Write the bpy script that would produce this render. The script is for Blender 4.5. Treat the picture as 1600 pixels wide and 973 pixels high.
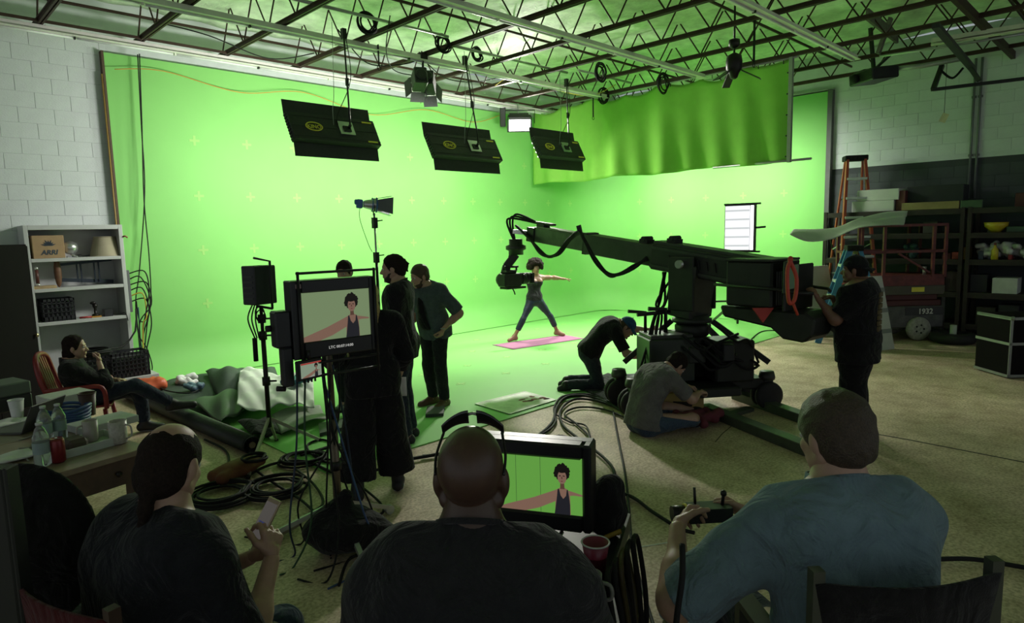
import bpy, bmesh, math, random
import numpy as np
from mathutils import Matrix, Vector
random.seed(7); np.random.seed(7)
for o in list(bpy.data.objects): bpy.data.objects.remove(o)
SC = bpy.context.scene; COL = SC.collection
PI = math.pi; R_ = math.radians
# ------------------------------------------------------------------ camera
# World axes follow the room: +X runs along the left wall, +Y along the right wall, camera in the near corner.
H = 2.05; FPX = 1015.6
PITCH, ROLL, YAW = 0.12132, 0.02482, 0.79153
_F = np.array([math.cos(YAW)*math.cos(PITCH), math.sin(YAW)*math.cos(PITCH), -math.sin(PITCH)])
_r = np.array([math.sin(YAW), -math.cos(YAW), 0]); _d = np.cross(_F, _r)
CR = _r*math.cos(ROLL)+_d*math.sin(ROLL); CD = -_r*math.sin(ROLL)+_d*math.cos(ROLL)
cam = bpy.data.cameras.new('camera'); camo = bpy.data.objects.new('camera', cam); COL.objects.link(camo)
cam.sensor_width = 36; cam.lens = FPX/1600*36; cam.clip_start = .05; cam.clip_end = 100
mw = Matrix.Identity(4)
for i in range(3):
    mw[i][0] = CR[i]; mw[i][1] = -CD[i]; mw[i][2] = -_F[i]
mw[2][3] = H
camo.matrix_world = mw; SC.camera = camo
# ------------------------------------------------------------------ world, exposure, view
wd = bpy.data.worlds.new('world'); SC.world = wd; wd.use_nodes = True
wd.node_tree.nodes['Background'].inputs[0].default_value = (.85, .95, 1, 1)
wd.node_tree.nodes['Background'].inputs[1].default_value = .56
SC.view_settings.view_transform = 'Standard'; SC.view_settings.look = 'None'
SC.view_settings.gamma = 1; SC.view_settings.use_curve_mapping = False
SC.view_settings.exposure = -0.7
def area(name, loc, target, sx, sy, power, color=(1, 1, .96), spread=PI):
    L = bpy.data.lights.new(name, 'AREA'); L.shape = 'RECTANGLE'; L.size = sx; L.size_y = sy
    L.energy = power; L.color = color; L.spread = spread
    o = bpy.data.objects.new(name, L); COL.objects.link(o)
    d = Vector(target)-Vector(loc); o.location = loc
    o.rotation_euler = d.to_track_quat('-Z', 'Y').to_euler()
    return o
# ------------------------------------------------------------------ measuring: picture point -> place in the room
def ray(x, y): return CR*((x-800)/FPX)+CD*((y-486.5)/FPX)+_F
C0 = np.array([0, 0, H])
def gz(x, y, z=0.): d = ray(x, y); return C0+d*((z-H)/d[2])      # on a level surface
def gv(x, y, v): d = ray(x, y); return C0+d*(v/d[1])             # on a plane parallel to the left wall
def gu(x, y, u): d = ray(x, y); return C0+d*(u/d[0])             # on a plane parallel to the right wall
def gd(x, y, t): return C0+ray(x, y)*t                           # at a depth
# ------------------------------------------------------------------ materials
MC = {}
def M(name, rgb=(.5, .5, .5), rough=.6, metal=0, var=.12, vs=6., bump=0., bs=40., emit=0., spec=.5, trans=0., alpha=1., sheen=0., coat=0.):
    if name in MC: return MC[name]
    m = bpy.data.materials.new(name); m.use_nodes = True; MC[name] = m
    nt = m.node_tree; P = nt.nodes['Principled BSDF']; N = nt.nodes.new; L = nt.links.new
    P.inputs['Roughness'].default_value = rough; P.inputs['Metallic'].default_value = metal
    P.inputs['Specular IOR Level'].default_value = spec; P.inputs['Transmission Weight'].default_value = trans
    P.inputs['Alpha'].default_value = alpha; P.inputs['Coat Weight'].default_value = coat
    if sheen: P.inputs['Sheen Weight'].default_value = sheen
    c = (*rgb, 1); P.inputs['Base Color'].default_value = c
    if emit:
        P.inputs['Emission Color'].default_value = c; P.inputs['Emission Strength'].default_value = emit
        if emit: P.inputs['Base Color'].default_value = (rgb[0]*.1, rgb[1]*.1, rgb[2]*.1, 1)
        return m
    tc = N('ShaderNodeTexCoord')
    if var:
        nz = N('ShaderNodeTexNoise'); nz.inputs['Scale'].default_value = vs; nz.inputs['Detail'].default_value = 5
        nz.inputs['Roughness'].default_value = .6
        L(tc.outputs['Object'], nz.inputs['Vector'])
        cr = N('ShaderNodeValToRGB'); cr.color_ramp.elements[0].position = .3; cr.color_ramp.elements[1].position = .7
        cr.color_ramp.elements[0].color = tuple(max(0, x*(1-var)) for x in rgb)+(1,)
        cr.color_ramp.elements[1].color = tuple(min(1, x*(1+var)) for x in rgb)+(1,)
        L(nz.outputs['Fac'], cr.inputs['Fac']); L(cr.outputs['Color'], P.inputs['Base Color'])
    if bump:
        nb = N('ShaderNodeTexNoise'); nb.inputs['Scale'].default_value = bs; nb.inputs['Detail'].default_value = 4
        L(tc.outputs['Object'], nb.inputs['Vector'])
        bp = N('ShaderNodeBump'); bp.inputs['Strength'].default_value = bump; bp.inputs['Distance'].default_value = .01
        L(nb.outputs['Fac'], bp.inputs['Height']); L(bp.outputs['Normal'], P.inputs['Normal'])
    return m
# ------------------------------------------------------------------ mesh building
W = {}
def V3(p): return np.array(p, float)
def frame(o, x, y, z): # 4x4 numpy from origin and axes
    m = np.eye(4); m[:3, 0] = x; m[:3, 1] = y; m[:3, 2] = z; m[:3, 3] = o; return m
def nrm(v): v = V3(v); return v/max(1e-9, np.linalg.norm(v))
def look(o, f, up=(0, 0, 1)):  # local +Y = f, +Z ~ up, +X = right
    f = nrm(f); x = nrm(np.cross(f, up)); z = np.cross(x, f); return frame(o, x, f, z)
def rz(a, o=(0, 0, 0)): c, s = math.cos(a), math.sin(a); return frame(o, (c, s, 0), (-s, c, 0), (0, 0, 1))
def catm(pts, n=6, closed=False):
    P = [V3(p) for p in pts]; k = len(P); out = []
    rng = range(k) if closed else range(k-1)
    for i in rng:
        if closed: a, b, c, d = P[i-1], P[i], P[(i+1) % k], P[(i+2) % k]
        else: a, b, c, d = P[max(i-1, 0)], P[i], P[i+1], P[min(i+2, k-1)]
        for j in range(n):
            t = j/n
            out.append(.5*((2*b)+(-a+c)*t+(2*a-5*b+4*c-d)*t*t+(-a+3*b-3*c+d)*t**3))
    if not closed: out.append(P[-1])
    return out
class B:
    def __init__(s, fr=None): s.v = []; s.f = []; s.fr = fr; s.sm = set()
    def add(s, vs, fs, smooth=False):
        vs = np.asarray(vs, float).reshape(-1, 3)
        if s.fr is not None: vs = vs@s.fr[:3, :3].T+s.fr[:3, 3]
        o = len(s.v); s.v += vs.tolist(); k = len(s.f); s.f += [[i+o for i in f] for f in fs]
        if smooth: s.sm.update(range(k, len(s.f)))
        return s
    def box(s, c, d, R=None):
        c = V3(c); h = V3(d)/2
        vs = np.array([[x*h[0], y*h[1], z*h[2]] for x in (-1, 1) for y in (-1, 1) for z in (-1, 1)])
        if R is not None: vs = vs@np.asarray(R)[:3, :3].T
        return s.add(vs+c, [[0, 1, 3, 2], [4, 6, 7, 5], [0, 4, 5, 1], [2, 3, 7, 6], [0, 2, 6, 4], [1, 5, 7, 3]])
    def bx(s, x0, x1, y0, y1, z0, z1): return s.box(((x0+x1)/2, (y0+y1)/2, (z0+z1)/2), (x1-x0, y1-y0, z1-z0))
    def beam(s, a, b, w, h, up=(0, 0, 1)):
        a = V3(a); b = V3(b); y = nrm(b-a)
        if abs(np.dot(y, nrm(up))) > .99: up = (1, 0, 0)
        x = nrm(np.cross(y, up)); z = np.cross(x, y)
        return s.box((a+b)/2, (w, np.linalg.norm(b-a), h), np.array([x, y, z]).T)
    def cyl(s, a, b, r0, r1=None, n=12, cap=True): return s.tube([a, b], [r0, r0 if r1 is None else r1], n, cap=cap)
    def tube(s, pts, r, n=6, closed=False, cap=True, ell=None):
        P = np.array([V3(p) for p in pts]); k = len(P)
        if not hasattr(r, '__len__'): r = [r]*k
        T = np.zeros_like(P)
        if closed: T = np.roll(P, -1, 0)-np.roll(P, 1, 0)
        else: T[1:-1] = P[2:]-P[:-2]; T[0] = P[1]-P[0]; T[-1] = P[-1]-P[-2]
        T /= np.maximum(1e-9, np.linalg.norm(T, axis=1))[:, None]
        u = np.cross(T[0], (0, 0, 1))
        if np.linalg.norm(u) < .05: u = np.cross(T[0], (1, 0, 0))
        u = nrm(u); vs = []
        ang = np.arange(n)*2*PI/n
        for i in range(k):
            u = u-T[i]*np.dot(u, T[i]); u = nrm(u); w = np.cross(T[i], u)
            e = 1 if ell is None else ell
            vs.append(P[i]+r[i]*(np.cos(ang)[:, None]*u+e*np.sin(ang)[:, None]*w))
        fs = []
        for i in range(k if closed else k-1):
            j = (i+1) % k
            fs += [[i*n+q, i*n+(q+1) % n, j*n+(q+1) % n, j*n+q] for q in range(n)]
        s.add(np.vstack(vs), fs, n > 4)
        if cap and not closed:
            o = len(s.v)-k*n; s.f.append([o+q for q in range(n)][::-1]); s.f.append([o+(k-1)*n+q for q in range(n)])
        return s
    def lathe(s, prof, c=(0, 0, 0), n=20, R=None, smooth=True):
        k = len(prof); vs = []; ang = np.arange(n)*2*PI/n
        for r, z in prof: vs += [[r*math.cos(a), r*math.sin(a), z] for a in ang]
        vs = np.array(vs)
        if R is not None: vs = vs@np.asarray(R)[:3, :3].T
        fs = [[i*n+q, i*n+(q+1) % n, (i+1)*n+(q+1) % n, (i+1)*n+q] for i in range(k-1) for q in range(n)]
        s.add(vs+V3(c), fs, smooth)
        o = len(s.v)-k*n
        if prof[0][0] > 1e-4: s.f.append([o+q for q in range(n)][::-1])
        if prof[-1][0] > 1e-4: s.f.append([o+(k-1)*n+q for q in range(n)])
        return s
    def sph(s, c, r, sc=(1, 1, 1), n=12, R=None):
        m = max(4, n//2+1); vs = []
        for i in range(m+1):
            t = PI*i/m
            for q in range(n): a = 2*PI*q/n; vs.append([r*sc[0]*math.sin(t)*math.cos(a), r*sc[1]*math.sin(t)*math.sin(a), r*sc[2]*math.cos(t)])
        vs = np.array(vs)
        if R is not None: vs = vs@np.asarray(R)[:3, :3].T
        return s.add(vs+V3(c), [[i*n+q, (i+1)*n+q, (i+1)*n+(q+1) % n, i*n+(q+1) % n] for i in range(m) for q in range(n)], True)
    def prism(s, poly, fr, th):  # polygon in the fr XZ plane, thickness along fr Y
        k = len(poly); fr = np.asarray(fr)
        a = np.array([[p[0], -th/2, p[1]] for p in poly]+[[p[0], th/2, p[1]] for p in poly])
        a = a@fr[:3, :3].T+fr[:3, 3]
        return s.add(a, [list(range(k)), list(range(2*k-1, k-1, -1))]+[[i, i+k, (i+1) % k+k, (i+1) % k] for i in range(k)])
    def sheet(s, fn, nu, nv, th=.004):
        P = np.array([[fn(i/nu, j/nv) for j in range(nv+1)] for i in range(nu+1)], float)
        du = np.gradient(P, axis=0); dv = np.gradient(P, axis=1); n = np.cross(du, dv)
        n /= np.maximum(1e-9, np.linalg.norm(n, axis=2))[..., None]
        vs = np.concatenate([(P+n*th/2).reshape(-1, 3), (P-n*th/2).reshape(-1, 3)]); o = (nu+1)*(nv+1); w = nv+1; fs = []
        for i in range(nu):
            for j in range(nv):
                q = [i*w+j, (i+1)*w+j, (i+1)*w+j+1, i*w+j+1]; fs.append(q); fs.append([x+o for x in q[::-1]])
        bd = [(i*w, (i+1)*w) for i in range(nu)]+[((i+1)*w+nv, i*w+nv) for i in range(nu)]+[(j+1, j) for j in range(nv)]+[(nu*w+j, nu*w+j+1) for j in range(nv)]
        for a, b in bd: fs.append([b, a, a+o, b+o])
        return s.add(vs, fs, True)
    def mesh(s, name):
        me = bpy.data.meshes.new(name); me.from_pydata(s.v, [], s.f); me.validate(); return me
def link(o): COL.objects.link(o); return o
def tag(o, label=None, cat=None, group=None, kind=None):
    if label: o['label'] = label
    if cat: o['category'] = cat
    if group: o['group'] = group
    if kind: o['kind'] = kind
    return o
def thing(name, label, cat, loc=(0, 0, 0), rot=0, group=None):
    o = link(bpy.data.objects.new(name, None)); o.empty_display_size = .1
    o.location = [float(x) for x in loc]; o.rotation_euler = (0, 0, rot); W[o.name] = np.array(rz(rot, loc))
    return tag(o, label, cat, group)
def part(name, b, mat, parent=None, bev=0, local=False, smooth=None, seg=1):
    """b is in room coordinates unless local=True; the mesh is stored in the parent's frame"""
    me = b.mesh(name)
    if b.sm and len(me.polygons) == len(b.f):
        for i in b.sm: me.polygons[i].use_smooth = True
    if smooth: me.polygons.foreach_set('use_smooth', [True]*len(me.polygons))
    o = link(bpy.data.objects.new(name, me)); me.materials.append(mat)
    fr = W[parent.name] if parent is not None else np.eye(4)
    if parent is not None: o.parent = parent
    W[o.name] = fr
    if not local and parent is not None: me.transform(Matrix(np.linalg.inv(fr).tolist()))
    if parent is None and len(b.v):   # a thing of one mesh: origin at its base centre
        a = np.array(b.v); c = [(a[:, 0].min()+a[:, 0].max())/2, (a[:, 1].min()+a[:, 1].max())/2, a[:, 2].min()]
        me.transform(Matrix.Translation([-x for x in c])); o.location = c; W[o.name] = frame(c, (1, 0, 0), (0, 1, 0), (0, 0, 1))
    bm = bmesh.new(); bm.from_mesh(me)
    bmesh.ops.recalc_face_normals(bm, faces=bm.faces)
    if bev:
        es = [e for e in bm.edges if len(e.link_faces) == 2 and e.calc_face_angle(0) > .6]
        if es: bmesh.ops.bevel(bm, geom=es, offset=bev, segments=seg, affect='EDGES', clamp_overlap=True)
    bm.to_mesh(me); bm.free()
    return o
def one(name, b, mat, label, cat, group=None, kind=None, bev=0): return tag(part(name, b, mat, None, bev), label, cat, group, kind)
def struct(name, b, mat, bev=0): return tag(part(name, b, mat, None, bev), kind='structure')
def copy_tree(o, parent=None, loc=None, rot=None, label=None, group=None):
    c = link(o.copy()); c.parent = parent
    if loc is not None: c.location = [float(x) for x in loc]
    if rot is not None: c.rotation_euler = (0, 0, rot)
    if label: c['label'] = label
    if group: c['group'] = group
    for ch in list(o.children): copy_tree(ch, c)
    return c
def clone(o, parent, loc, R=None):   # shares mesh data; loc in parent's frame
    c = link(o.copy()); c.parent = parent; c.location = [float(x) for x in loc]
    if R is not None: c.rotation_euler = R
    return c
def text(name, s, mat, parent, fr, size, ext=.001, align='CENTER', bold=0, shear=0):
    cu = bpy.data.curves.new(name, 'FONT'); cu.body = s; cu.size = size; cu.extrude = ext; cu.align_x = align; cu.offset = bold; cu.shear = shear; cu.resolution_u = 2
    o = bpy.data.objects.new(name, cu); COL.objects.link(o)
    me = bpy.data.meshes.new_from_object(o); bpy.data.objects.remove(o); bpy.data.curves.remove(cu)
    m = np.array(fr); f2 = np.eye(4); f2[:3, 0] = m[:3, 0]; f2[:3, 1] = m[:3, 2]; f2[:3, 2] = -m[:3, 1]; f2[:3, 3] = m[:3, 3]
    me.transform(Matrix(f2.tolist())); me.materials.clear(); me.materials.append(mat); me.name = name
    o = link(bpy.data.objects.new(name, me)); o.parent = parent; W[o.name] = W[parent.name]
    me.transform(Matrix(np.linalg.inv(W[parent.name]).tolist()))
    return o
# ================================================================== the room
VW, UW = 10.7, 14.0            # faces of the green cyclorama (left wall plane, right wall plane)
ZC, ZJ, ZT = 5.42, 4.80, 4.69  # deck, joist bottoms, top of the cyclorama
EDGE = 5.02                    # near edge of the green floor
CYU = 2.66                     # left end of the cyclorama
white_block = M('painted_block', (.60, .64, .63), .75, var=.05, vs=3, bump=.25, bs=60)
dark_block = M('dark_painted_block', (.055, .062, .068), .7, var=.1, vs=3, bump=.25, bs=60)
mortar = M('painted_mortar', (.57, .61, .60), .8, var=.05, bump=.2, bs=80)
mortar_d = M('dark_painted_mortar', (.045, .05, .055), .8, var=.05, bump=.2, bs=80)
green = M('chroma_paint', (.23, .56, .148), .62, var=.03, vs=1.2, bump=.03, bs=30, spec=.25)
blackm = M('black_metal', (.018, .018, .018), .45, .3, bump=.05)
steel = M('galvanised_steel', (.42, .43, .42), .4, .7, var=.15)
joistm = M('brown_primer_steel', (.045, .022, .014), .6, .2, var=.25, vs=8)
# concrete with stains and fine cracks
def concrete():
    m = M('concrete', (.55, .455, .345), .62, var=.2, vs=.55, bump=.25, bs=120, spec=.3)
    nt = m.node_tree; P = nt.nodes['Principled BSDF']; N = nt.nodes.new; L = nt.links.new
    src = P.inputs['Base Color'].links[0].from_socket
    tc = [n for n in nt.nodes if n.type == 'TEX_COORD'][0]
    n2 = N('ShaderNodeTexNoise'); n2.inputs['Scale'].default_value = 3.5; n2.inputs['Detail'].default_value = 8; n2.inputs['Roughness'].default_value = .7
    n3 = N('ShaderNodeTexNoise'); n3.inputs['Scale'].default_value = 45; n3.inputs['Detail'].default_value = 3
    L(tc.outputs['Object'], n2.inputs['Vector']); L(tc.outputs['Object'], n3.inputs['Vector'])
    r2 = N('ShaderNodeValToRGB'); r2.color_ramp.elements[0].color = (.72, .66, .56, 1); r2.color_ramp.elements[1].color = (1.15, 1.12, 1.06, 1)
    r2.color_ramp.elements[0].position = .34; r2.color_ramp.elements[1].position = .66
    r3 = N('ShaderNodeValToRGB'); r3.color_ramp.elements[0].color = (.72, .7, .66, 1); r3.color_ramp.elements[1].color = (1.15, 1.15, 1.15, 1)
    r3.color_ramp.elements[0].position = .36; r3.color_ramp.elements[1].position = .6
    L(n2.outputs['Fac'], r2.inputs['Fac']); L(n3.outputs['Fac'], r3.inputs['Fac'])
    a = N('ShaderNodeMixRGB'); a.blend_type = 'MULTIPLY'; a.inputs[0].default_value = 1
    b = N('ShaderNodeMixRGB'); b.blend_type = 'MULTIPLY'; b.inputs[0].default_value = 1
    L(src, a.inputs[1]); L(r2.outputs[0], a.inputs[2]); L(a.outputs[0], b.inputs[1]); L(r3.outputs[0], b.inputs[2])
    L(b.outputs[0], P.inputs['Base Color'])
    return m
b = B(); b.bx(-6, UW+.2, -6, VW+.2, -.2, 0)
floor = struct('floor', b, concrete())
def strip(pts, w, z=.0012):   # thin flat line on the floor
    b = B(); P = [V3(p) for p in pts]
    for p, q in zip(P, P[1:]): b.beam((p[0], p[1], z), (q[0], q[1], z), w, .0024)
    return b
part('floor_joint', strip([gz(1240, 655), gz(1420, 687), gz(1600, 722), gz(1900, 785)], .02), M('joint_filler', (.07, .062, .05), .9), floor)
part('chalk_line', strip([gz(985, 857), gz(1070, 843)], .012), M('chalk', (.55, .55, .5), .9), floor)
part('crack', strip([gz(1118, 690), gz(1128, 678), gz(1146, 663)], .008), M('joint_filler'), floor)
# ---- block walls
def block(sx, mat):
    g = .008; b = B(); b.bx(g/2, .405-g/2, 0, .02, g/2, .2025-g/2)
    return b
def blockwall(wall, axis, plane, a0, a1, z0, z1, mat_of, lim=300):
    """courses of painted blocks standing proud of the mortar bed"""
    proto = {}; n = 0
    r0 = int(round(z0/.2025)); r1 = int(z1/.2025)
    for r in range(r1-1, r0-1, -1):
        off = (r % 2)*.2025; k0 = int(math.floor((a0-off)/.405)); k1 = int(math.ceil((a1-off)/.405))
        for k in range(k0, k1):
            s0 = max(a0, k*.405+off); s1 = min(a1, k*.405+off+.405)
            if s1-s0 < .06: continue
            full = abs(s1-s0-.405) < 1e-3; mt = mat_of((r+.5)*.2025)
            key = (mt.name, round(s1-s0, 3), axis)
            if key not in proto:
                g = .004; bb = B(); w = s1-s0
                if axis == 'x': bb.bx(g/2, w-g/2, -.006, 0, g/2, .2025-g/2)
                else: bb.bx(-.006, 0, g/2, w-g/2, g/2, .2025-g/2)
                o = part('block', bb, mt, wall, bev=.002, local=True); proto[key] = o
            else: o = link(proto[key].copy())
            iw = np.linalg.inv(W[wall.name])
            p = (s0, plane, r*.2025, 1) if axis == 'x' else (plane, s0, r*.2025, 1)
            o.parent = wall; o.location = (iw@np.array(p))[:3].tolist(); n += 1
    return n
b = B(); b.bx(-6, UW+.4, VW+.10, VW+.35, 0, ZC)
wall_left = struct('wall_left', b, mortar)
blockwall(wall_left, 'x', VW+.10, .55, CYU+.05, 2.025, 5.26, lambda z: white_block)
b = B(); b.bx(UW+.10, UW+.35, -6, VW+.4, 3.15, ZC)
wall_right = struct('wall_right', b, mortar)
BAND = 3.15
blockwall(wall_right, 'y', UW+.10, 1.62, 5.0, 3.2, 4.86, lambda z: white_block)
b = B(); b.bx(UW+.10, UW+.35, -6, VW+.4, 0, 3.15)
band = part('painted_band', b, mortar_d, wall_right)
blockwall(wall_right, 'y', UW+.10, 1.62, 5.0, 2.0, 3.2, lambda z: dark_block)
# ---- cyclorama: two walls, curved corner, cove and painted floor, one skin
def cyc():
    RC, RF = 1.1, .55   # corner and cove radii
    path = []           # plan curve with inward normals
    n = 16
    path += [((CYU, VW), (0, -1)), ((UW-RC, VW), (0, -1))]
    for i in range(1, n):
        a = PI/2*(1-i/n); path.append(((UW-RC+RC*math.cos(a), VW-RC+RC*math.sin(a)), (-math.cos(a), -math.sin(a))))
    path += [((UW, VW-RC), (-1, 0)), ((UW, EDGE), (-1, 0))]
    prof = [(0, ZT), (0, RF)]+[(RF*(1-math.cos(t)), RF*(1-math.sin(t))) for t in [PI/2*i/8 for i in range(1, 9)]]
    prof[-1] = (RF, .012)
    vs = []; fs = []; k = len(prof)
    for (p, nn) in path:
        for d, z in prof: vs.append((p[0]+nn[0]*d, p[1]+nn[1]*d, max(z, .012)))
    for i in range(len(path)-1):
        for j in range(k-1): fs.append([i*k+j, i*k+j+1, (i+1)*k+j+1, (i+1)*k+j])
    b = B(); b.add(vs, fs, True)
    # thickness: the back and top of the flats
    b.bx(CYU, UW+.08, VW+.02, VW+.09, .02, ZT); b.bx(UW+.02, UW+.09, EDGE, VW+.08, .02, ZT)
    return b
cy = tag(part('wall_green', cyc(), green), kind='structure')
b = B()
b.bx(CYU, UW-.5, EDGE, VW-.5, 0, .012)
gf = tag(part('floor_green', b, green), kind='structure')
# trims at the ends of the cyclorama
b = B(); b.bx(CYU-.03, CYU, VW-.01, VW+.10, 0, ZT+.02); struct('trim_1', b, M('brown_wood_edge', (.085, .05, .028), .7))
b = B(); b.tube([(CYU-.045, VW+.0, 0), (CYU-.045, VW+.0, 2), (CYU-.045, VW, ZT-.3)], .012, 8); struct('trim_2', b, M('ochre_conduit', (.30, .19, .05), .5))
b = B(); b.bx(UW-.03, UW+.10, EDGE-.09, EDGE, 0, ZT+.03); struct('trim_3', b, M('grey_post', (.10, .10, .10), .6))
b = B(); b.bx(UW-.02, UW+.10, EDGE-.09, EDGE+2.2, ZT+.02, ZT+.06); struct('trim_4', b, steel)
# tracking crosses of pale tape on the cyclorama
tape = M('pale_tracking_tape', (.31, .585, .16), .7, var=.05)
def cross_proto():
    b = B(); s = .075; w = .018
    b.box((0, 0, 0), (2*s, .002, 2*w)); b.box((0, 0, (s+w)/2), (2*w, .002, s-w)); b.box((0, 0, -(s+w)/2), (2*w, .002, s-w)); return b
iw = np.linalg.inv(W[cy.name]); proto = None
def cross(p, rot):
    global proto
    if proto is None: proto = part('tracking_cross', cross_proto(), tape, cy, local=True); o = proto
    else: o = link(proto.copy())
    o.parent = cy; o.location = (iw@np.array([*p, 1]))[:3].tolist(); o.rotation_euler = rot
for i in range(14):
    u = .4296*VW+i*.0758*VW-.0758*VW
    if u > UW-1.2: break
    for z in (1.05, 1.89, 2.73, 3.57): cross((u, VW-.002, z), (0, 0, 0))
for i in range(9):
    v = .4183*UW+i*.065*UW
    if v > VW-1.2: break
    for z in (1.02, 1.87, 2.73): cross((UW-.002, v, z), (0, 0, PI/2))
for i in range(9):
    for j in range(4):
        p = (5.6+i*.86, 6.7+j*.86, .0135)
        if 8.0 < p[0] < 9.6 and 7.6 < p[1] < 8.6: continue
        cross(p, (PI/2, 0, 0))
# ---- ceiling deck with wrinkled insulation, joists, bridging
def deck(a, c):
    u, v = -6+a*20.1, -6+c*16.8
    return (u, v, ZC+.05*math.sin(u*2.7+1.3*math.sin(v*.9))*.3+.025*math.sin(v*1.9+u*.6)+.018*math.sin(u*7.7+v*1.3+2*math.sin(v*.6)))
b = B(); b.sheet(deck, 150, 110, .03)
ceiling = struct('ceiling', b, M('foil_insulation', (.66, .76, .56), .6, var=.22, vs=4, bump=1., bs=22, spec=.2))
def joist(u):
    b = B()
    for s in (-1, 1): b.bx(u+s*.02-.012, u+s*.02+.012, -5.8, VW-.08, ZJ, ZJ+.055)
    b.bx(u-.05, u+.05, -5.8, VW-.08, ZJ+.045, ZJ+.055)
    jo = part('joist', b, joistm, ceiling)
    b = B(); b.bx(u-.055, u+.055, -5.8, VW+.08, ZC+.03, ZC+.07); part('top_chord', b, joistm, jo)
    b = B(); v = -5.6; k = 0; st = .40
    while v < VW-.45:
        b.cyl((u, v, ZJ+.04), (u, v+st, ZC+.03), .0115, n=6); b.cyl((u, v+st, ZC+.03), (u, v+2*st, ZJ+.04), .0115, n=6)
        v += 2*st
    part('web_bar', b, joistm, jo)
for k in range(-6, 11): joist(1.87+1.16*k)
for v, z in ((10.15, ZJ+.30), (10.15, ZJ+.02), (7.35, ZJ+.30), (4.6, ZJ+.28), (1.8, ZJ+.28)):
    b = B(); b.beam((-5, v, z), (UW, v, z), .022, .035); part('bridging_angle', b, joistm, ceiling)
# big beam at the right, running across the joists
b = B(); b.bx(8.0, UW+.1, 2.05, 2.11, ZJ-.06, ZJ+.06); part('bridging_beam', b, joistm, ceiling)
# long white fluorescent channels under the joists
chan = M('white_enamel', (.80, .77, .72), .5, var=.08)
for i, (v, u0, u1, lab) in enumerate(((10.25, -1.5, 12.9, 'long white strip-light channel beside the left wall top'), (8.35, 0, 11.1, 'long white strip-light channel above the three black light banks'),
        (6.15, 1, 11.1, 'long white strip-light channel crossing to the middle of the green curtain'), (3.85, 2, 11.9, 'long white strip-light channel ending at the projector'))):
    t = thing('strip_light', lab, 'strip light', ((u0+u1)/2, v, ZJ-.10), 0, 'fluorescent strips under the joists')
    b = B(); b.bx(u0, u1, v-.03, v+.03, ZJ-.075, ZJ-.005); part('channel', b, chan, t, bev=.004)
    b = B(); b.bx(u0, u1, v-.075, v+.075, ZJ-.085, ZJ-.075); part('reflector', b, chan, t)
    k = 0; u = u0+.1
    while u < u1-1.2:
        b = B(); b.cyl((u, v, ZJ-.10), (u+1.17, v, ZJ-.10), .014, n=8); part('tube', b, M('unlit_tube', (.7, .72, .7), .3), t)
        b = B(); b.box((u-.025, v, ZJ-.09), (.02, .05, .05)); part('socket', b, blackm if k % 2 else chan, t); u += 1.22; k += 1
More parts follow.
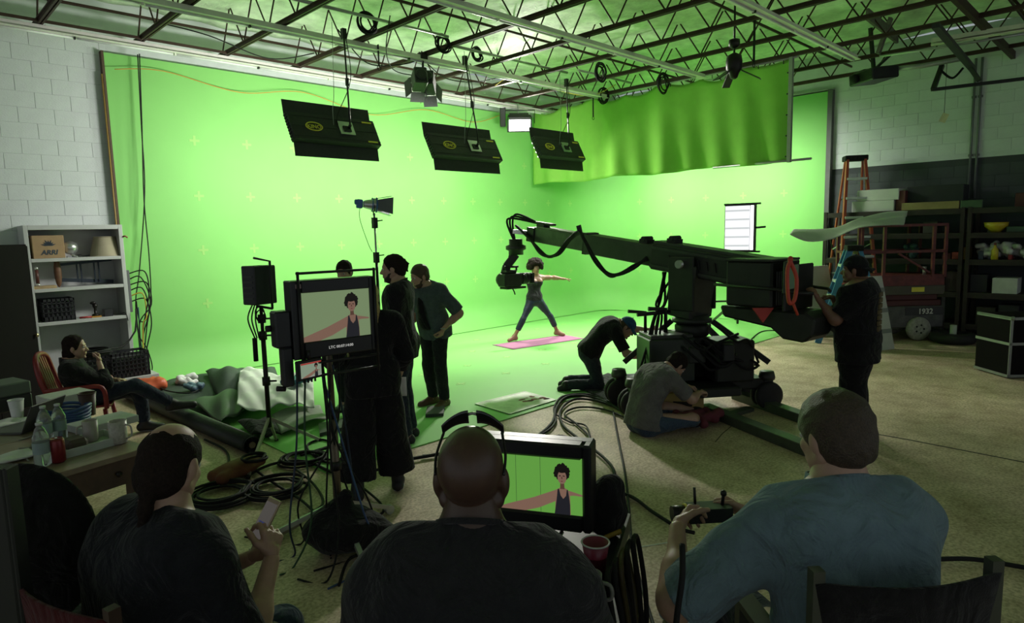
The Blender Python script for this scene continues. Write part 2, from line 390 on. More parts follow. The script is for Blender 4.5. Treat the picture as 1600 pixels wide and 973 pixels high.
# ================================================================== smooth bodies: blended rounded limbs turned into one skin
def cap(a, b, ra, rb=None, cut=None): return ('c', V3(a), V3(b), ra, ra if rb is None else rb, cut)
def ell(c, r, R=None, cut=None): return ('e', V3(c), V3(r), None if R is None else np.asarray(R)[:3, :3], cut)
def fbm(P, s, seed=0):
    x, y, z = P[..., 0]*s+seed, P[..., 1]*s+seed*1.7, P[..., 2]*s+seed*.3
    return (np.sin(x+1.7*np.sin(y*.8+z*.6))+np.sin(y*1.3+1.5*np.sin(z*.9+x*.5))+np.sin(z*1.1+1.6*np.sin(x*1.1-y*.7)))/3
def sdf(prims, vox=.012, k=.03, amp=0., freq=30., seed=0, subs=(), cuts=()):
    los = []; his = []
    for p in prims:
        if p[0] == 'c': m = max(p[3], p[4]); los.append(np.minimum(p[1], p[2])-m); his.append(np.maximum(p[1], p[2])+m)
        else: m = p[2].max(); los.append(p[1]-m); his.append(p[1]+m)
    pad = 3*vox+amp+k*.5
    lo = np.min(los, 0)-pad; hi = np.max(his, 0)+pad
    n = np.ceil((hi-lo)/vox).astype(int)+1
    D = np.full(n, .15, np.float32)
    def region(l, h):
        i0 = np.maximum(0, np.floor((l-lo)/vox).astype(int)); i1 = np.minimum(n, np.ceil((h-lo)/vox).astype(int)+1)
        g = np.meshgrid(*[lo[a]+vox*np.arange(i0[a], i1[a]) for a in range(3)], indexing='ij')
        return tuple(slice(i0[a], i1[a]) for a in range(3)), np.stack(g, -1).astype(np.float32)
    def dist(p, X):
        if p[0] == 'c':
            a, b, ra, rb, cut = p[1:]; ab = b-a; L = max(1e-9, float(ab@ab))
            q = X-a.astype(np.float32); t = np.clip(q@ab.astype(np.float32)/L, 0, 1)
            d = np.linalg.norm(q-t[..., None]*ab.astype(np.float32), axis=-1)-(ra+(rb-ra)*t)
        else:
            c, r, Rm, cut = p[1:]; q = X-c.astype(np.float32)
            if Rm is not None: q = q@Rm.astype(np.float32)
            r = r.astype(np.float32); k0 = np.linalg.norm(q/r, axis=-1); k1 = np.linalg.norm(q/(r*r), axis=-1)
            d = k0*(k0-1)/np.maximum(k1, 1e-6)
        if cut:
            for q0, nn in cut: d = np.maximum(d, (X-V3(q0).astype(np.float32))@nrm(nn).astype(np.float32))
        return d
    mg = k+2*vox
    for p, l, h in zip(prims, los, his):
        sl, X = region(l-mg, h+mg)
        if min(X.shape[:3]) == 0: continue
        d = dist(p, X); A = D[sl]
        hh = np.maximum(k-np.abs(A-d), 0)/k
        D[sl] = np.minimum(A, d)-hh*hh*k*.25
    for p in subs:
        if p[0] == 'c': m = max(p[3], p[4]); l = np.minimum(p[1], p[2])-m; h = np.maximum(p[1], p[2])+m
        else: m = p[2].max(); l = p[1]-m; h = p[1]+m
        sl, X = region(l-mg, h+mg)
        if min(X.shape[:3]) == 0: continue
        D[sl] = np.maximum(D[sl], -dist(p, X))
    if amp or cuts:
        sl, X = region(lo, hi+vox)
        if amp: D = D+(amp*fbm(X, freq, seed)).astype(np.float32)
        for q0, nn in cuts: D = np.maximum(D, (X-V3(q0).astype(np.float32))@nrm(nn).astype(np.float32))
    D[0] = D[-1] = .1; D[:, 0] = D[:, -1] = .1; D[:, :, 0] = D[:, :, -1] = .1
    return nets(D, lo, vox)
def nets(D, lo, vox):
    I = D < 0; c = I[:-1, :-1, :-1].astype(np.int8)
    for dx, dy, dz in ((1, 0, 0), (0, 1, 0), (0, 0, 1), (1, 1, 0), (1, 0, 1), (0, 1, 1), (1, 1, 1)):
        c = c+I[dx:I.shape[0]-1+dx, dy:I.shape[1]-1+dy, dz:I.shape[2]-1+dz]
    ii = np.argwhere((c > 0) & (c < 8)); 
    idx = -np.ones(c.shape, np.int32); idx[tuple(ii.T)] = np.arange(len(ii))
    co = np.array([[x, y, z] for x in (0, 1) for y in (0, 1) for z in (0, 1)])
    vals = np.stack([D[tuple((ii+o).T)] for o in co], 1)
    acc = np.zeros((len(ii), 3)); cnt = np.zeros(len(ii))
    for a in range(8):
        for b in range(a+1, 8):
            if np.abs(co[a]-co[b]).sum() != 1: continue
            va, vb = vals[:, a], vals[:, b]; m = (va < 0) != (vb < 0)
            t = np.where(m, va/np.where(m, va-vb, 1), 0)
            acc += np.where(m[:, None], co[a]+t[:, None]*(co[b]-co[a]), 0); cnt += m
    vs = lo+vox*(ii+acc/np.maximum(cnt, 1)[:, None])
    fs = []
    for ax in range(3):
        s0 = [slice(None)]*3; s1 = [slice(None)]*3; s0[ax] = slice(0, -1); s1[ax] = slice(1, None)
        A = I[tuple(s0)]; Bm = I[tuple(s1)]; e = np.argwhere(A != Bm)
        a1, a2 = [(1, 2), (2, 0), (0, 1)][ax]
        u = np.zeros(3, int); v = np.zeros(3, int); u[a1] = 1; v[a2] = 1
        ok = (e[:, a1] > 0) & (e[:, a2] > 0); e = e[ok]
        q = np.stack([idx[tuple((e-u-v).T)], idx[tuple((e-v).T)], idx[tuple(e.T)], idx[tuple((e-u).T)]], 1)
        fl = ~A[tuple(e.T)]; q[fl] = q[fl][:, ::-1]; fs.append(q[(q >= 0).all(1)])
    return vs, np.concatenate(fs)
def sdfpart(name, meshes, mat, parent, local=True, top=False):
    if isinstance(meshes, tuple): meshes = [meshes]
    vs = np.concatenate([m[0] for m in meshes]); off = 0; fs = []
    for m in meshes: fs.append(m[1]+off); off += len(m[0])
    fs = np.concatenate(fs)
    me = bpy.data.meshes.new(name); 
    if parent is not None and not local: iw = np.linalg.inv(W[parent.name]); vs = vs@iw[:3, :3].T+iw[:3, 3]
    c = np.zeros(3)
    if parent is None: c = np.array([(vs[:, 0].min()+vs[:, 0].max())/2, (vs[:, 1].min()+vs[:, 1].max())/2, vs[:, 2].min()]); vs = vs-c
    me.vertices.add(len(vs)); me.vertices.foreach_set('co', vs.astype(np.float32).ravel())
    me.loops.add(len(fs)*4); me.loops.foreach_set('vertex_index', fs.astype(np.int32).ravel())
    me.polygons.add(len(fs)); me.polygons.foreach_set('loop_start', np.arange(0, len(fs)*4, 4, dtype=np.int32))
    me.update(calc_edges=True); me.validate()
    me.polygons.foreach_set('use_smooth', np.ones(len(me.polygons), bool))
    me.materials.append(mat); o = link(bpy.data.objects.new(name, me)); o.parent = parent
    if parent is None: o.location = c.tolist(); W[o.name] = frame(c, (1, 0, 0), (0, 1, 0), (0, 0, 1))
    else: W[o.name] = W[parent.name]
    return o
# ------------------------------------------------------------------ people
def lerp(a, b, t): return V3(a)+(V3(b)-V3(a))*t
def infl(ps, d):
    out = []
    for p in ps:
        if p[0] == 'c': out.append(('c', p[1], p[2], p[3]+d, p[4]+d, p[5]))
        else: out.append(('e', p[1], p[2]+d, p[3], p[4]))
    return out
def hand(w, fwd, palm, side, curl=.35, s=1., thumb=.5):
    """wrist, direction of the fingers, direction the palm faces, side the thumb is on, curl 0 flat .. 1 fist"""
    f = nrm(fwd); n = nrm(V3(palm)-f*np.dot(palm, f)); t = nrm(np.cross(n, f)); 
    if np.dot(t, side) < 0: t = -t
    P = []; w = V3(w)
    base = w+f*.085*s
    P += [cap(w, w+f*.03*s, .022*s, .024*s)]
    for i, o in enumerate((.03, .01, -.01, -.029)): P.append(cap(w+f*.03*s+t*o*.5*s, base+t*o*s-f*.006*s*i, .014*s, .012*s))
    for i, (o, L) in enumerate(((.031, .072), (.0105, .08), (-.0105, .075), (-.031, .058))):
        q = base+t*o*s-f*.006*i*s; a = 0; d = f
        for j, seg in enumerate((.45, .32, .25)):
            a += curl*[1.2, 1.5, 1.0][j]+.05; d = f*math.cos(a)+n*math.sin(a); e = q+d*L*seg*s
            P.append(cap(q, e, (.0095-.0012*j)*s, (.0088-.0012*j)*s)); q = e
    q = w+f*.03*s+t*.02*s; d = nrm(t*.75+f*.6+n*.3); e = q+d*.04*s; P.append(cap(q, e, .014*s, .011*s))
    d2 = nrm(t*(.45-thumb*.5)+f*.8+n*(.3+thumb*.5)); e2 = e+d2*.032*s; P.append(cap(e, e2, .0105*s, .0095*s)); P.append(cap(e2, e2+nrm(d2+n*thumb*.3)*.026*s, .0095*s, .008*s))
    return P
def skel(Ht=1.75):
    s = Ht/1.75
    J = dict(pel=(0, 0, .97), chest=(0, .01, 1.28), neck=(0, -.01, 1.50), head=(0, .02, 1.64), hf=(0, 1, 0), hu=(0, 0, 1),
             ls=(-.185, -.01, 1.43), rs=(.185, -.01, 1.43), le=(-.23, -.02, 1.14), re=(.23, -.02, 1.14), lw=(-.25, .06, .89), rw=(.25, .06, .89),
             lh=(-.09, 0, .93), rh=(.09, 0, .93), lk=(-.10, .02, .50), rk=(.10, .02, .50), la=(-.11, -.03, .085), ra=(.11, -.03, .085),
             lt=(-.13, .12, .025), rt=(.13, .12, .025))
    J = {k: (V3(v)*s if k not in ('hf', 'hu') else V3(v)) for k, v in J.items()}; J['s'] = s
    return J
def bodyprims(J, g=1., gl=1., belly=0., fem=False, bust=0.):
    s = J['s']; G = {}
    sx = nrm(J['rs']-J['ls']); hx = nrm(J['rh']-J['lh']); pel, ch, nk = J['pel'], J['chest'], J['neck']
    fw = nrm(np.cross(V3((0, 0, 1)) if abs(nrm(nk-pel)[2]) < .25 else nrm(nk-pel), sx)); up = nrm(nk-pel)
    fw = nrm(np.cross(up, sx)); G['fw'] = fw; G['up'] = up
    T = []
    def at(t):  # along the spine pelvis->chest->neck
        a = (1-t)**2*pel+2*t*(1-t)*(2*ch-.5*(pel+nk))+t*t*nk; return a
    prof = [(-.04, .075, .115), (.12, .075, .115), (.3, .06 if not fem else .045, .105 if not fem else .092), (.48, .07 if not fem else .058, .108 if not fem else .095), (.66, .09, .112 if not fem else .1), (.8, .1, .1 if not fem else .09)]
    for t, hw, r in prof:
        x = nrm(lerp(hx, sx, min(1, max(0, t/.6)))); c = at(max(0, t)) if t >= 0 else pel+(pel-ch)*.08
        hw *= s*g; r *= s*g
        T.append(cap(c-x*hw, c+x*hw, r))
    if belly: T.append(ell(at(.3)+fw*.05*s, (.15*s*g, (.12+belly)*s, .16*s), np.array([sx, fw, up]).T))
    if bust:
        for q in (-1, 1): T.append(ell(at(.66)+fw*(.085)*s+sx*q*.072*s, (.062*s, bust*s, .062*s), np.array([sx, fw, up]).T))
    for q in (1, -1):   # glutes
        T.append(ell(pel-fw*.05*s+hx*q*.065*s-up*.03*s, (.085*s*g, .085*s*g, .1*s)))
    G['torso'] = T
    sh = [cap(lerp(J['ls'], J['rs'], .12), lerp(J['ls'], J['rs'], .88), .062*s*gl)]
    for k in ('ls', 'rs'): sh.append(cap(lerp(J[k], nk, .25)-up*.01, nk+up*.03*s, .055*s*gl, .05*s)); sh.append(ell(J[k], V3((.063, .063, .068))*s*gl))
    G['shoulder'] = sh
    for q in 'lr':
        S, E, Wr = J[q+'s'], J[q+'e'], J[q+'w']
        G[q+'up'] = [cap(S, E, .053*s*gl, .042*s*gl), cap(lerp(S, E, .3), lerp(S, E, .62), .052*s*gl)]
        G[q+'fo'] = [cap(E, Wr, .041*s*gl, .026*s), cap(lerp(E, Wr, .12), lerp(E, Wr, .4), .043*s*gl, .038*s*gl)]
        Hh, K, A, T2 = J[q+'h'], J[q+'k'], J[q+'a'], J[q+'t']
        gg = 1 if not fem else 1.02
        G[q+'th'] = [cap(Hh, K, .088*s*g*gg, .056*s*gl), cap(lerp(Hh, K, .05), lerp(Hh, K, .45), .09*s*g*gg, .075*s*g)]
        kn = nrm(np.cross(nrm(K-Hh), nrm(A-K))) if np.linalg.norm(np.cross(nrm(K-Hh), nrm(A-K))) > .05 else hx
        G[q+'ca'] = [cap(K, A, .054*s*gl, .036*s), cap(lerp(K, A, .15), lerp(K, A, .45), .056*s*gl, .05*s*gl)]
        fd = nrm(T2-A); heel = A-V3((fd[0], fd[1], 0))*.04*s; heel = heel+V3((0, 0, -.04*s)) if abs(fd[2]) < .8 else A-fd*.02
        G[q+'ft'] = [cap(A, heel, .037*s, .034*s), cap(heel, T2, .034*s, .03*s), cap(A, lerp(A, T2, .8), .037*s, .026*s)]
        G[q+'heel'] = heel
    # head
    hf, hu = nrm(J['hf']), nrm(J['hu']); hu = nrm(hu-hf*np.dot(hu, hf)); hx2 = np.cross(hf, hu); c = J['head']
    Rm = np.array([hx2, hf, hu]).T
    def L(x, y, z): return c+(hx2*x+hf*y+hu*z)*s
    G['L'] = L; G['Rh'] = Rm
    hd = [ell(L(0, -.012, .035), V3((.076, .098, .09))*s, Rm), ell(L(0, .02, -.03), V3((.064, .078, .088))*s, Rm), ell(L(0, .045, -.085), V3((.042, .04, .032))*s, Rm),
          cap(L(-.035, .04, -.07), L(-.055, -.01, -.05), .022*s), cap(L(.035, .04, -.07), L(.055, -.01, -.05), .022*s)]
    face = [cap(L(0, .088, .012), L(0, .112, -.026), .009*s, .013*s), cap(L(-.012, .1, -.028), L(.012, .1, -.028), .009*s), cap(L(-.034, .078, .03), L(.034, .078, .03), .012*s),
            cap(L(-.018, .09, -.058), L(.018, .09, -.058), .0065*s), cap(L(-.015, .089, -.069), L(.015, .089, -.069), .007*s), ell(L(0, .082, -.105), V3((.02, .015, .014))*s, Rm),
            ell(L(-.034, .068, -.02), V3((.022, .018, .02))*s, Rm), ell(L(.034, .068, -.02), V3((.022, .018, .02))*s, Rm)]
    ears = []
    for q in (-1, 1): ears += [ell(L(q*.078, -.008, -.008), V3((.012, .02, .033))*s, Rm)]
    G['head'] = hd; G['face'] = face+ears
    G['neck'] = [cap(nk-up*.02, L(0, -.02, -.06), .058*s*gl, .054*s), cap(nk, L(0, .0, -.05), .05*s*gl, .05*s)]
    G['sock'] = [ell(L(q*.032, .1, .008), V3((.016, .012, .011))*s, Rm) for q in (-1, 1)]
    return G
def person(label, loc, rot, J, top=None, bottom=None, shoes=None, skin=None, hair=None, hands=None, vox=.012, g=1., gl=1., belly=0, fem=False, bust=0, name='person', extra=None, group=None, hvox=.0055, fvox=.006, fullleg=True):
    """J joints in the person's own frame (facing +Y); top=(mat, sleeve 0..2, hem drop, slack), bottom=(mat, leg 0..2, slack)"""
    t = thing(name, label, 'person', loc, rot, group); s = J['s']; G = bodyprims(J, g, gl, belly, fem, bust)
    P = G['torso']+G['shoulder']+G['lup']+G['lfo']+G['rup']+G['rfo']+G['lth']+G['lca']+G['lft']+G['rth']+G['rca']+G['rft']+G['neck']
    ms = [sdf(P, vox, .04*s)]
    ms.append(sdf(G['head']+G['face']+G['neck'], fvox, .014*s, subs=G['sock']))
    for q in 'lr':
        hd = (hands or {}).get(q)
        if hd is None:
            d = nrm(J[q+'w']-J[q+'e']); sd = 1 if q == 'r' else -1
            hd = dict(fwd=d, palm=(-sd, 0, 0), side=(0, 1, 0), curl=.3)
        ms.append(sdf(hand(J[q+'w'], hd['fwd'], hd['palm'], hd['side'], hd.get('curl', .35), s, hd.get('thumb', .5)), hvox, .006))
    body = sdfpart('body', ms, skin, t)
    L = G['L']; Rm = G['Rh']
    for q in (-1, 1):
        b = B(); b.sph(L(q*.032, .083, .008), .0115*s, n=10); e = part('eye', b, M('eye_white', (.55, .53, .5), .25, var=0), t, local=True)
        b = B(); b.sph(L(q*.032, .0915, .008), .006*s, n=8); part('iris', b, M('dark_iris', (.02, .012, .008), .2, var=0), e, local=True)
    b = B(); b.tube([L(-.021, .093, -.0625), L(0, .0985, -.064), L(.021, .093, -.0625)], [.002*s, .0045*s, .002*s], 6); part('lips', b, M('lips', (.25, .09, .07), .5), t, local=True)
    if top:
        mat, sl, hem, slack = top[:4]; up = G['up']; am = top[4] if len(top) > 4 else .005
        T = infl(G['torso'], slack)+infl(G['shoulder'], slack*.8)
        pel = J['pel']; hz = hem*s
        dn = nrm(J['pel']-J['chest'])
        if hem > .05: T.append(cap(pel-nrm(J['rh']-J['lh'])*.07*s*g, pel-nrm(J['rh']-J['lh'])*.07*s*g+dn*hz, (.118*g+slack)*s, (.12*g+slack)*s)); T.append(cap(pel+nrm(J['rh']-J['lh'])*.07*s*g, pel+nrm(J['rh']-J['lh'])*.07*s*g+dn*hz, (.118*g+slack)*s, (.12*g+slack)*s)); T.append(cap(pel, pel+dn*hz, (.12*g+slack)*s))
        for q in 'lr':
            S, E, Wr = J[q+'s'], J[q+'e'], J[q+'w']
            if sl > 0:
                a = lerp(S, E, min(1, sl)); T += [cap(S, lerp(S, E, min(1.0, sl)+.12 if sl < 1 else 1), (.056*gl+slack*1.1)*s, ((.05 if sl < 1 else .045)*gl+slack*1.2)*s, [(a, E-S)] if sl < 1 else None)]
            if sl > 1: a = lerp(E, Wr, sl-1); T += [cap(E, lerp(E, Wr, min(1, sl-1+.1)), (.045*gl+slack)*s, (.034*gl+slack)*s, [(a, Wr-E)])]
        nc = top[5] if len(top) > 5 else .012
        sx_ = nrm(J['rs']-J['ls']); q_ = J['neck']+G['up']*(nc+.016)*s; rr_ = (.064+.02*(gl-1)+slack*.25)*s
        if nc > -.05: b = B(); b.tube([q_+sx_*rr_*1.08*math.cos(a)+(G['fw']-.35*G['up'])*rr_*math.sin(a) for a in np.linspace(0, 2*PI, 28, endpoint=False)], .0075*s, 7, closed=True); part('collar_rib', b, mat, t, local=True)
        sdfpart('shirt', sdf(T, vox*.9, .035*s, amp=am, freq=22/s, seed=random.random()*9, cuts=[(J['neck']+G['up']*(nc+.02)*s, G['up']*1+G['fw']*.35), (pel+dn*max(hz, .01), dn)]), mat, t)
    if bottom:
        mat, ll, slack = bottom[:3]; am = bottom[3] if len(bottom) > 3 else .005; fl = bottom[4] if len(bottom) > 4 else 0
        T = infl(G['torso'][:2]+G['torso'][-2:], slack)
        if not belly or True: T = infl([p for p in G['torso'][:2]], slack)+infl(G['torso'][-2:], slack*.6)
        for q in 'lr':
            Hh, K, A = J[q+'h'], J[q+'k'], J[q+'a']
            T += infl(G[q+'th'], slack)
            if ll > 1: e = lerp(K, A, ll-1); T += [cap(K, lerp(K, A, min(1.02, ll-1+.06)), (.058*gl)*s+slack, .05*s+slack+fl, [(e, A-K)])]
            if ll > 1: T += infl([cap(lerp(K, A, .15), lerp(K, A, min(.45, ll-1)), .056*s*gl, .05*s*gl)], slack)
        dn = nrm(J['chest']-J['pel'])
        sdfpart('trousers', sdf(T, vox, .03*s, amp=am, freq=24/s, seed=random.random()*9, cuts=[(J['pel']+dn*.09*s, dn)]), mat, t)
    if shoes:
        mat = shoes[0] if isinstance(shoes, tuple) else shoes
        for q in 'lr':
            A, T2, hl = J[q+'a'], J[q+'t'], G[q+'heel']; ht = shoes[1] if isinstance(shoes, tuple) else 0
            fd = nrm(T2-hl)
            Q = infl(G[q+'ft'], .008*s)+[cap(hl, T2+fd*.012*s, .043*s, .042*s)]
            if ht: Q.append(cap(A, lerp(A, J[q+'k'], ht), .047*s, .052*s))
            else: Q = Q[1:]; 
            cuts = []
            if not ht: cuts = [(A, nrm(J[q+'k']-A))]
            o = sdfpart('shoe', sdf(Q, .007, .02, cuts=cuts), mat, t)
            dnn = nrm(np.cross(np.cross(fd, (0, 0, 1) if abs(fd[2]) < .9 else (1, 0, 0)), fd)); 
            sole = M('shoe_sole', (.25, .25, .24), .8) if not (isinstance(shoes, tuple) and len(shoes) > 2) else shoes[2]
            if abs(fd[2]) < .5: b = B(); b.tube([hl-fd*.03*s-V3((0, 0, .036*s)), hl-V3((0, 0, .036*s)), lerp(hl, T2, .6)-V3((0, 0, .033*s)), T2+fd*.04*s-V3((0, 0, .026*s))], [.03*s, .042*s, .046*s, .03*s], 10, ell=.22); part('sole', b, sole, o, local=True)
    if hair: hair(t, G, s)
    if extra: extra(t, G, J)
    return t
def hair_short(mat, grow=.012, low=-.02, front=.05, vox=.008, amp=.004, back=-.09, recede=0.):
    def f(t, G, s):
        L, Rm = G['L'], G['Rh']; g = grow
        P = [ell(L(0, -.014, .037), V3((.077+g, .099+g, .091+g))*s, Rm), ell(L(0, -.04, -.02), V3((.074+g*.7, .07+g*.7, .07))*s, Rm)]
        f1 = nrm(Rm@V3((0, 1, -.75)));  # face plane
        cuts = [(L(0, front, .02), f1), (L(0, -.03, back), Rm@V3((0, .35, -1)))]
        sdfpart('hair', sdf(P, vox, .02, amp=amp, freq=90, seed=3, cuts=cuts), mat, t)
    return f
def hair_curly(mat, rad=.135, n=140, rb=.026, seed=1, cut=.075):
    def f(t, G, s):
        rr = random.Random(seed); L, Rm = G['L'], G['Rh']; P = [ell(L(0, -.02, .04), V3((.1, .105, .105))*s, Rm)]
        for i in range(n):
            a = rr.uniform(0, 2*PI); z = rr.uniform(-.35, 1); r = math.sqrt(max(0, 1-z*z)); d = V3((r*math.cos(a), r*math.sin(a), z))
            if d[1] > .72 and d[2] < .30: continue
            q = rad*rr.uniform(.86, 1.05); P.append(ell(L(d[0]*q, -.02+d[1]*q, .045+d[2]*q), V3((1, 1, 1))*rb*s*rr.uniform(.7, 1.2)))
        sdfpart('hair', sdf(P, .009, .01, amp=.004, freq=120, seed=4), mat, t)
    return f
# skin and cloth
skin_l = M('light_skin', (.44, .27, .19), .5, var=.08, vs=30, bump=.05, bs=300)
skin_d = M('dark_skin', (.075, .04, .026), .38, var=.12, vs=30, bump=.08, bs=300, spec=.5)
skin_m = M('brown_skin', (.30, .165, .10), .48, var=.08, vs=30, bump=.05, bs=300)
def cloth(name, rgb, var=.15, vs=30, rough=.9, bump=.3, bs=250, fold=.8):
    if name in MC: return MC[name]
    m = M(name, rgb, rough, var=var, vs=vs, bump=bump, bs=bs, spec=.15, sheen=.1); nt = m.node_tree; N = nt.nodes.new; L = nt.links.new
    tc = [n for n in nt.nodes if n.type == 'TEX_COORD'][0]; bp = [n for n in nt.nodes if n.type == 'BUMP'][0]
    nz = N('ShaderNodeTexNoise'); nz.inputs['Scale'].default_value = 7; nz.inputs['Detail'].default_value = 3; nz.inputs['Distortion'].default_value = 1.6   # soft creases
    b2 = N('ShaderNodeBump'); b2.inputs['Strength'].default_value = fold; b2.inputs['Distance'].default_value = .05
    L(tc.outputs['Object'], nz.inputs['Vector']); L(nz.outputs['Fac'], b2.inputs['Height']); L(b2.outputs['Normal'], bp.inputs['Normal'])
    return m
blk = cloth('black_cotton', (.012, .012, .013)); blk2 = cloth('black_jersey', (.016, .017, .02))
denim = cloth('dark_denim', (.022, .03, .045)); jean = cloth('blue_jeans', (.05, .075, .11), vs=60)
hair_dk = M('dark_hair', (.018, .012, .009), .8, spec=.15, var=.4, vs=120, bump=.5, bs=180)
hair_br = M('brown_hair', (.06, .035, .018), .5, var=.4, vs=120, bump=.5, bs=180)
hair_gn = M('sandy_hair', (.05, .033, .018), .5, var=.4, vs=140, bump=.6, bs=200)
hair_bl = M('blond_hair', (.45, .33, .13), .5, var=.4, vs=140, bump=.6, bs=200)
shoe_b = M('black_shoe', (.015, .015, .016), .6); shoe_br = M('brown_boot', (.10, .05, .028), .6)
# ================================================================== people
def TH(deg): return R_(deg-45)     # 0 = turned away from the camera, 90 = facing left in the picture, 180 = facing us
def rotv(a, p): c, s = math.cos(a), math.sin(a); p = V3(p); return V3((c*p[0]-s*p[1], s*p[0]+c*p[1], p[2]))
def under(J, key, world, rot):     # where the person's origin must stand for joint `key` to lie above/at `world`
    q = rotv(rot, J[key]); return (world[0]-q[0], world[1]-q[1], 0.)
def sit(Ht, zs, lean=.08, kn=.46, foot=None, spread=.13):
    J = skel(Ht); s = J['s']
    J.update(pel=V3((0, 0, zs+.1)), chest=V3((0, lean*.4, zs+.38*s)), neck=V3((0, lean, zs+.60*s)), head=V3((0, lean+.035, zs+.745*s)))
    for q, d in (('l', -1), ('r', 1)):
        J[q+'s'] = V3((d*.185*s, lean-.01, zs+.54*s)); J[q+'h'] = V3((d*.09*s, .02, zs+.085)); J[q+'k'] = V3((d*spread, kn*s, zs+.06))
        J[q+'a'] = V3((d*spread, kn*s-.02, max(.09, zs-.36))); J[q+'t'] = V3((d*(spread+.03), kn*s+.13, max(.09, zs-.36)-.06))
        J[q+'e'] = V3((d*.25*s, lean+.12, zs+.26*s)); J[q+'w'] = V3((d*.12*s, lean+.32, zs+.24*s))
    return J
# ---- woman in a wide yoga stance on the mat
p1, p2 = gz(806, 534), gz(869, 526); e = nrm(p2-p1); rot = math.atan2(-e[1], -e[0]); mid = (p1+p2)/2
J = skel(1.66)
J.update(pel=V3((.03, 0, .74)), chest=V3((.02, .0, 1.0)), neck=V3((.0, -.01, 1.21)), head=V3((.0, .02, 1.345)), hf=V3((.35, 1, -.05)),
         ls=V3((-.16, -.01, 1.15)), rs=V3((.16, -.01, 1.15)), le=V3((-.42, .0, 1.14)), re=V3((.42, .0, 1.13)), lw=V3((-.66, .02, 1.10)), rw=V3((.66, .02, 1.10)),
         lh=V3((-.075, 0, .70)), rh=V3((.11, 0, .70)), lk=V3((-.30, .05, .40)), rk=V3((.33, .06, .40)), la=V3((-.49, 0, .085)), ra=V3((.49, 0, .085)),
         lt=V3((-.55, .14, .03)), rt=V3((.64, .03, .03)))
def legm():
    m = M('patterned_leggings', (.015, .03, .09), .6, var=.7, vs=26, bump=.1); nt = m.node_tree
    cr = [n for n in nt.nodes if n.type == 'VALTORGB'][0]; cr.color_ramp.elements[0].color = (.004, .006, .02, 1); cr.color_ramp.elements[1].color = (.03, .075, .18, 1)
    el = cr.color_ramp.elements.new(.60); el.color = (.006, .012, .04, 1); return m
person('woman in black tank top and patterned blue leggings, arms spread, on pink mat', (mid[0], mid[1], .021), rot, J,
       top=(cloth('charcoal_tank', (.022, .022, .024)), 0, .0, .006, .002, -.10), bottom=(legm(), 1.62, .005, .001), skin=skin_m, hair=hair_curly(hair_dk, .145, 190, .034),
       hands=dict(l=dict(fwd=(-1, 0, -.05), palm=(0, 0, -1), side=(0, 1, 0), curl=.06), r=dict(fwd=(1, 0, -.05), palm=(0, 0, -1), side=(0, 1, 0), curl=.06)), fem=True, g=.9, gl=.86, vox=.011, bust=.03)
# ---- man in an open denim shirt
J = skel(1.78)
J.update(chest=V3((.0, .07, 1.27)), neck=V3((.0, .13, 1.46)), head=V3((0.0, .20, 1.575)), hf=V3((.25, 1, -.3)), hu=V3((0, .3, 1)), ls=V3((-.2, .08, 1.40)), rs=V3((.19, .1, 1.41)),
         le=V3((-.36, -.06, 1.14)), lw=V3((-.23, .08, .96)), re=V3((.25, .02, 1.13)), rw=V3((.22, .2, .95)), la=V3((-.10, -.03, .085)), ra=V3((.11, -.05, .085)))
def opened(t, G, J):   # the dark T-shirt under the open shirt, a wrist watch
    b = B(); b.sheet(lambda a, c: lerp(J['neck']+G['fw']*.105-G['up']*.05, J['pel']+G['fw']*.165, c)+V3((1, 0, 0))*(a-.5)*(.07+.10*c)+G['fw']*(.045*math.sin(c*PI)**.7-.10*(a-.5)**2), 6, 12, .006)
    part('undershirt', b, blk, t, local=True)
    b = B(); b.tube([J['lw']+rotv(0, (.03*math.cos(a), .03*math.sin(a), .01)) for a in np.linspace(0, 2*PI, 12)], .007, 6); part('wristwatch', b, steel, t, local=True)
def beard(mat):
    def f(t, G, s):
        L, Rm = G['L'], G['Rh']
        P = [ell(L(0, .03, -.085), V3((.058, .062, .05))*s, Rm), cap(L(-.062, .01, -.02), L(-.045, .05, -.085), .016*s), cap(L(.062, .01, -.02), L(.045, .05, -.085), .016*s), cap(L(-.026, .088, -.046), L(.026, .088, -.046), .0085*s)]
        sdfpart('beard', sdf(P, .007, .012, amp=.002, freq=130, seed=2, subs=[ell(L(0, .10, -.062), V3((.024, .02, .012))*s, Rm)], cuts=[(L(0, .0, -.03), Rm@V3((0, .25, 1)))]), mat, t)
    return f
def both(*fs):
    def f(t, G, s):
        for q in fs: q(t, G, s)
    return f
person('man in open grey-blue denim shirt leaning forward with hand at pocket', gz(683, 634), TH(142), J, top=(cloth('washed_denim_shirt', (.075, .10, .10), vs=20), .93, .14, .022, .006), bottom=(cloth('charcoal_jeans', (.02, .021, .024)), 1.97, .012),
       shoes=(shoe_br, .25), skin=skin_l, hair=both(hair_short(hair_br, .012, front=.055), beard(M('short_beard', (.07, .04, .025), .7))), extra=opened,
       hands=dict(l=dict(fwd=(.35, .3, -1), palm=(1, .2, 0), side=(0, 1, 0), curl=.5), r=dict(fwd=(0, .2, -1), palm=(-1, 0, 0), side=(0, 1, 0), curl=.4)))
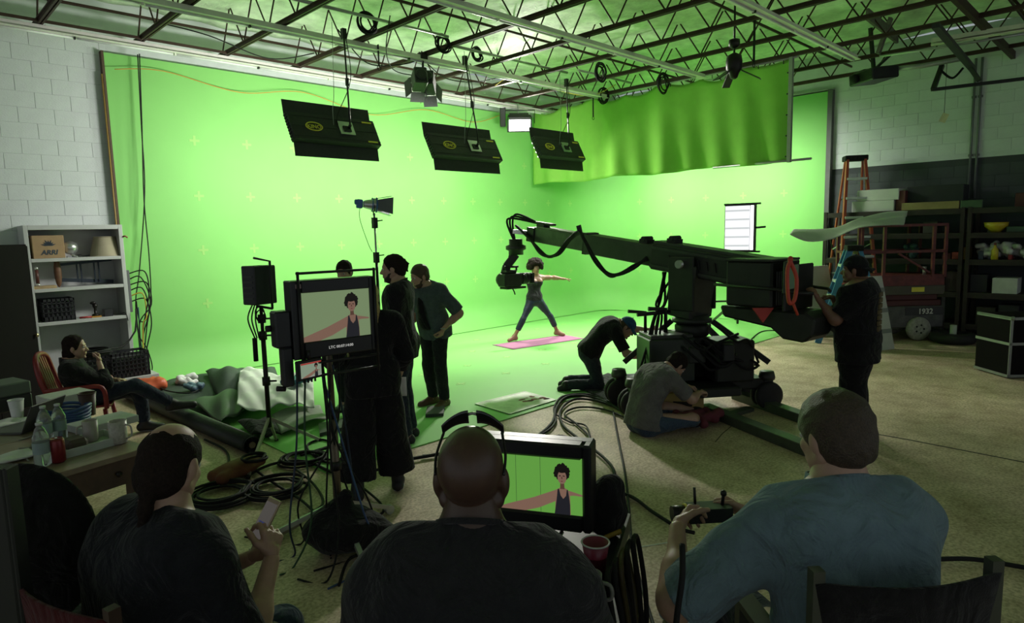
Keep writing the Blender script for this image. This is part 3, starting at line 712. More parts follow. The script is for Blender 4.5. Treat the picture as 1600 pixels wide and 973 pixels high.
# ---- bearded man with tied-back hair, all in black
J = skel(1.84)
J.update(hf=V3((-.05, 1, -.1)), head=J['head']+V3((0, .03, 0)), le=V3((-.22, .02, 1.17)), lw=V3((-.2, .12, .92)), re=V3((.25, .02, 1.17)), rw=V3((.2, .2, .94)))
def bun(t, G, s):
    L, Rm = G['L'], G['Rh']
    P = [ell(L(0, -.02, .04), V3((.088, .107, .098))*s, Rm), ell(L(0, -.07, -.03), V3((.07, .05, .06))*s, Rm), ell(L(0, -.115, .02), V3((.04, .036, .04))*s, Rm)]
    P += [cap(L(0, -.12, .0), L(.02, -.135, -.04), .014*s, .006*s), cap(L(.0, -.12, .03), L(-.01, -.16, .03), .012*s, .005*s), cap(L(.0, -.1, .05), L(-.01, -.14, .085), .01*s, .004*s)]
    sdfpart('hair', sdf(P, .008, .02, amp=.004, freq=110, seed=5, cuts=[(L(0, .045, .03), nrm(Rm@V3((0, 1, -.55))))]), hair_dk, t)
person('tall bearded man in black shirt, profile to the left, hair tied back', gz(634, 688), TH(88), J, top=(cloth('black_shirt', (.013, .013, .014)), 1.93, .16, .024, .007), bottom=(denim, 1.98, .016),
       shoes=(shoe_b, .2), skin=skin_l, hair=both(bun, beard(M('dark_beard', (.025, .016, .012), .7))))
# ---- person mostly hidden behind the big monitor
J = skel(1.75); J.update(hf=V3((0, 1, -.25)))
person('person in black half hidden behind the large monitor', gz(551, 640), TH(170), J, top=(blk, 1.5, .1, .02), bottom=(blk2, 1.95, .014), shoes=(M('grey_sneaker', (.14, .14, .15), .6), 0),
       skin=skin_l, hair=hair_short(hair_dk, .012), vox=.014)
# ---- woman in black with wide cropped trousers, seen from behind
J = skel(1.68); J.update(hf=V3((.25, 1, -.15)), le=V3((-.29, .02, 1.12)), lw=V3((-.16, .25, 1.10)), re=V3((.27, .02, 1.10)), rw=V3((.25, .16, .90)), la=V3((-.17, -.04, .085)), ra=V3((.17, .03, .085)), lk=V3((-.13, .0, .48)), rk=V3((.13, .02, .48)),
                         lt=V3((-.14, .12, .025)), rt=V3((.22, .17, .025)))
def longhair(t, G, s):
    L, Rm = G['L'], G['Rh']
    P = [ell(L(0, -.018, .038), V3((.09, .108, .1))*s, Rm), ell(L(0, -.06, -.07), V3((.085, .06, .12))*s, Rm), cap(L(-.05, -.07, -.1), L(-.045, -.085, -.23), .04*s, .025*s), cap(L(.05, -.07, -.1), L(.045, -.085, -.24), .04*s, .025*s), cap(L(0, -.08, -.1), L(0, -.09, -.25), .045*s, .03*s)]
    sdfpart('hair', sdf(P, .008, .02, amp=.004, freq=100, seed=6, cuts=[(L(0, .05, .03), nrm(Rm@V3((0, 1, -.3))))]), hair_bl, t)
def culotte(t, G, J):
    T = infl(G['torso'][:2]+G['torso'][-2:], .02)
    for q, d in (('l', -1), ('r', 1)):
        T += [cap(J[q+'h'], J[q+'k'], .12, .135), cap(J[q+'k'], lerp(J[q+'k'], J[q+'a'], .95), .125, .15, [(lerp(J[q+'k'], J[q+'a'], .80), J[q+'a']-J[q+'k'])])]
    sdfpart('culottes', sdf(T, .012, .02, amp=.008, freq=16, seed=2, cuts=[(J['pel']+V3((0, 0, .1)), (0, 0, 1))]), blk, t)
    b = B(); b.sheet(lambda a, c: J['rw']+V3((.02+.10*(a-.5), .03+.02*math.sin(a*3), -.02-.16*c)), 4, 6, .003); part('paper_sheet', b, M('white_paper', (.7, .7, .68), .8), t, local=True)
cw = (gz(556, 778)+gz(626, 766))/2
person('blonde woman in black with wide cropped trousers, back to us, beside monitor stand', cw, TH(25), J, top=(blk, 1.55, .12, .03, .008), skin=skin_l, shoes=(shoe_b, .10, M('white_sole', (.6, .6, .6), .7)), fem=True, hair=longhair, extra=culotte)
# ---- seated woman with hand on chin, by the bookcase
J = sit(1.68, .40, -.10); J.update(chest=V3((0, -.06, .66)), neck=V3((0, -.10, .86)), head=V3((0, -.04, .99)), hf=V3((.1, 1, -.05)), ls=V3((-.18, -.10, .80)), rs=V3((.18, -.08, .80)),
     re=V3((.17, .22, .62)), rw=V3((.05, .16, .83)), le=V3((-.22, .08, .58)), lw=V3((-.08, .28, .60)), rk=V3((.12, .47, .56)), ra=V3((.02, .80, .30)), rt=V3((.0, .98, .26)), lk=V3((-.08, .48, .46)), la=V3((-.10, .50, .09)), lt=V3((-.1, .65, .03)))
def bob(t, G, s):
    L, Rm = G['L'], G['Rh']
    P = [ell(L(0, -.018, .04), V3((.09, .108, .1))*s, Rm), ell(L(0, -.05, -.06), V3((.088, .075, .1))*s, Rm), cap(L(-.06, -.03, -.07), L(-.055, -.05, -.15), .035*s, .025*s), cap(L(.06, -.03, -.07), L(.055, -.05, -.15), .035*s, .025*s)]
    sdfpart('hair', sdf(P, .008, .02, amp=.004, freq=100, seed=7, cuts=[(L(0, .05, .03), nrm(Rm@V3((0, 1, -.35))))]), hair_dk, t)
SW = (1.47, 7.80, 0)
person('seated woman with legs crossed resting chin on hand beside the bookcase', SW, TH(-66), J, top=(cloth('dark_knit', (.013, .014, .013)), 1.6, .08, .022), bottom=(denim, 1.92, .012), shoes=(M('black_boot', (.012, .011, .01), .5), .3), skin=skin_l, hair=bob, fem=True,
       hands=dict(r=dict(fwd=(-.1, .05, 1), palm=(0, -1, .3), side=(1, 0, 0), curl=.85), l=dict(fwd=(.3, 1, -.1), palm=(0, 0, -1), side=(1, 0, 0), curl=.3)))
# ---- kneeling man in a blue cap
J = skel(1.76); J.update(pel=V3((0, 0, .50)), chest=V3((0, .18, .74)), neck=V3((0, .36, .84)), head=V3((0.04, .47, .80)), hf=V3((.25, .75, -.6)), hu=V3((0, .6, .75)), ls=V3((-.19, .28, .80)), rs=V3((.19, .30, .78)),
     le=V3((-.22, .56, .74)), lw=V3((-.16, .80, .74)), re=V3((.24, .44, .50)), rw=V3((.14, .68, .42)), lh=V3((-.09, 0, .47)), rh=V3((.09, 0, .47)), lk=V3((-.14, .12, .08)), rk=V3((.14, .10, .08)), la=V3((-.13, -.30, .09)), ra=V3((.13, -.32, .09)), lt=V3((-.13, -.36, -.0+.035)), rt=V3((.13, -.38, .035)))
def bluecap(mat, badge=True, back=False):
    def f(t, G, s):
        L, Rm = G['L'], G['Rh']; d = -1 if back else 1
        o = sdfpart('cap', sdf([ell(L(0, -.012, .045), V3((.088, .11, .1))*s, Rm)], .008, .02, cuts=[(L(0, 0, .03), Rm@V3((0, -.15*d, -1)))]), mat, t)
        b = B(); b.sheet(lambda a, c: L((a-.5)*.15*(1-.25*c), d*(.085+.08*c-.10*(a-.5)**2)-.012*(d < 0), .042-.03*c-.10*(a-.5)**2), 8, 6, .004); part('visor', b, mat, o, local=True)
        b = B(); b.sph(L(0, -.012, .146), .008, n=8); part('button', b, mat, o, local=True)
        if badge: b = B(); b.box(L(-.075, .06, .075), (.03, .045, .008), Rm@rz(.7)[:3, :3]); part('patch', b, M('grey_patch', (.35, .4, .42), .7), o, local=True)
    return f
kb = gz(922, 607)
person('kneeling man in a blue baseball cap working at the crane base', kb, TH(-92), J, top=(cloth('black_tee', (.015, .016, .016)), .85, .06, .02), bottom=(cloth('faded_dark_jeans', (.035, .045, .055)), 1.95, .012), shoes=(shoe_b, .2), skin=skin_l,
       hair=both(hair_short(hair_br, .008), bluecap(cloth('blue_cap', (.03, .10, .20)))),
       hands=dict(l=dict(fwd=(.2, 1, .1), palm=(1, 0, -.3), side=(0, 0, 1), curl=.45), r=dict(fwd=(-.1, 1, .1), palm=(-1, 0, 0), side=(0, 0, 1), curl=.45)))
# ---- man in a grey T-shirt sitting hunched on the floor
J = skel(1.76); J.update(pel=V3((0, 0, .13)), chest=V3((0, .06, .44)), neck=V3((0, .27, .62)), head=V3((0, .40, .655)), hf=V3((0, .6, -.8)), hu=V3((0, .8, .6)), ls=V3((-.2, .18, .565)), rs=V3((.2, .18, .565)),
     le=V3((-.26, .36, .34)), lw=V3((-.08, .58, .40)), re=V3((.27, .38, .36)), rw=V3((.10, .62, .36)), lh=V3((-.1, .03, .12)), rh=V3((.1, .03, .12)), lk=V3((-.24, .42, .15)), rk=V3((.25, .40, .15)), la=V3((-.12, .80, .085)), ra=V3((.06, .62, .085)), lt=V3((-.2, .98, .06)), rt=V3((-.06, .75, .06)))
gm = gz(1006, 676)
person('man in grey T-shirt sitting hunched on the floor beside the crane', gm, TH(-66), J, top=(cloth('grey_tee', (.13, .125, .12), vs=14), .8, .06, .024, .008), bottom=(jean, 1.9, .014), shoes=(shoe_b, .1), skin=skin_l, hair=hair_short(hair_dk, .012),
       hands=dict(l=dict(fwd=(.3, 1, -.2), palm=(.2, 0, -1), side=(1, 0, 0), curl=.5), r=dict(fwd=(-.3, 1, 0), palm=(-.2, 0, -1), side=(-1, 0, 0), curl=.5)))
# ---- crane operator in black
J = skel(1.74); J.update(hf=V3((.05, 1, -.02)), head=J['head']+V3((0, .03, -.015)), le=V3((-.24, .17, 1.17)), lw=V3((-.2, .33, 1.36)), re=V3((.24, .16, 1.16)), rw=V3((.13, .24, 1.34)), la=V3((-.14, -.03, .085)), ra=V3((.14, -.03, .085)))
tshirt = cloth('black_crew_tee', (.010, .010, .011))
def crew(t, G, J):
    gold = M('gold_print', (.13, .10, .045), .8); rows = 'CREW\nSTAFF\nGRIP\nUNIT'
    for i in range(7):
        fr = look((-.07, -.176, 1.40-.052*i), (.1, 1, 0)); b = B(fr); rr = random.Random(i); x = -.08
        while x < .07:
            w = rr.choice((.014, .018, .022)); b.box((x+w/2, 0, 0), (w, .016, .04)); x += w+.007
        part('back_print', b, gold, t, local=True)
    b = B(look((-.16, -.13, .90), (.6, .8, 0)))
    for i in range(9): b.box((-.07+.017*i, 0, 0), (.005, .02, .035+.012*(i % 3)))
    part('hem_print', b, M('pale_print', (.22, .2, .16), .8), t, local=True)
person('heavy man in black T-shirt and backwards cap pushing the crane tail', gz(1334, 684), TH(58), J, top=(tshirt, .85, .20, .03, .007), bottom=(cloth('black_work_trousers', (.008, .008, .009)), 1.97, .042, .008), shoes=(shoe_b, .15), skin=M('tan_skin', (.22, .11, .07), .5), g=1.32, gl=1.15, belly=.08,
       hair=both(hair_short(hair_dk, .008), bluecap(cloth('black_cap', (.012, .012, .013)), False, True)), extra=crew,
       hands=dict(l=dict(fwd=(.1, .5, 1), palm=(.2, 1, -.4), side=(1, 0, .2), curl=.35), r=dict(fwd=(-.2, 1, .2), palm=(0, .2, -1), side=(-1, 0, 0), curl=.8)))
# ---- foreground: balding man with a phone
J = sit(1.78, .60, .10, spread=.15); hw = gd(268, 733, 2.02)
J.update(lk=V3((.05, .45, .66)), rk=V3((.30, .40, .66)), la=V3((.12, .46, .22)), ra=V3((.36, .42, .22)), lt=V3((.2, .6, .16)), rt=V3((.46, .55, .16)))
J.update(hf=V3((-.42, .9, -.42)), hu=V3((-.15, .38, 1)), re=V3((.29, .15, .82)), rw=V3((.19, .33, 1.01)), le=V3((-.25, .2, .82)), lw=V3((.03, .36, .96)))
for q_ in ('ls', 'rs'): J[q_] = J[q_]+V3((0, 0, -.045))
def balding(t, G, s):
    L, Rm = G['L'], G['Rh']
    P = [ell(L(0, -.014, .03), V3((.082, .103, .088))*s, Rm), ell(L(0, -.045, -.03), V3((.077, .068, .075))*s, Rm), cap(L(0, -.085, -.05), L(0.01, -.095, -.13), .028*s, .018*s), cap(L(0.01, -.095, -.13), L(0.0, -.085, -.19), .018*s, .008*s)]
    sdfpart('hair', sdf(P, .006, .015, amp=.002, freq=140, seed=8, subs=[ell(L(0, -.01, .14), V3((.068, .085, .055))*s, Rm)], cuts=[(L(0, .05, .02), nrm(Rm@V3((0, 1, -.5))))]), hair_dk, t)
LM = under(J, 'head', hw, TH(-32))
person('balding man in black T-shirt holding a phone, seated at lower left', LM, TH(-32), J, top=(blk2, .82, .10, .022, .008, .02), bottom=(jean, 1.96, .012), shoes=(shoe_b, .2), skin=skin_l, vox=.011, g=1.12, gl=1.06, hair=balding,
       hands=dict(r=dict(fwd=(-.35, .35, .9), palm=(-.8, .1, .1), side=(-.3, -.6, .4), curl=.55), l=dict(fwd=(.7, .4, .5), palm=(.5, -.1, .6), side=(0, .3, .8), curl=.5)), hvox=.005)
# ---- foreground: bald man with sunglasses on his head
J = sit(1.84, .67, .09, spread=.2); hw = gd(737, 752, 1.60)
J.update(re=V3((.30, .18, .92)), rw=V3((.16, .44, .84)), le=V3((-.30, .18, .92)), lw=V3((-.16, .44, .84)))
for q, d in (('ls', -1), ('rs', 1)): J[q] = J[q]+V3((d*.02, -.01, -.05))
def shades(t, G, J):
    L = G['L']; s = J['s']; dk = M('sunglass_lens', (.01, .012, .012), .08, spec=.7, var=0); fr = M('sunglass_frame', (.012, .012, .012), .3)
    b = B()
    for q in (-1, 1):
        b = B(); pts = [L(q*.079, -.035, .02), L(q*.081, -.0, .055), L(q*.070, .045, .095)]; b.tube(catm(pts, 5), .0035, 6); g = part('sunglass_arm', b, fr, t, local=True)
    for q in (-1, 1):
        b = B(); b.sheet(lambda a, c: L(q*(.010+.064*a), .050-.006*a*a+.012*(c-.5), .132-.030*a*a-.034*(c-.5)*(1-.35*a)), 8, 4, .004); part('lens', b, dk, g, local=True)
    b = B(); b.tube([L(-.012, .05, .138), L(0, .05, .141), L(.012, .05, .138)], .004, 6); part('bridge', b, M('glint_frame', (.3, .3, .28), .2, .8), g, local=True)
BM = under(J, 'head', hw, TH(-4))
person('bald man in charcoal T-shirt with sunglasses on his head, seated at bottom centre', BM, TH(-4), J, top=(cloth('charcoal_tee', (.022, .022, .023)), .85, .10, .024, .009, .03), bottom=(denim, 1.96, .012), shoes=(shoe_b, .2), skin=skin_d, vox=.011, g=1.16, gl=1.12, fvox=.0045, extra=shades)
# ---- foreground: man in a pale blue shirt with a handheld controller
J = sit(1.80, .66, .10, spread=.16); hw = gd(1303, 690, 1.92)
J.update(hf=V3((-.28, 1, -.28)), hu=V3((0, .25, 1)), le=V3((-.47, .14, .93)), lw=V3((-.39, .38, 1.05)), re=V3((.24, .28, .95)), rw=V3((-.10, .47, 1.04)))
for q_ in ('ls', 'rs'): J[q_] = J[q_]*V3((1.06, 1, 1))+V3((0, 0, -.055))
RM = under(J, 'head', hw, TH(4))
def collar(t, G, J):
    nk = J['neck']; s = J['s']; m = MC['pale_blue_shirt']
    b = B(); b.sheet(lambda a, c: nk+G['up']*(.030+.042*c)+V3(((.086-.010*c)*math.sin((a-.5)*5.4), -(.082-.010*c)*math.cos((a-.5)*5.4)+.014, -.045*abs(a-.5)*2)), 18, 4, .006)
    part('collar', b, m, t, local=True)
    b = B(); b.sheet(lambda a, c: lerp(J['ls'], J['rs'], .1+.8*a)+V3((0, -.075-.012*math.sin(a*PI)*1, -.10-.006*c)), 14, 1, .004); part('yoke_seam', b, m, t, local=True)
person('man in pale blue short-sleeved shirt holding a remote controller, seated at lower right', RM, TH(4), J, top=(cloth('pale_blue_shirt', (.15, .22, .25), vs=12), .93, .14, .03, .011, .012), bottom=(denim, 1.96, .012), shoes=(shoe_br, .2), skin=skin_l, vox=.010, g=1.06, gl=1.12, fvox=.005,
       hair=hair_short(hair_gn, .013, front=.06, vox=.005, amp=.003), extra=collar,
       hands=dict(l=dict(fwd=(.55, .75, .25), palm=(.6, -.3, -.5), side=(.2, .1, 1), curl=.55), r=dict(fwd=(-.6, .7, .2), palm=(-.6, -.3, -.5), side=(-.2, .1, 1), curl=.55)), hvox=.005)
# ================================================================== things hung from the joists
rub = M('black_rubber', (.012, .012, .012), .75, spec=.3); silver = M('bright_metal', (.55, .56, .55), .3, .8, var=.1)
yel = M('yellow_print', (.80, .70, .08), .6, var=.05); wht = M('white_print', (.6, .6, .58), .6, var=.05)
corr = M('corrugated_black', (.020, .020, .021), .55, var=.2, vs=20, bump=.3, bs=25)
def kino(u0, u1, zt, zb, v, lab, hang, power):
    """light bank seen from behind: body, barn doors, mount plate; the tubes face the left wall"""
    uc = (u0+u1)/2; w = u1-u0; zc = (zt+zb)/2; t = thing('light_bank', lab, 'light', (uc, v, zc), 0, 'hanging light banks')
    a = R_(28); f = V3((0, math.cos(a), -math.sin(a))); fr = look((uc, v, zc), f); b = B(fr)
    b.box((0, 0, 0), (w, .10, .40))
    for i in range(9): b.box((-w/2-.008, 0, -.18+.045*i), (.02, .06, .02))
    for z in (-.15, 0, .15): b.box((0, -.053, z), (w, .008, .012))
    part('housing', b, corr, t, bev=.006)
    b = B(fr); b.beam((0, .04, .2), (0, -.02, .40), w, .012, up=(0, 1, 0)); part('barn_door', b, corr, t)
    b = B(fr); b.beam((0, .04, -.2), (0, .10, -.36), w*.97, .012, up=(0, 1, 0)); part('barn_door', b, corr, t)
    b = B(fr); b.box((w*.12, -.062, .02), (.22, .012, .20)); pl = part('mount_plate', b, silver, t)
    b = B(fr); b.box((w*.12, -.075, .0), (.11, .02, .08)); b.cyl((w*.12+.03, -.07, .01), (w*.12+.03, -.13, .03), .02); part('clamp', b, blackm, pl)
    b = B(fr); b.tube([(-w*.25+.115*math.cos(q), -.056, .0+.062*math.sin(q)) for q in np.linspace(0, 2*PI, 20, endpoint=False)], .008, 6, closed=True); lg = part('logo_ring', b, yel, t)
    m = fr.copy(); m[:3, 3] = (fr@np.array([-w*.25, -.058, -.03, 1]))[:3]; text('logo', 'KINO', yel, lg, m, .08, .002, bold=.001)
    for x, z in ((w*.40, .15), (w*.40, -.16)): b = B(fr); b.box((x, -.056, z), (.15, .006, .022)); part('warning_strip', b, yel, t)
    for i in range(4):
        b = B(fr); b.cyl((-w/2+.04, .07, -.14+.093*i), (w/2-.04, .07, -.14+.093*i), .018, n=8); part('tube', b, M('lit_tube', (.95, 1, .9), emit=9), t)
    x, y, z = hang; top = V3((x, y, ZJ)); base = (fr@np.array([w*.12+.03, -.12, .03, 1]))[:3]
    b = B(); b.tube([top, lerp(top, base, .5), base+V3((0, 0, .12)), base], .012, 8); b.box(top-V3((0, 0, .06)), (.06, .06, .14)); b.box(lerp(top, base, .55), (.035, .035, .10)); part('hanger_pole', b, blackm, t)
    b = B(); b.tube(catm([top+V3((.02, .01, 0)), lerp(top, base, .5)+V3((.06, 0, 0)), (fr@np.array([w*.05, -.1, .2, 1]))[:3], (fr@np.array([w*.02, -.08, .05, 1]))[:3]], 8), .006, 5); part('power_cable', b, rub, t)
    b = B(); q0 = (fr@np.array([-w*.02, -.06, .05, 1]))[:3]; b.tube(catm([q0, q0+V3((-.03, -.05, .2)), q0+V3((.0, -.05, .42)), (uc+.05, v, ZJ+.03)], 8), .004, 5); part('safety_wire', b, steel, t)
    c = (fr@np.array([0, .14, 0, 1]))[:3]; tg = (uc, VW, zc-1.15)
    area('light_bank_glow', c, tg, w*.9, .32, power, (1, 1, .94))
    return t
kino(3.95, 5.22, 3.72, 3.15, 7.9, 'nearest and largest of the three hanging black light banks', (4.86, 8.0, ZJ), 165)
kino(6.12, 7.5, 3.6, 3.12, 7.85, 'middle one of the three hanging black light banks', (7.0, 8.0, ZJ), 155)
kino(8.5, 9.7, 3.75, 3.27, 7.9, 'farthest of the hanging black light banks, in front of the curtain', (9.45, 8.0, ZJ), 100)
# added unseen banks on the far side of the curtain brighten the right-hand wall
def added_sidebank(v, lab, power):
    t = thing('light_bank', lab, 'light', (12.0, v, 3.75), 0, 'added unseen light banks behind the curtain'); fr = look((12.0, v, 3.8), (1, 0, -.5)); b = B(fr); b.box((0, 0, 0), (1.3, .10, .42)); part('housing', b, corr, t, bev=.006)
    for s in (-1, 1): b = B(fr); b.beam((0, .04, s*.2), (0, .12, s*.34), 1.3, .012, up=(0, 1, 0)); part('barn_door', b, corr, t)
    for i in range(4): b = B(fr); b.cyl((-.6, .07, -.14+.093*i), (.6, .07, -.14+.093*i), .018, n=8); part('tube', b, M('lit_tube'), t)
    b = B(); b.tube([(12.0, v, 3.9), (12.0, v, ZJ)], .015, 8); part('hanger_pole', b, blackm, t)
    area('added_side_glow', (fr@np.array([0, .14, 0, 1]))[:3], (UW, v, 2.0), 1.2, .34, power, (1, 1, .94), 2.4)
def added_stagebank(v, lab, power):  # another added bank, out of view, to brighten the stage floor and mat
    t = thing('light_bank', lab, 'light', (12.0, v, 3.5), 0, 'added unseen light banks behind the curtain'); fr = look((11.95, v, 3.52), (-1, 0, -.95)); b = B(fr); b.box((0, 0, 0), (1.3, .08, .30)); part('housing', b, corr, t, bev=.006)
    for i in range(3): b = B(fr); b.cyl((-.6, .06, -.09+.09*i), (.6, .06, -.09+.09*i), .018, n=8); part('tube', b, M('lit_tube'), t)
    b = B(); b.tube([(12.0, v, 3.6), (12.0, v, ZJ)], .015, 8); part('hanger_pole', b, blackm, t)
    area('added_stage_glow', (fr@np.array([0, .11, 0, 1]))[:3], (8.6, v, 0), 1.2, .26, power, (1, 1, .94), 2.2)
added_stagebank(7.45, 'added unseen light bank behind the green curtain, aimed at the mat', 220)
added_sidebank(6.3, 'added unseen light bank behind the green curtain, right half', 100); added_sidebank(8.6, 'added unseen light bank behind the green curtain, left half', 100)
# open-faced lamp that is switched on, in the far corner
t = thing('soft_light', 'switched-on white soft light hanging in the far corner', 'light', (10.33, 10.1, 4.2))
fr = look((10.33, 10.08, 4.35), (-.55, -.62, -.40)); b = B(fr)
b.prism([(-.27, -.16), (.27, -.16), (.22, .16), (-.22, .16)], np.eye(4), .02); b.box((0, -.17, .05), (.42, .26, .24)); b.box((-.26, -.06, 0), (.01, .2, .3)); b.box((.26, -.06, 0), (.01, .2, .3)); b.box((0, -.06, .165), (.5, .2, .01)); part('housing', b, blackm, t, bev=.01)
b = B(fr); b.box((0, .015, -.01), (.46, .012, .24)); part('lit_panel', b, M('lit_panel_face', (1, 1, 1), emit=14), t)
b = B(fr); b.tube([(-.33, -.1, 0), (-.33, -.1, .28), (.33, -.1, .28), (.33, -.1, 0)], .012, 6); part('yoke', b, blackm, t)
b = B(); b.tube([(10.33, 10.12, 4.6), (10.33, 10.12, ZJ)], .014, 8); part('hanger_pole', b, steel, t)
b = B(fr); b.box((.36, -.12, .15), (.12, .2, .4)); part('ballast', b, blackm, t, bev=.01)
area('soft_light_glow', (fr@np.array([0, .04, 0, 1]))[:3], (4.5, 3.2, 0), .44, .24, 310, (1, .96, .88), 2.3)
# cluster of dark lamps clamped to the second channel
t = thing('spot_lamp', 'cluster of dark unlit spot lamps with barn doors under the joists', 'light', (6.44, 8.35, 4.25))
for dx, r in ((-.12, .3), (.14, -.25)):
    fr = look((6.44+dx, 8.35+dx*.4, 4.40), (.7*math.cos(r)-.2, .7+math.sin(r), -.35)); b = B(fr)
    b.box((0, -.02, 0), (.20, .30, .26)); b.cyl((0, -.2, 0), (0, -.17, 0), .09, n=14); part('lamp_head', b, corr, t, bev=.015)
    for s in (-1, 1):
        b = B(fr); b.beam((0, .14, s*.12), (0, .30, s*.2), .22, .006, up=(0, 1, 0)); part('barn_door', b, corr, t)
        b = B(fr); b.beam((s*.1, .14, 0), (s*.17, .3, 0), .006, .26, up=(0, 0, 1)); part('barn_door', b, corr, t)
b = B(); b.tube([(6.44, 8.35, 4.5), (6.44, 8.35, ZJ+.03)], .018, 8); b.box((6.44, 8.35, ZJ-.02), (.12, .1, .1)); part('clamp', b, blackm, t)
rr = random.Random(3)
def coil(c, r, n, th, wob=.02, ax='z', zsq=1.0, seed=0, tail=None):
    """loosely wound cable: one long tube"""
    q = random.Random(seed); pts = []
    for i in range(n*16):
        a = i/16*2*PI; k = r*(1+.07*math.sin(i*.051+seed)+.012*q.uniform(-1, 1)-.085*((i//16*3) % 5)+.04*math.sin(i*.39)); w = (.5+.5*math.sin(i*.23+seed))*wob+th*(i/16)*.12
        x, y = k*math.cos(a), k*math.sin(a)
        if ax == 'z': pts.append(V3(c)+V3((x, y, abs(w)*zsq)))
        elif ax == 'x': pts.append(V3(c)+V3((w, x, y)))
        else: pts.append(V3(c)+V3((x, w, y)))
    if tail: pts += [V3(p) for p in tail]
    return catm(pts, 2)
for i, (p, r, lab) in enumerate((((5.0, 7.6, ZJ+.02), .14, 'coiled black cable on the joists above the nearest light bank'), ((6.35, 7.7, ZJ+.02), .13, 'coiled black cable above the unlit spot lamps'), ((7.2, 7.9, ZJ+.05), .11, 'small coiled cable above the middle light bank'),
      ((9.6, 7.3, ZJ+.02), .16, 'coiled cable above the farthest light bank'), ((11.0, 6.9, ZJ-.05), .18, 'coiled cable at the top edge of the green curtain'), ((11.0, 8.3, ZJ-.05), .16, 'coiled cable at the left end of the green curtain top'))):
    b = B(); b.tube(coil(p, r, 6, .02, .05, 'y', seed=i), .011, 5); one('cable_coil', b, rub, lab, 'cable', 'coils on the joists')
for i, (pts, mat, lab, r) in enumerate(((( (2.75, VW-.12, 4.45), (3.4, VW-.12, 4.52), (4.5, VW-.12, 4.36), (5.6, VW-.12, 4.50), (6.9, VW-.12, 4.27), (8.2, VW-.12, 4.5), (9.4, VW-.12, 4.38), (10.2, VW-.15, 4.6)), M('orange_cable', (.55, .24, .02), .5), 'orange cable festooned along the top of the left green wall', .006),
      (((8.6, 9.0, 4.75), (9.0, 8.9, 4.95), (9.6, 8.6, 4.78), (10.6, 8.4, 4.72), (11.1, 8.1, 4.95)), M('yellow_cable', (.6, .42, .05), .5), 'yellow cable sagging across the joists near the corner', .008),
      (((3.1, 9.9, 5.0), (3.7, 9.6, 4.86), (4.6, 9.7, 4.72), (5.4, 9.8, 4.95)), rub, 'black cable sagging under the joists near the left wall', .009),
      (((4.9, 8.2, 4.85), (5.6, 8.6, 4.60), (6.2, 8.5, 4.66), (6.5, 8.4, 4.8)), rub, 'black cable looping toward the unlit spot lamps', .009),
      (((5.2, 7.4, 4.9), (5.6, 8.1, 4.66), (6.1, 8.6, 4.56), (6.5, 8.4, 4.5)), rub, 'black cable drooping behind the unlit spot lamps', .008),
      (((6.5, 8.4, 4.75), (7.2, 8.7, 4.62), (8.0, 8.8, 4.7), (8.8, 8.9, 4.95)), rub, 'black cable sagging past the middle light bank', .008))):
    b = B(); b.tube(catm(pts, 8), r, 5); one('hung_cable', b, mat, lab, 'cable')
for i, (u0, u1, v, lab) in enumerate(((3.9, 6.3, 7.55, 'grey pipe laid across joists above the nearest light bank'), (6.5, 9.3, 7.85, 'thin grey pipe across joists above the middle light bank'), (9.3, 10.9, 7.6, 'short grey pipe above the farthest light bank'))):
    b = B(); b.cyl((u0, v, ZJ+.07), (u1, v, ZJ+.07), .022, n=10); one('steel_pipe', b, steel, lab, 'pipe', 'pipes on the joists')
# ---- green curtain on its pipe
t = thing('green_curtain', 'green cloth curtain with soft folds hanging from the joists', 'curtain', (11.2, 7.4, 3.1))
def cur(a, c):
    v = 4.62+a*5.85; z0 = 3.12; zt = 4.80+.05*math.sin(a*19)*(1-c*0)-(.10*abs(math.sin(a*PI*7)))
    z = zt+(z0-zt)*c; amp = .018+.035*c
    return (11.2+amp*(math.sin(v*4.3+1.1*math.sin(v*1.7)+.5*c)+.6*math.sin(v*11.1+2*c)*(.3+c))+.05*math.sin(a*3+2*c), v, z+.02*math.sin(v*3.3)*c)
cloth_g = M('chroma_cloth', (.24, .52, .085), .85, var=.06, vs=3, bump=.15, bs=90, spec=.1)
b = B(); b.sheet(cur, 170, 26, .006); part('cloth', b, cloth_g, t)
b = B(); b.cyl((11.2, 4.25, 3.13), (11.2, 6.0, 3.13), .02, n=10); part('bottom_pipe', b, steel, t)
b = B(); b.bx(11.15, 11.22, 4.58, 4.64, 3.1, 4.85); part('edge_batten', b, M('grey_batten', (.25, .27, .24), .6), t)
b = B(); b.cyl((11.2, 4.5, 4.8), (11.2, 10.5, 4.8), .022, n=10); part('top_pipe', b, steel, t)
for i in range(14): b = B(); b.cyl((11.2, 4.75+.43*i, 4.72), (11.2, 4.75+.43*i, 4.86), .008, n=6); part('tie', b, blackm, t)
for i in range(5): b = B(); b.sph((11.165, 4.66, 3.2+.34*i), .014, n=8); part('grommet', b, blackm, t)
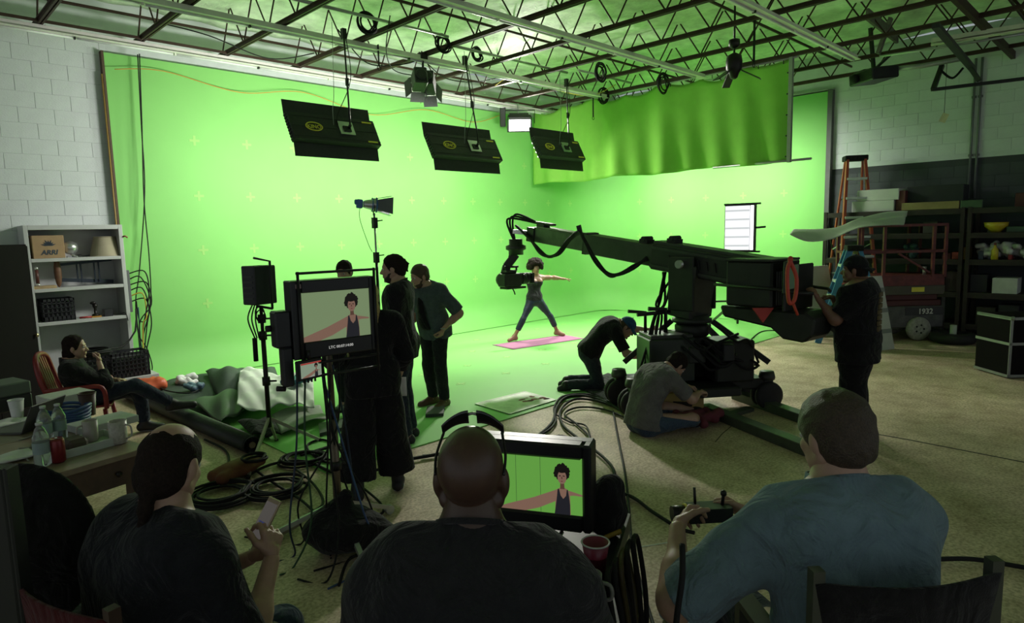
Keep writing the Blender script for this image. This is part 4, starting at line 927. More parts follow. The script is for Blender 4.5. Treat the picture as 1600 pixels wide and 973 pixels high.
# ---- ceiling fan
fx, fy = gz(1147, 100, 4.35)[:2]
t = thing('ceiling_fan', 'dark ceiling fan hanging in front of the green curtain', 'fan', (fx, fy, 4.2))
dk = M('dark_bronze', (.02, .018, .016), .4, .5)
b = B(); b.cyl((fx, fy, 4.5), (fx, fy, ZC-.02), .015, n=8); part('down_rod', b, dk, t)
b = B(); b.lathe([(.02, 4.70), (.075, 4.68), (.08, 4.6), (.03, 4.56)], (fx, fy, 0)); part('canopy', b, dk, t)
b = B(); b.lathe([(.03, 4.50), (.10, 4.46), (.115, 4.38), (.11, 4.28), (.07, 4.22), (.05, 4.16), (.02, 4.14)], (fx, fy, 0)); part('motor', b, dk, t)
for k in range(3):
    a = k*2*PI/3+.78; d = V3((math.cos(a), math.sin(a), 0)); b = B(); b.beam(V3((fx, fy, 4.25))+d*.10, V3((fx, fy, 4.10))+d*.36, .11, .012); part('blade', b, dk, t)
# ---- projector on a bracket, with its wooden brace
px = gz(1365, 115, 4.62); t = thing('projector', 'black projector hanging from a bracket under the joists', 'projector', (px[0], px[1], 4.45))
fr = look((px[0], px[1], 4.58), (-.8, .6, -.1)); b = B(fr); b.box((0, 0, 0), (.62, .50, .20)); b.box((.12, .05, .11), (.3, .3, .04)); part('case', b, blackm, t, bev=.02)
b = B(fr); b.lathe([(.0, 0), (.07, 0), (.08, .04), (.06, .08), (.0, .08)], (.1, .25, 0), R=np.array([[1, 0, 0], [0, 0, 1], [0, -1, 0]])); part('lens', b, rub, t)
for i in range(4): b = B(fr); b.box((-.2+.06*i, -.252, 0), (.03, .006, .12)); part('vent', b, rub, t)
b = B(); b.beam((px[0], px[1], 4.68), (px[0]-.1, px[1]+.05, ZC-.05), .05, .05); b.beam((px[0], px[1], 4.68), (px[0]+.35, px[1]-.2, 5.0), .04, .04); part('bracket', b, blackm, t)
timber = M('grey_timber', (.16, .15, .13), .8, var=.3, vs=12)
b = B(); b.beam(gz(1372, 84, 4.78), gz(1392, 28, 5.3), .12, .05); b.beam(gz(1355, 22, 5.1), gz(1402, 60, 5.1), .04, .16); one('timber_brace', b, timber, 'grey timber brace screwed to joists above the projector', 'brace')
# fluorescent fitting at the upper right, pipes and brackets
a0, a1 = gz(1455, 64, 4.72), gz(1700, 24, 4.72)
t = thing('strip_light', 'pale strip light at the upper right edge', 'strip light', (a0[0], a0[1], 4.7))
b = B(); b.beam(a0, a1, .07, .06); part('channel', b, M('cream_enamel', (.62, .6, .5), .5), t)
b = B(); b.beam(a0-V3((0, 0, .06)), a1-V3((0, 0, .06)), .10, .015); part('diffuser', b, M('cream_enamel'), t)
b = B(); b.tube([gz(1374, 88, 4.72), gz(1470, 74, 4.72), gz(1640, 46, 4.72)], .018, 8); one('conduit', b, steel, 'thin grey conduit from the projector toward the strip light', 'pipe')
t = thing('door_track', 'dark overhead door track hanging at the right wall', 'track', gz(1500, 140, 4.2))
q = lambda x, y, z: gz(x, y, z)
b = B(); b.beam(q(1458, 140, 4.25), q(1640, 118, 4.25), .05, .05); part('rail', b, blackm, t)
b = B(); b.beam(q(1458, 140, 4.25), q(1472, 102, 4.72), .07, .06); part('hanger', b, blackm, t)
b = B(); b.beam(q(1520, 108, 4.55), q(1462, 40, 4.62), .09, .06); b.beam(q(1530, 126, 4.3), q(1512, 100, 4.6), .06, .06); part('arm', b, M('dark_grey_steel', (.05, .05, .05), .5, .5), t)
b = B(); b.tube(catm([q(1470, 110, 4.6), q(1488, 122, 4.45), q(1505, 106, 4.6)], 6), .02, 6); part('flex_hose', b, rub, t)
b = B(); b.tube([q(1392, 108, 4.65), q(1440, 103, 4.65), q(1500, 92, 4.65)], .04, 8); part('torsion_tube', b, steel, t)
for i, (xa, xb, lab) in enumerate(((1523, 1512, 'left of the two thin pipes running down the right wall'), (1533, 1522, 'right of the two thin pipes running down the right wall'))):
    p = gu(xa, 130, UW+.06); b = B(); b.cyl((UW+.06, p[1], 2.45), (UW+.06, p[1], 4.85), .02, n=8); b.box((UW+.08, p[1], 3.2), (.03, .07, .04)); b.box((UW+.08, p[1], 4.2), (.03, .07, .04)); one('wall_pipe', b, M('painted_pipe', (.15, .16, .16), .5), lab, 'pipe', 'pipes on the right wall')
tg = gu(1475, 184, 13.47); t = thing('hanging_tag', 'small pale card tag hanging on a string at the right', 'tag', tg)
b = B(look(tg, (1, .3, .1))); b.box((0, 0, 0), (.10, .004, .15), rz(0)[:3, :3]@np.array([[math.cos(.4), 0, math.sin(.4)], [0, 1, 0], [-math.sin(.4), 0, math.cos(.4)]])); part('card', b, M('pale_card', (.6, .55, .35), .7), t)
b = B(); b.cyl(tg+V3((0, 0, .05)), (tg[0], tg[1], ZJ), .004, n=5); part('string', b, blackm, t)
# straps dropped from the joists
for i, (p, dz, lab) in enumerate((((8.83, 4.15, ZJ), .55, 'black strap with ring hanging in front of the green curtain'), ((11.0, 8.6, ZJ), .42, 'short black strap at the left part of the curtain'), ((5.6, 8.3, ZJ), .3, 'short black strap on the second white channel'))):
    b = B(); b.beam(p, (p[0], p[1], p[2]-dz), .03, .008); b.tube([(p[0]+.03*math.cos(a), p[1], p[2]-dz-.03+.03*math.sin(a)) for a in np.linspace(0, 2*PI, 10, endpoint=False)], .006, 5, closed=True); one('hanging_strap', b, rub, lab, 'strap', 'straps under the joists')
# ================================================================== left: bookcase, table, drapes
lam = M('white_laminate', (.50, .51, .50), .55, var=.06, vs=4); cardb = M('cardboard', (.36, .24, .13), .85, var=.1, vs=8)
woodl = M('raw_pine', (.42, .30, .16), .7, var=.2, vs=10); 
BX0, BX1, BY0, BY1, BZ = 1.47, 2.60, 10.36, 10.78, 2.29
t = thing('bookcase', 'tall white bookcase against the block wall at left', 'bookcase', ((BX0+BX1)/2, (BY0+BY1)/2, 0))
for x in (BX0, BX1-.05): b = B(); b.bx(x, x+.05, BY0, BY1, 0, BZ); part('side_panel', b, lam, t, bev=.003)
b = B(); b.bx(BX0+.05, BX1-.05, BY0, BY1, BZ-.06, BZ); part('top_panel', b, lam, t, bev=.003)
b = B(); b.bx(BX0+.05, BX1-.05, BY1-.015, BY1, 0, BZ-.06); part('back_panel', b, lam, t)
SZ = [gv(120, 402, BY0)[2], gv(120, 448, BY0)[2], gv(125, 499, BY0)[2], .10]
for z in SZ: b = B(); b.bx(BX0+.05, BX1-.05, BY0, BY1-.015, z-.045, z); part('shelf', b, lam, t, bev=.003)
def onshelf(x, s): return gv(x, 400, BY0+.08)[0]
# top shelf
u0 = gv(50, 380, BY0+.05)[0]; u1 = gv(100, 380, BY0+.05)[0]
t = thing('cardboard_box', 'brown cardboard box with a dark printed logo on the top shelf', 'box', ((u0+u1)/2, BY0+.2, SZ[0]))
b = B(); b.bx(u0, u1, BY0+.04, BY0+.36, SZ[0], SZ[0]+.30); part('carton', b, cardb, t, bev=.004)
ink = M('blue_black_ink', (.04, .055, .075), .8); fr = look(((u0+u1)/2, BY0+.038, SZ[0]+.05), (0, 1, 0)); text('lettering', 'ARRI', ink, t, fr, .085, .001, bold=.003, shear=.2)
b = B()
for k in range(7):
    a = PI*(.08+.84*k/6); c = V3(((u0+u1)/2, BY0+.037, SZ[0]+.165)); d = V3((math.cos(a), 0, math.sin(a))); n = V3((-d[2], 0, d[0]))
    b.prism([(0, 0), (.012, .04), (0, .085 if k % 2 == 0 else .07), (-.012, .04)], frame(c, n, (0, 1, 0), d), .002)
part('logo', b, ink, t)
b = B(); b.bx(u0, u1, BY0+.195, BY0+.205, SZ[0]+.3, SZ[0]+.302); part('tape_seam', b, M('tan_tape', (.3, .22, .13), .5), t)
c = V3((gv(110, 390, BY0+.15)[0], BY0+.16, SZ[0]+.13)); t = thing('clip_lamp', 'small round chrome clip lamp on the top shelf beside the carton', 'lamp', (c[0], c[1], SZ[0]))
b = B(); b.sph(c, .095, (1, 1, .95), 18); part('reflector', b, silver, t)
b = B(); b.tube(catm([c-V3((0, 0, .08)), c+V3((.03, -.03, -.11)), c+V3((.07, -.04, -.12))], 5), .012, 6); b.box(c+V3((.0, 0, -.12)), (.09, .05, .02)); part('clamp', b, silver, t)
x = gv(165, 385, BY0+.2)[0]; t = thing('cream_lampshade', 'pleated cream lampshade standing on the top shelf', 'lampshade', (x, BY0+.22, SZ[0]))
n = 72; b = B(); b.lathe([(.20, .004), (.13, .27)], (x, BY0+.22, SZ[0]), n)
for i, p in enumerate(b.v):
    if i % 2: q = V3((x, BY0+.22, 0)); b.v[i] = [q[0]+(p[0]-q[0])*.96, q[1]+(p[1]-q[1])*.96, p[2]]
b.f = [f for f in b.f if len(f) == 4]; part('pleated_shade', b, M('cream_fabric', (.42, .38, .26), .9, var=.08), t)
for r, z in ((.202, .004), (.132, .268)): b = B(); b.tube([(x+r*math.cos(a), BY0+.22+r*math.sin(a), SZ[0]+z) for a in np.linspace(0, 2*PI, 24, endpoint=False)], .005, 5, closed=True); part('rim', b, M('cream_fabric'), t)
b = B(); b.tube(catm([(x-.42, BY0+.14, SZ[0]+.012), (x-.33, BY0+.11, SZ[0]+.03), (x-.28, BY0+.15, SZ[0]+.012), (x-.22, BY0+.1, SZ[0]+.02)], 6), .008, 6); one('lamp_flex', b, rub, 'black flex lying on the top shelf beside the lampshade', 'cable')
# second shelf: saw, vice, wooden block, bow frame
x = gv(58, 432, BY0+.1)[0]; t = thing('hand_tool', 'dark handled tool with chrome ends standing on the second shelf', 'tool', (x, BY0+.1, SZ[1]+.035))
b = B(); b.cyl((x, BY0+.1, SZ[1]+.07), (x, BY0+.1, SZ[1]+.25), .02, n=10); part('handle', b, M('oxblood', (.09, .025, .02), .4), t)
b = B(); b.lathe([(.0, .0), (.035, .0), (.02, .035), (.0, .04)], (x, BY0+.1, SZ[1]+.036)); part('base', b, silver, t); b = B(); b.sph((x, BY0+.1, SZ[1]+.27), .024); part('knob', b, silver, t)
x2 = gv(82, 440, BY0+.1)[0]; b = B(); b.bx(x-.08, x2+.03, BY0+.02, BY0+.22, SZ[1]+.0, SZ[1]+.035); one('plank', b, woodl, 'short pale pine plank on the second shelf', 'plank', bev=.002)
x3 = gv(91, 432, BY0+.16)[0]; t = thing('hack_saw', 'long frame saw with a wooden handle leaning on the second shelf', 'saw', (x3, BY0+.16, SZ[1]))
b = B(); b.sph((x3, BY0+.16, SZ[1]+.20), .2, (.22, .16, 1), 14); part('handle', b, M('red_brown_wood', (.13, .06, .03), .5, var=.3, vs=20), t)
xe = gv(178, 430, BY0+.2)[0]
b = B(); b.beam((x3, BY0+.2, SZ[1]+.30), (xe, BY0+.26, SZ[1]+.34), .02, .035); b.beam((x3, BY0+.2, SZ[1]+.10), (xe, BY0+.26, SZ[1]+.03), .02, .05)
for q in (.35, .42, .66, .74): b.beam((x3+(xe-x3)*q, BY0+.22, SZ[1]+.05), (x3+(xe-x3)*q, BY0+.22, SZ[1]+.32), .02, .016)
part('frame', b, M('blue_black_steel', (.03, .04, .055), .4, .4), t)
# third shelf: crate, microscope-like stand, red tool
def crate(name, lab, c, w, d, h, mat, nx=7, nz=4, group=None):
    t = thing(name, lab, 'crate', c, 0, group); x, y, z = c; b = B(); b.bx(x-w/2, x+w/2, y-d/2, y+d/2, z, z+.015); part('base', b, mat, t)
    for zz in (z+.02, z+h-.035): b = B(); [b.bx(*q) for q in ((x-w/2, x+w/2, y-d/2, y-d/2+.012, zz, zz+.035), (x-w/2, x+w/2, y+d/2-.012, y+d/2, zz, zz+.035), (x-w/2, x-w/2+.012, y-d/2, y+d/2, zz, zz+.035), (x+w/2-.012, x+w/2, y-d/2, y+d/2, zz, zz+.035))]; part('rim', b, mat, t)
    b = B()
    for i in range(nx+1):
        xx = x-w/2+.008+(w-.016)*i/nx; b.bx(xx-.006, xx+.006, y-d/2, y-d/2+.01, z, z+h); b.bx(xx-.006, xx+.006, y+d/2-.01, y+d/2, z, z+h)
        yy = y-d/2+.008+(d-.016)*i/nx; b.bx(x-w/2, x-w/2+.01, yy-.006, yy+.006, z, z+h); b.bx(x+w/2-.01, x+w/2, yy-.006, yy+.006, z, z+h)
    for j in range(1, nz):
        zz = z+h*j/nz; b.bx(x-w/2, x+w/2, y-d/2, y-d/2+.01, zz-.005, zz+.005); b.bx(x+w/2-.01, x+w/2, y-d/2, y+d/2, zz-.005, zz+.005); b.bx(x-w/2, x-w/2+.01, y-d/2, y+d/2, zz-.005, zz+.005); b.bx(x-w/2, x+w/2, y+d/2-.01, y+d/2, zz-.005, zz+.005)
    part('lattice', b, mat, t); b = B(); b.bx(x-w/2+.02, x+w/2-.02, y-d/2+.02, y+d/2-.02, z+.02, z+h*.8); part('contents', b, M('crate_contents', (.03, .032, .036), .8), t, bev=.02); return t
plb = M('black_plastic', (.02, .021, .024), .45)
u0, u1 = gv(66, 480, BY0+.05)[0], gv(117, 480, BY0+.05)[0]
crate('milk_crate', 'black lattice crate on the third shelf of the bookcase', ((u0+u1)/2, BY0+.2, SZ[2]), u1-u0, .32, .30, plb, 7, 5)
x = gv(149, 485, BY0+.12)[0]; t = thing('brass_stand', 'small dark figure-like stand with an amber base on the third shelf', 'stand', (x, BY0+.12, SZ[2]))
b = B(); b.lathe([(.045, 0), (.045, .02), (.018, .03), (.016, .10), (.03, .13), (.03, .16), (.0, .17)], (x, BY0+.12, SZ[2]+.02)); part('stem', b, dk, t); b = B(); b.sph((x-.02, BY0+.12, SZ[2]+.20), .03, (1.3, .8, .7)); part('head', b, dk, t); b = B(); b.box((x, BY0+.12, SZ[2]+.01), (.12, .09, .02)); part('base', b, M('amber_plastic', (.4, .2, .03), .4), t)
b = B(); b.cyl((x-.2, BY0+.1, SZ[2]+.015), (x-.06, BY0+.08, SZ[2]+.015), .012, n=8); one('screwdriver', b, M('red_plastic', (.4, .03, .03), .4), 'red-handled screwdriver lying on the third shelf', 'tool')
t = thing('cable_box', 'small black box with a trailing wire on the third shelf', 'box', (x+.14, BY0+.12, SZ[2])); b = B(); b.bx(x+.09, x+.2, BY0+.06, BY0+.18, SZ[2], SZ[2]+.10); part('case', b, plb, t, bev=.006); b = B(); b.tube(catm([(x+.2, BY0+.1, SZ[2]+.02), (x+.28, BY0+.06, SZ[2]+.02), (x+.34, BY0+.01, SZ[2]+.03), (x+.36, BY0-.01, SZ[2]-.08)], 5), .005, 5); part('wire', b, rub, t)
b = B(); b.tube(catm([(BX1+.0, BY0+.0, 2.12), (BX1+.02, BY0-.02, 2.13), (BX1+.05, BY0-.01, 2.11)], 4), .012, 6); one('hook', b, M('rust_red', (.25, .06, .04), .6), 'small red hook on the upper right edge of the bookcase', 'hook')
# crates on the floor by the bookcase with a cable coil
c1 = gz(160, 590, .0); crate('milk_crate', 'black crate on the floor under the right end of the bookcase', (2.42, 10.02, 0.22), .46, .36, .34, plb, 9, 6, 'crates by the bookcase')
crate('milk_crate', 'black crate on the floor holding the wound cable, left of the other', (1.9, 10.02, 0.22), .46, .36, .34, plb, 9, 6, 'crates by the bookcase')
b = B(); b.bx(1.55, 2.75, 9.82, 10.22, 0, .22); one('low_platform', b, lam, 'low white plinth under the two black crates', 'plinth', bev=.005)
b = B(); b.tube(coil((2.0, 10.0, .57), .24, 6, .01, .06, seed=5, tail=[(2.4, 10.1, .62), (2.6, 10.2, .8), (2.66, 10.3, 1.1)]), .013, 5); one('cable_coil', b, rub, 'wound black cable lying on top of the floor crates', 'cable')
# wires on the right side of the bookcase and down from the ceiling
t = thing('power_strip', 'grey socket strip with hanging leads on the side of the bookcase', 'power strip', (BX1+.02, BY0+.1, 1.3))
b = B(); b.bx(BX1, BX1+.05, BY0+.05, BY0+.12, 1.05, 1.65); part('strip_case', b, M('grey_case', (.12, .12, .13), .5), t, bev=.005)
for i in range(6):
    z = 1.6-.08*i; q = random.Random(i); b = B(); b.tube(catm([(BX1+.05, BY0+.08, z), (BX1+.17+q.uniform(0, .08), BY0+.02, z+.02), (BX1+.22+q.uniform(-.03, .06), BY0-.02, z-.3), (BX1+.12+q.uniform(-.03, .1), BY0-.02, .9-q.uniform(0, .3)), (BX1+.1, BY0-.04, .35)], 6), .009, 5); part('lead', b, rub if i != 4 else M('yellow_cable'), t)
for i, (x0, x1, pts, lab, m) in enumerate(((0, 0, ((215, 85), (221, 200), (226, 300), (218, 420), (212, 470), (216, 520), (222, 590)), 'pair of thin black cables hanging straight down the green wall, left one', rub),
        (0, 0, ((218, 84), (222, 200), (225, 310), (233, 400), (236, 470), (229, 498), (218, 500), (213, 470)), 'thin black cable hanging from the joists and looping at the end', rub),
        (0, 0, ((213, 470), (216, 520), (230, 545), (238, 575), (228, 590), (205, 600)), 'short black cable hanging in a curve beside the bookcase', rub),
        (0, 0, ((216, 480), (219, 530), (217, 560), (216, 600)), 'bluish cable hanging beside the bookcase', M('teal_cable', (.03, .11, .12), .5)))):
    b = B(); b.tube(catm([gv(x, y, VW-.12-.05*i) for x, y in pts], 6), .0085, 5); one('hung_cable', b, m, lab, 'cable', 'cables hanging on the left green wall')
# black cabinet at the left edge
q0 = gz(62, 628); t = thing('cabinet', 'tall black cabinet at the left edge with a small knob', 'cabinet', (1.05, 9.3, 0))
cz = 2.05; b = B(); p0, p1 = V3((.35, 8.10, 0)), V3((1.40, 9.75, 0)); dirv = nrm(p1-p0); nn = V3((-dirv[1], dirv[0], 0)); Lc = np.linalg.norm(p1-p0)
cf = frame(p0, dirv, nn, (0, 0, 1)); b = B(cf); b.bx(0, Lc, 0, .5, 0, cz); part('body', b, M('black_laminate', (.010, .009, .009), .9, spec=.03, var=.05), t, bev=.005)
b = B(cf); b.bx(.02, Lc/2-.005, -.02, 0, .06, cz-.02); part('door', b, M('black_laminate'), t, bev=.003); b = B(cf); b.bx(Lc/2+.005, Lc-.02, -.02, 0, .06, cz-.02); d = part('door', b, M('black_laminate'), t, bev=.003)
kb_ = gd(57, 543, 1); rayp = ray(57, 543); b = B(cf); b.lathe([(0, 0), (.012, 0), (.012, .02), (.026, .03), (.022, .045), (0, .05)], (Lc-.10, -.02, .95), R=np.array([[1, 0, 0], [0, 0, -1], [0, 1, 0]])); part('knob', b, M('brass', (.5, .42, .25), .3, .9), d)
t = thing('plastic_tub', 'translucent white tub on top of the black cabinet', 'tub', (.95, 9.6, cz)); b = B(cf); b.lathe([(.0, cz+.0), (.15, cz), (.17, cz+.1), (.16, cz+.20), (.10, cz+.25), (0, cz+.26)], (Lc-.52, .25, 0)); part('bowl', b, M('milky_plastic', (.5, .52, .5), .35), t); b = B(cf); b.tube(catm([(Lc-.35, .3, cz+.01), (Lc-.3, .2, cz+.1), (Lc-.22, .3, cz+.12), (Lc-.12, .25, cz+.01)], 5), .008, 5); part('wire', b, rub, t)
# red chair under the seated woman
def redchair():
    t = thing('arm_chair', 'red plastic armchair under the seated woman', 'chair', SW, TH(-66)); m = M('red_chair_plastic', (.22, .02, .02), .4)
    b = B(); b.sheet(lambda a, c: ((a-.5)*.46, -.22+.46*c, .37+.03*(a-.5)**2*4), 6, 6, .02); part('seat', b, m, t, local=True)
    b = B(); b.tube(catm([(-.24, -.20, .38), (-.26, -.30, .70), (-.20, -.34, .90), (0, -.36, .95), (.20, -.34, .90), (.26, -.30, .70), (.24, -.20, .38)], 5), .026, 8); part('back_frame', b, m, t, local=True)
    for i in range(5): x = -.14+.07*i; b = B(); b.beam((x, -.22, .38), (x, -.35, .92), .035, .012, up=(0, 1, 0)); part('back_slat', b, m, t, local=True)
    for s in (-1, 1):
        b = B(); b.tube(catm([(s*.27, -.28, .62), (s*.29, 0, .62), (s*.28, .2, .60), (s*.26, .22, .38)], 5), .022, 8); part('armrest', b, m, t, local=True)
        for y in (-.2, .2): b = B(); b.cyl((s*.22, y, .37), (s*.25, y*1.15, 0), .022, n=8); part('leg', b, m, t, local=True)
redchair()
# ---- trestle table with its clutter
TZ = .75; A = gz(236, 697, TZ); Bp = gz(30, 757, TZ); dx = nrm((A-Bp)*V3((1, 1, 0))); dy = V3((-dx[1], dx[0], 0)); TW, TD = 1.15, 1.55
tf = frame(A-dx*TW, dx, dy, (0, 0, 1)); tf[2, 3] = 0
t = thing('work_table', 'old wooden table cluttered with cups and bottles at left', 'table', tf[:3, 3], math.atan2(dx[1], dx[0]))
tw = M('worn_table_wood', (.20, .155, .10), .45, var=.3, vs=5, bump=.1)
for i in range(5): b = B(tf); b.bx(0, TW, TD*i/5+.002, TD*(i+1)/5-.002, TZ-.035, TZ); part('top_plank', b, tw, t, bev=.004)
aw = M('dark_table_wood', (.075, .045, .025), .6, var=.3, vs=8)
b = B(tf); b.bx(.04, TW-.04, .03, .06, TZ-.20, TZ-.035); b.bx(.04, TW-.04, TD-.06, TD-.03, TZ-.20, TZ-.035); b.bx(.04, .07, .06, TD-.06, TZ-.20, TZ-.035); b.bx(TW-.07, TW-.04, .06, TD-.06, TZ-.20, TZ-.035); part('apron', b, aw, t)
for x in (.08, TW-.08):
    for y in (.08, TD-.08): b = B(tf); b.bx(x-.04, x+.04, y-.04, y+.04, 0, TZ-.035); part('leg', b, aw, t, bev=.006)
for x in (.5, .95): b = B(tf); b.lathe([(0, 0), (.014, 0), (.018, .02), (0, .025)], (x, .03, TZ-.12), R=np.array([[1, 0, 0], [0, 0, -1], [0, 1, 0]])); part('knob', b, dk, t)
def ont(x, y): return gz(x, y, TZ)
def mug(p, lab, m, r=.042, h=.10, hd=0, name='mug', group=None):
    t = thing(name, lab, 'mug', p, 0, group); b = B(); b.lathe([(0, .004), (r*.8, 0), (r*.92, .008), (r, h), (r-.004, h), (r*.88, .012), (0, .01)], p, 24); part('cup', b, m, t)
    d = rotv(hd, (1, 0, 0)); P = V3(p); b = B(); b.tube(catm([P+d*r*.95+V3((0, 0, h*.82)), P+d*(r+.03)+V3((0, 0, h*.75)), P+d*(r+.032)+V3((0, 0, h*.35)), P+d*r*.93+V3((0, 0, h*.2))], 5), .006, 6); part('handle', b, m, t); return t
cer = M('speckled_ceramic', (.42, .40, .34), .35, var=.25, vs=60)
HR = math.atan2(CR[1], CR[0])
mug(ont(186, 692), 'tall speckled mug with handle at the right corner of table', cer, .055, .15, HR, group='mugs on the table'); mug(ont(143, 690)+V3((0, 0, .006)), 'plain pale mug standing in the clear plastic tray', M('pale_ceramic', (.40, .36, .32), .4), .046, .14, HR-2.2, group='mugs on the table')
def cup(p, lab, m, r0=.03, r1=.045, h=.12, rim=None, cat='cup'):
    t = thing('paper_cup', lab, cat, p); b = B(); b.lathe([(0, .006), (r0, 0), (r0, .004), (r1, h), (r1-.003, h), (r0-.002, .01), (0, .01)], p, 24); part('cup_wall', b, m, t)
    b = B(); b.tube([V3(p)+V3((r1*math.cos(a), r1*math.sin(a), h)) for a in np.linspace(0, 2*PI, 24, endpoint=False)], .003, 6, closed=True); part('rim', b, rim or m, t)
cup(ont(28, 655), 'white paper cup at the left end of the table', M('white_paper'), .035, .05, .15)
cup(ont(139, 648), 'dark brown cup behind the blue cable coil', M('brown_card', (.06, .028, .02), .5), .045, .06, .17)
glassm = M('clear_plastic', (.7, .78, .72), .08, trans=.85, var=0, spec=.5)
def bottle(p, lab, lm, h=.20, r=.032):
    t = thing('water_bottle', lab, 'bottle', p, 0, 'clear bottles on the table'); b = B(); b.lathe([(0, .002), (r*.8, 0), (r, .012), (r, h*.45), (r*.94, h*.5), (r, h*.55), (r, h*.66), (r*.55, h*.86), (r*.36, h*.90), (r*.36, h*.95)], p, 20); part('flask', b, glassm, t)
    b = B(); b.lathe([(0, h*.95), (r*.42, h*.945), (r*.42, h*1.0), (0, h*1.0)], p, 16); part('cap', b, wht, t); b = B(); b.lathe([(r+.001, h*.30), (r+.001, h*.56)], p, 20); b.f = b.f[:20]; part('wrapper', b, lm, t)
lw = M('bottle_wrapper', (.25, .33, .32), .4)
bottle(ont(68, 727), 'clear water bottle nearest the table front edge', lw, .26, .044); bottle(ont(73, 695), 'clear water bottle behind the front one, beside the red can', lw, .26, .042); bottle(ont(95, 688), 'rearmost of the clear water bottles, behind the red can', lw, .25, .042)
p = ont(92, 722); t = thing('drink_can', 'dark red drink can beside the water bottles', 'can', p); b = B(); b.lathe([(0, .003), (.028, 0), (.04, .012), (.04, .135), (.032, .15), (.03, .147), (0, .145)], p, 24); part('tin', b, M('red_tin', (.20, .018, .022), .3, .3), t); b = B(); b.box(p+V3((0, .008, .149)), (.012, .022, .002)); part('ring_pull', b, silver, t)
tc0 = ont(135, 698); t = thing('food_tray', 'clear plastic food tray with a mug in it', 'tray', tc0, math.atan2(dx[1], dx[0])); b = B(frame(tc0, dx, dy, (0, 0, 1))); b.bx(-.17, .17, -.13, .13, 0, .006)
for q in ((-.17, .17, -.135, -.13, 0, .05), (-.17, .17, .13, .135, 0, .05), (-.175, -.17, -.135, .135, 0, .05), (.17, .175, -.135, .135, 0, .05)): b.bx(*q)
part('tray_shell', b, M('tray_plastic', (.45, .50, .43), .25), t); b = B(frame(tc0, dx, dy, (0, 0, 1))); b.bx(-.12, .0, -.05, .09, .008, .075); part('food_block', b, M('dark_food', (.07, .05, .035), .7), t, bev=.02)
bc = ont(103, 660); t = thing('blue_cable', 'coil of blue cable on the table beside the white box', 'cable', bc)
for k in range(5): b = B(); b.tube([bc+dx*(.15*math.cos(a)+.004*k)+dy*(.13*math.sin(a))+V3((0, 0, .02+.022*k+.008*math.sin(3*a+k))) for a in np.linspace(0, 2*PI, 28, endpoint=False)], .012, 6, closed=True); part('loop', b, M('blue_jacket', (.03, .07, .19), .5), t)
pc = ont(118, 640); b = B(frame(pc, dx, dy, (0, 0, 1))); b.bx(-.16, .16, .02, .26, 0, .12); one('white_box', b, M('white_card', (.52, .53, .5), .7), 'flat white box behind the blue cable coil', 'box', bev=.004)
pc = ont(175, 668); b = B(frame(pc, dx, dy, (0, 0, 1))); b.bx(-.20, .18, -.02, .22, 0, .05); one('ring_binder', b, M('grey_white_cover', (.42, .44, .42), .5), 'white folder lying behind the two mugs', 'folder', bev=.004)
lp = ont(62, 668); t = thing('laptop', 'open grey laptop seen from behind on the table', 'laptop', lp, math.atan2(dx[1], dx[0])); lf = frame(lp, nrm(dx+dy*.6), nrm(np.cross((0, 0, 1), nrm(dx+dy*.6))), (0, 0, 1)); lgm = M('laptop_grey', (.10, .10, .09), .45, .4)
b = B(lf); b.bx(-.17, .17, 0, .24, 0, .018); part('base', b, lgm, t, bev=.004); b = B(lf); b.beam((0, 0, .01), (0, -.09, .20), .34, .01, up=(0, 1, 0)); part('screen_lid', b, lgm, t, bev=.004)
for i, (x, y, lab) in enumerate(((20, 718, 'heap of pale paper at the left end of the table front'), (12, 664, 'small stack of white papers near the white paper cup'))):
    pc = ont(x, y); b = B(frame(pc, nrm(dx+dy*.2*i), nrm(dy-dx*.2*i), (0, 0, 1))); b.sheet(lambda a, c: ((a-.5)*.24, (c-.5)*.18, .02+.012*math.sin(a*7)*math.sin(c*6)), 10, 8, .012); one('paper_stack', b, M('white_paper'), lab, 'paper')
b = B(); b.tube(catm([ont(30, 690)+V3((0, 0, .01)), ont(60, 682)+V3((0, 0, .01)), ont(52, 700)+V3((0, 0, .01)), ont(28, 704)+V3((0, 0, .01)), ont(45, 722)+V3((0, 0, .01))], 8), .005, 5); one('table_wire', b, M('grey_wire', (.2, .2, .18), .5), 'thin grey wire curled on the table near the bottles', 'cable')
# dark equipment stacked at the far end of the table
for i, (x, y, w, h, lab) in enumerate(((10, 632, .26, .12, 'black equipment case stacked at the far left of the table'), (12, 612, .24, .10, 'grey-green box on top of the equipment at far left'))):
    pc = gz(x, y+22, TZ+.0 if i == 0 else TZ); pc = ont(12, 640)+V3((0, 0, .12*i)); b = B(frame(pc, dx, dy, (0, 0, 1))); b.bx(-.2, .14, -.1, .2, 0, h); one('equipment_case', b, plb if i == 0 else M('grey_green_case', (.10, .12, .10), .6), lab, 'case', bev=.01)
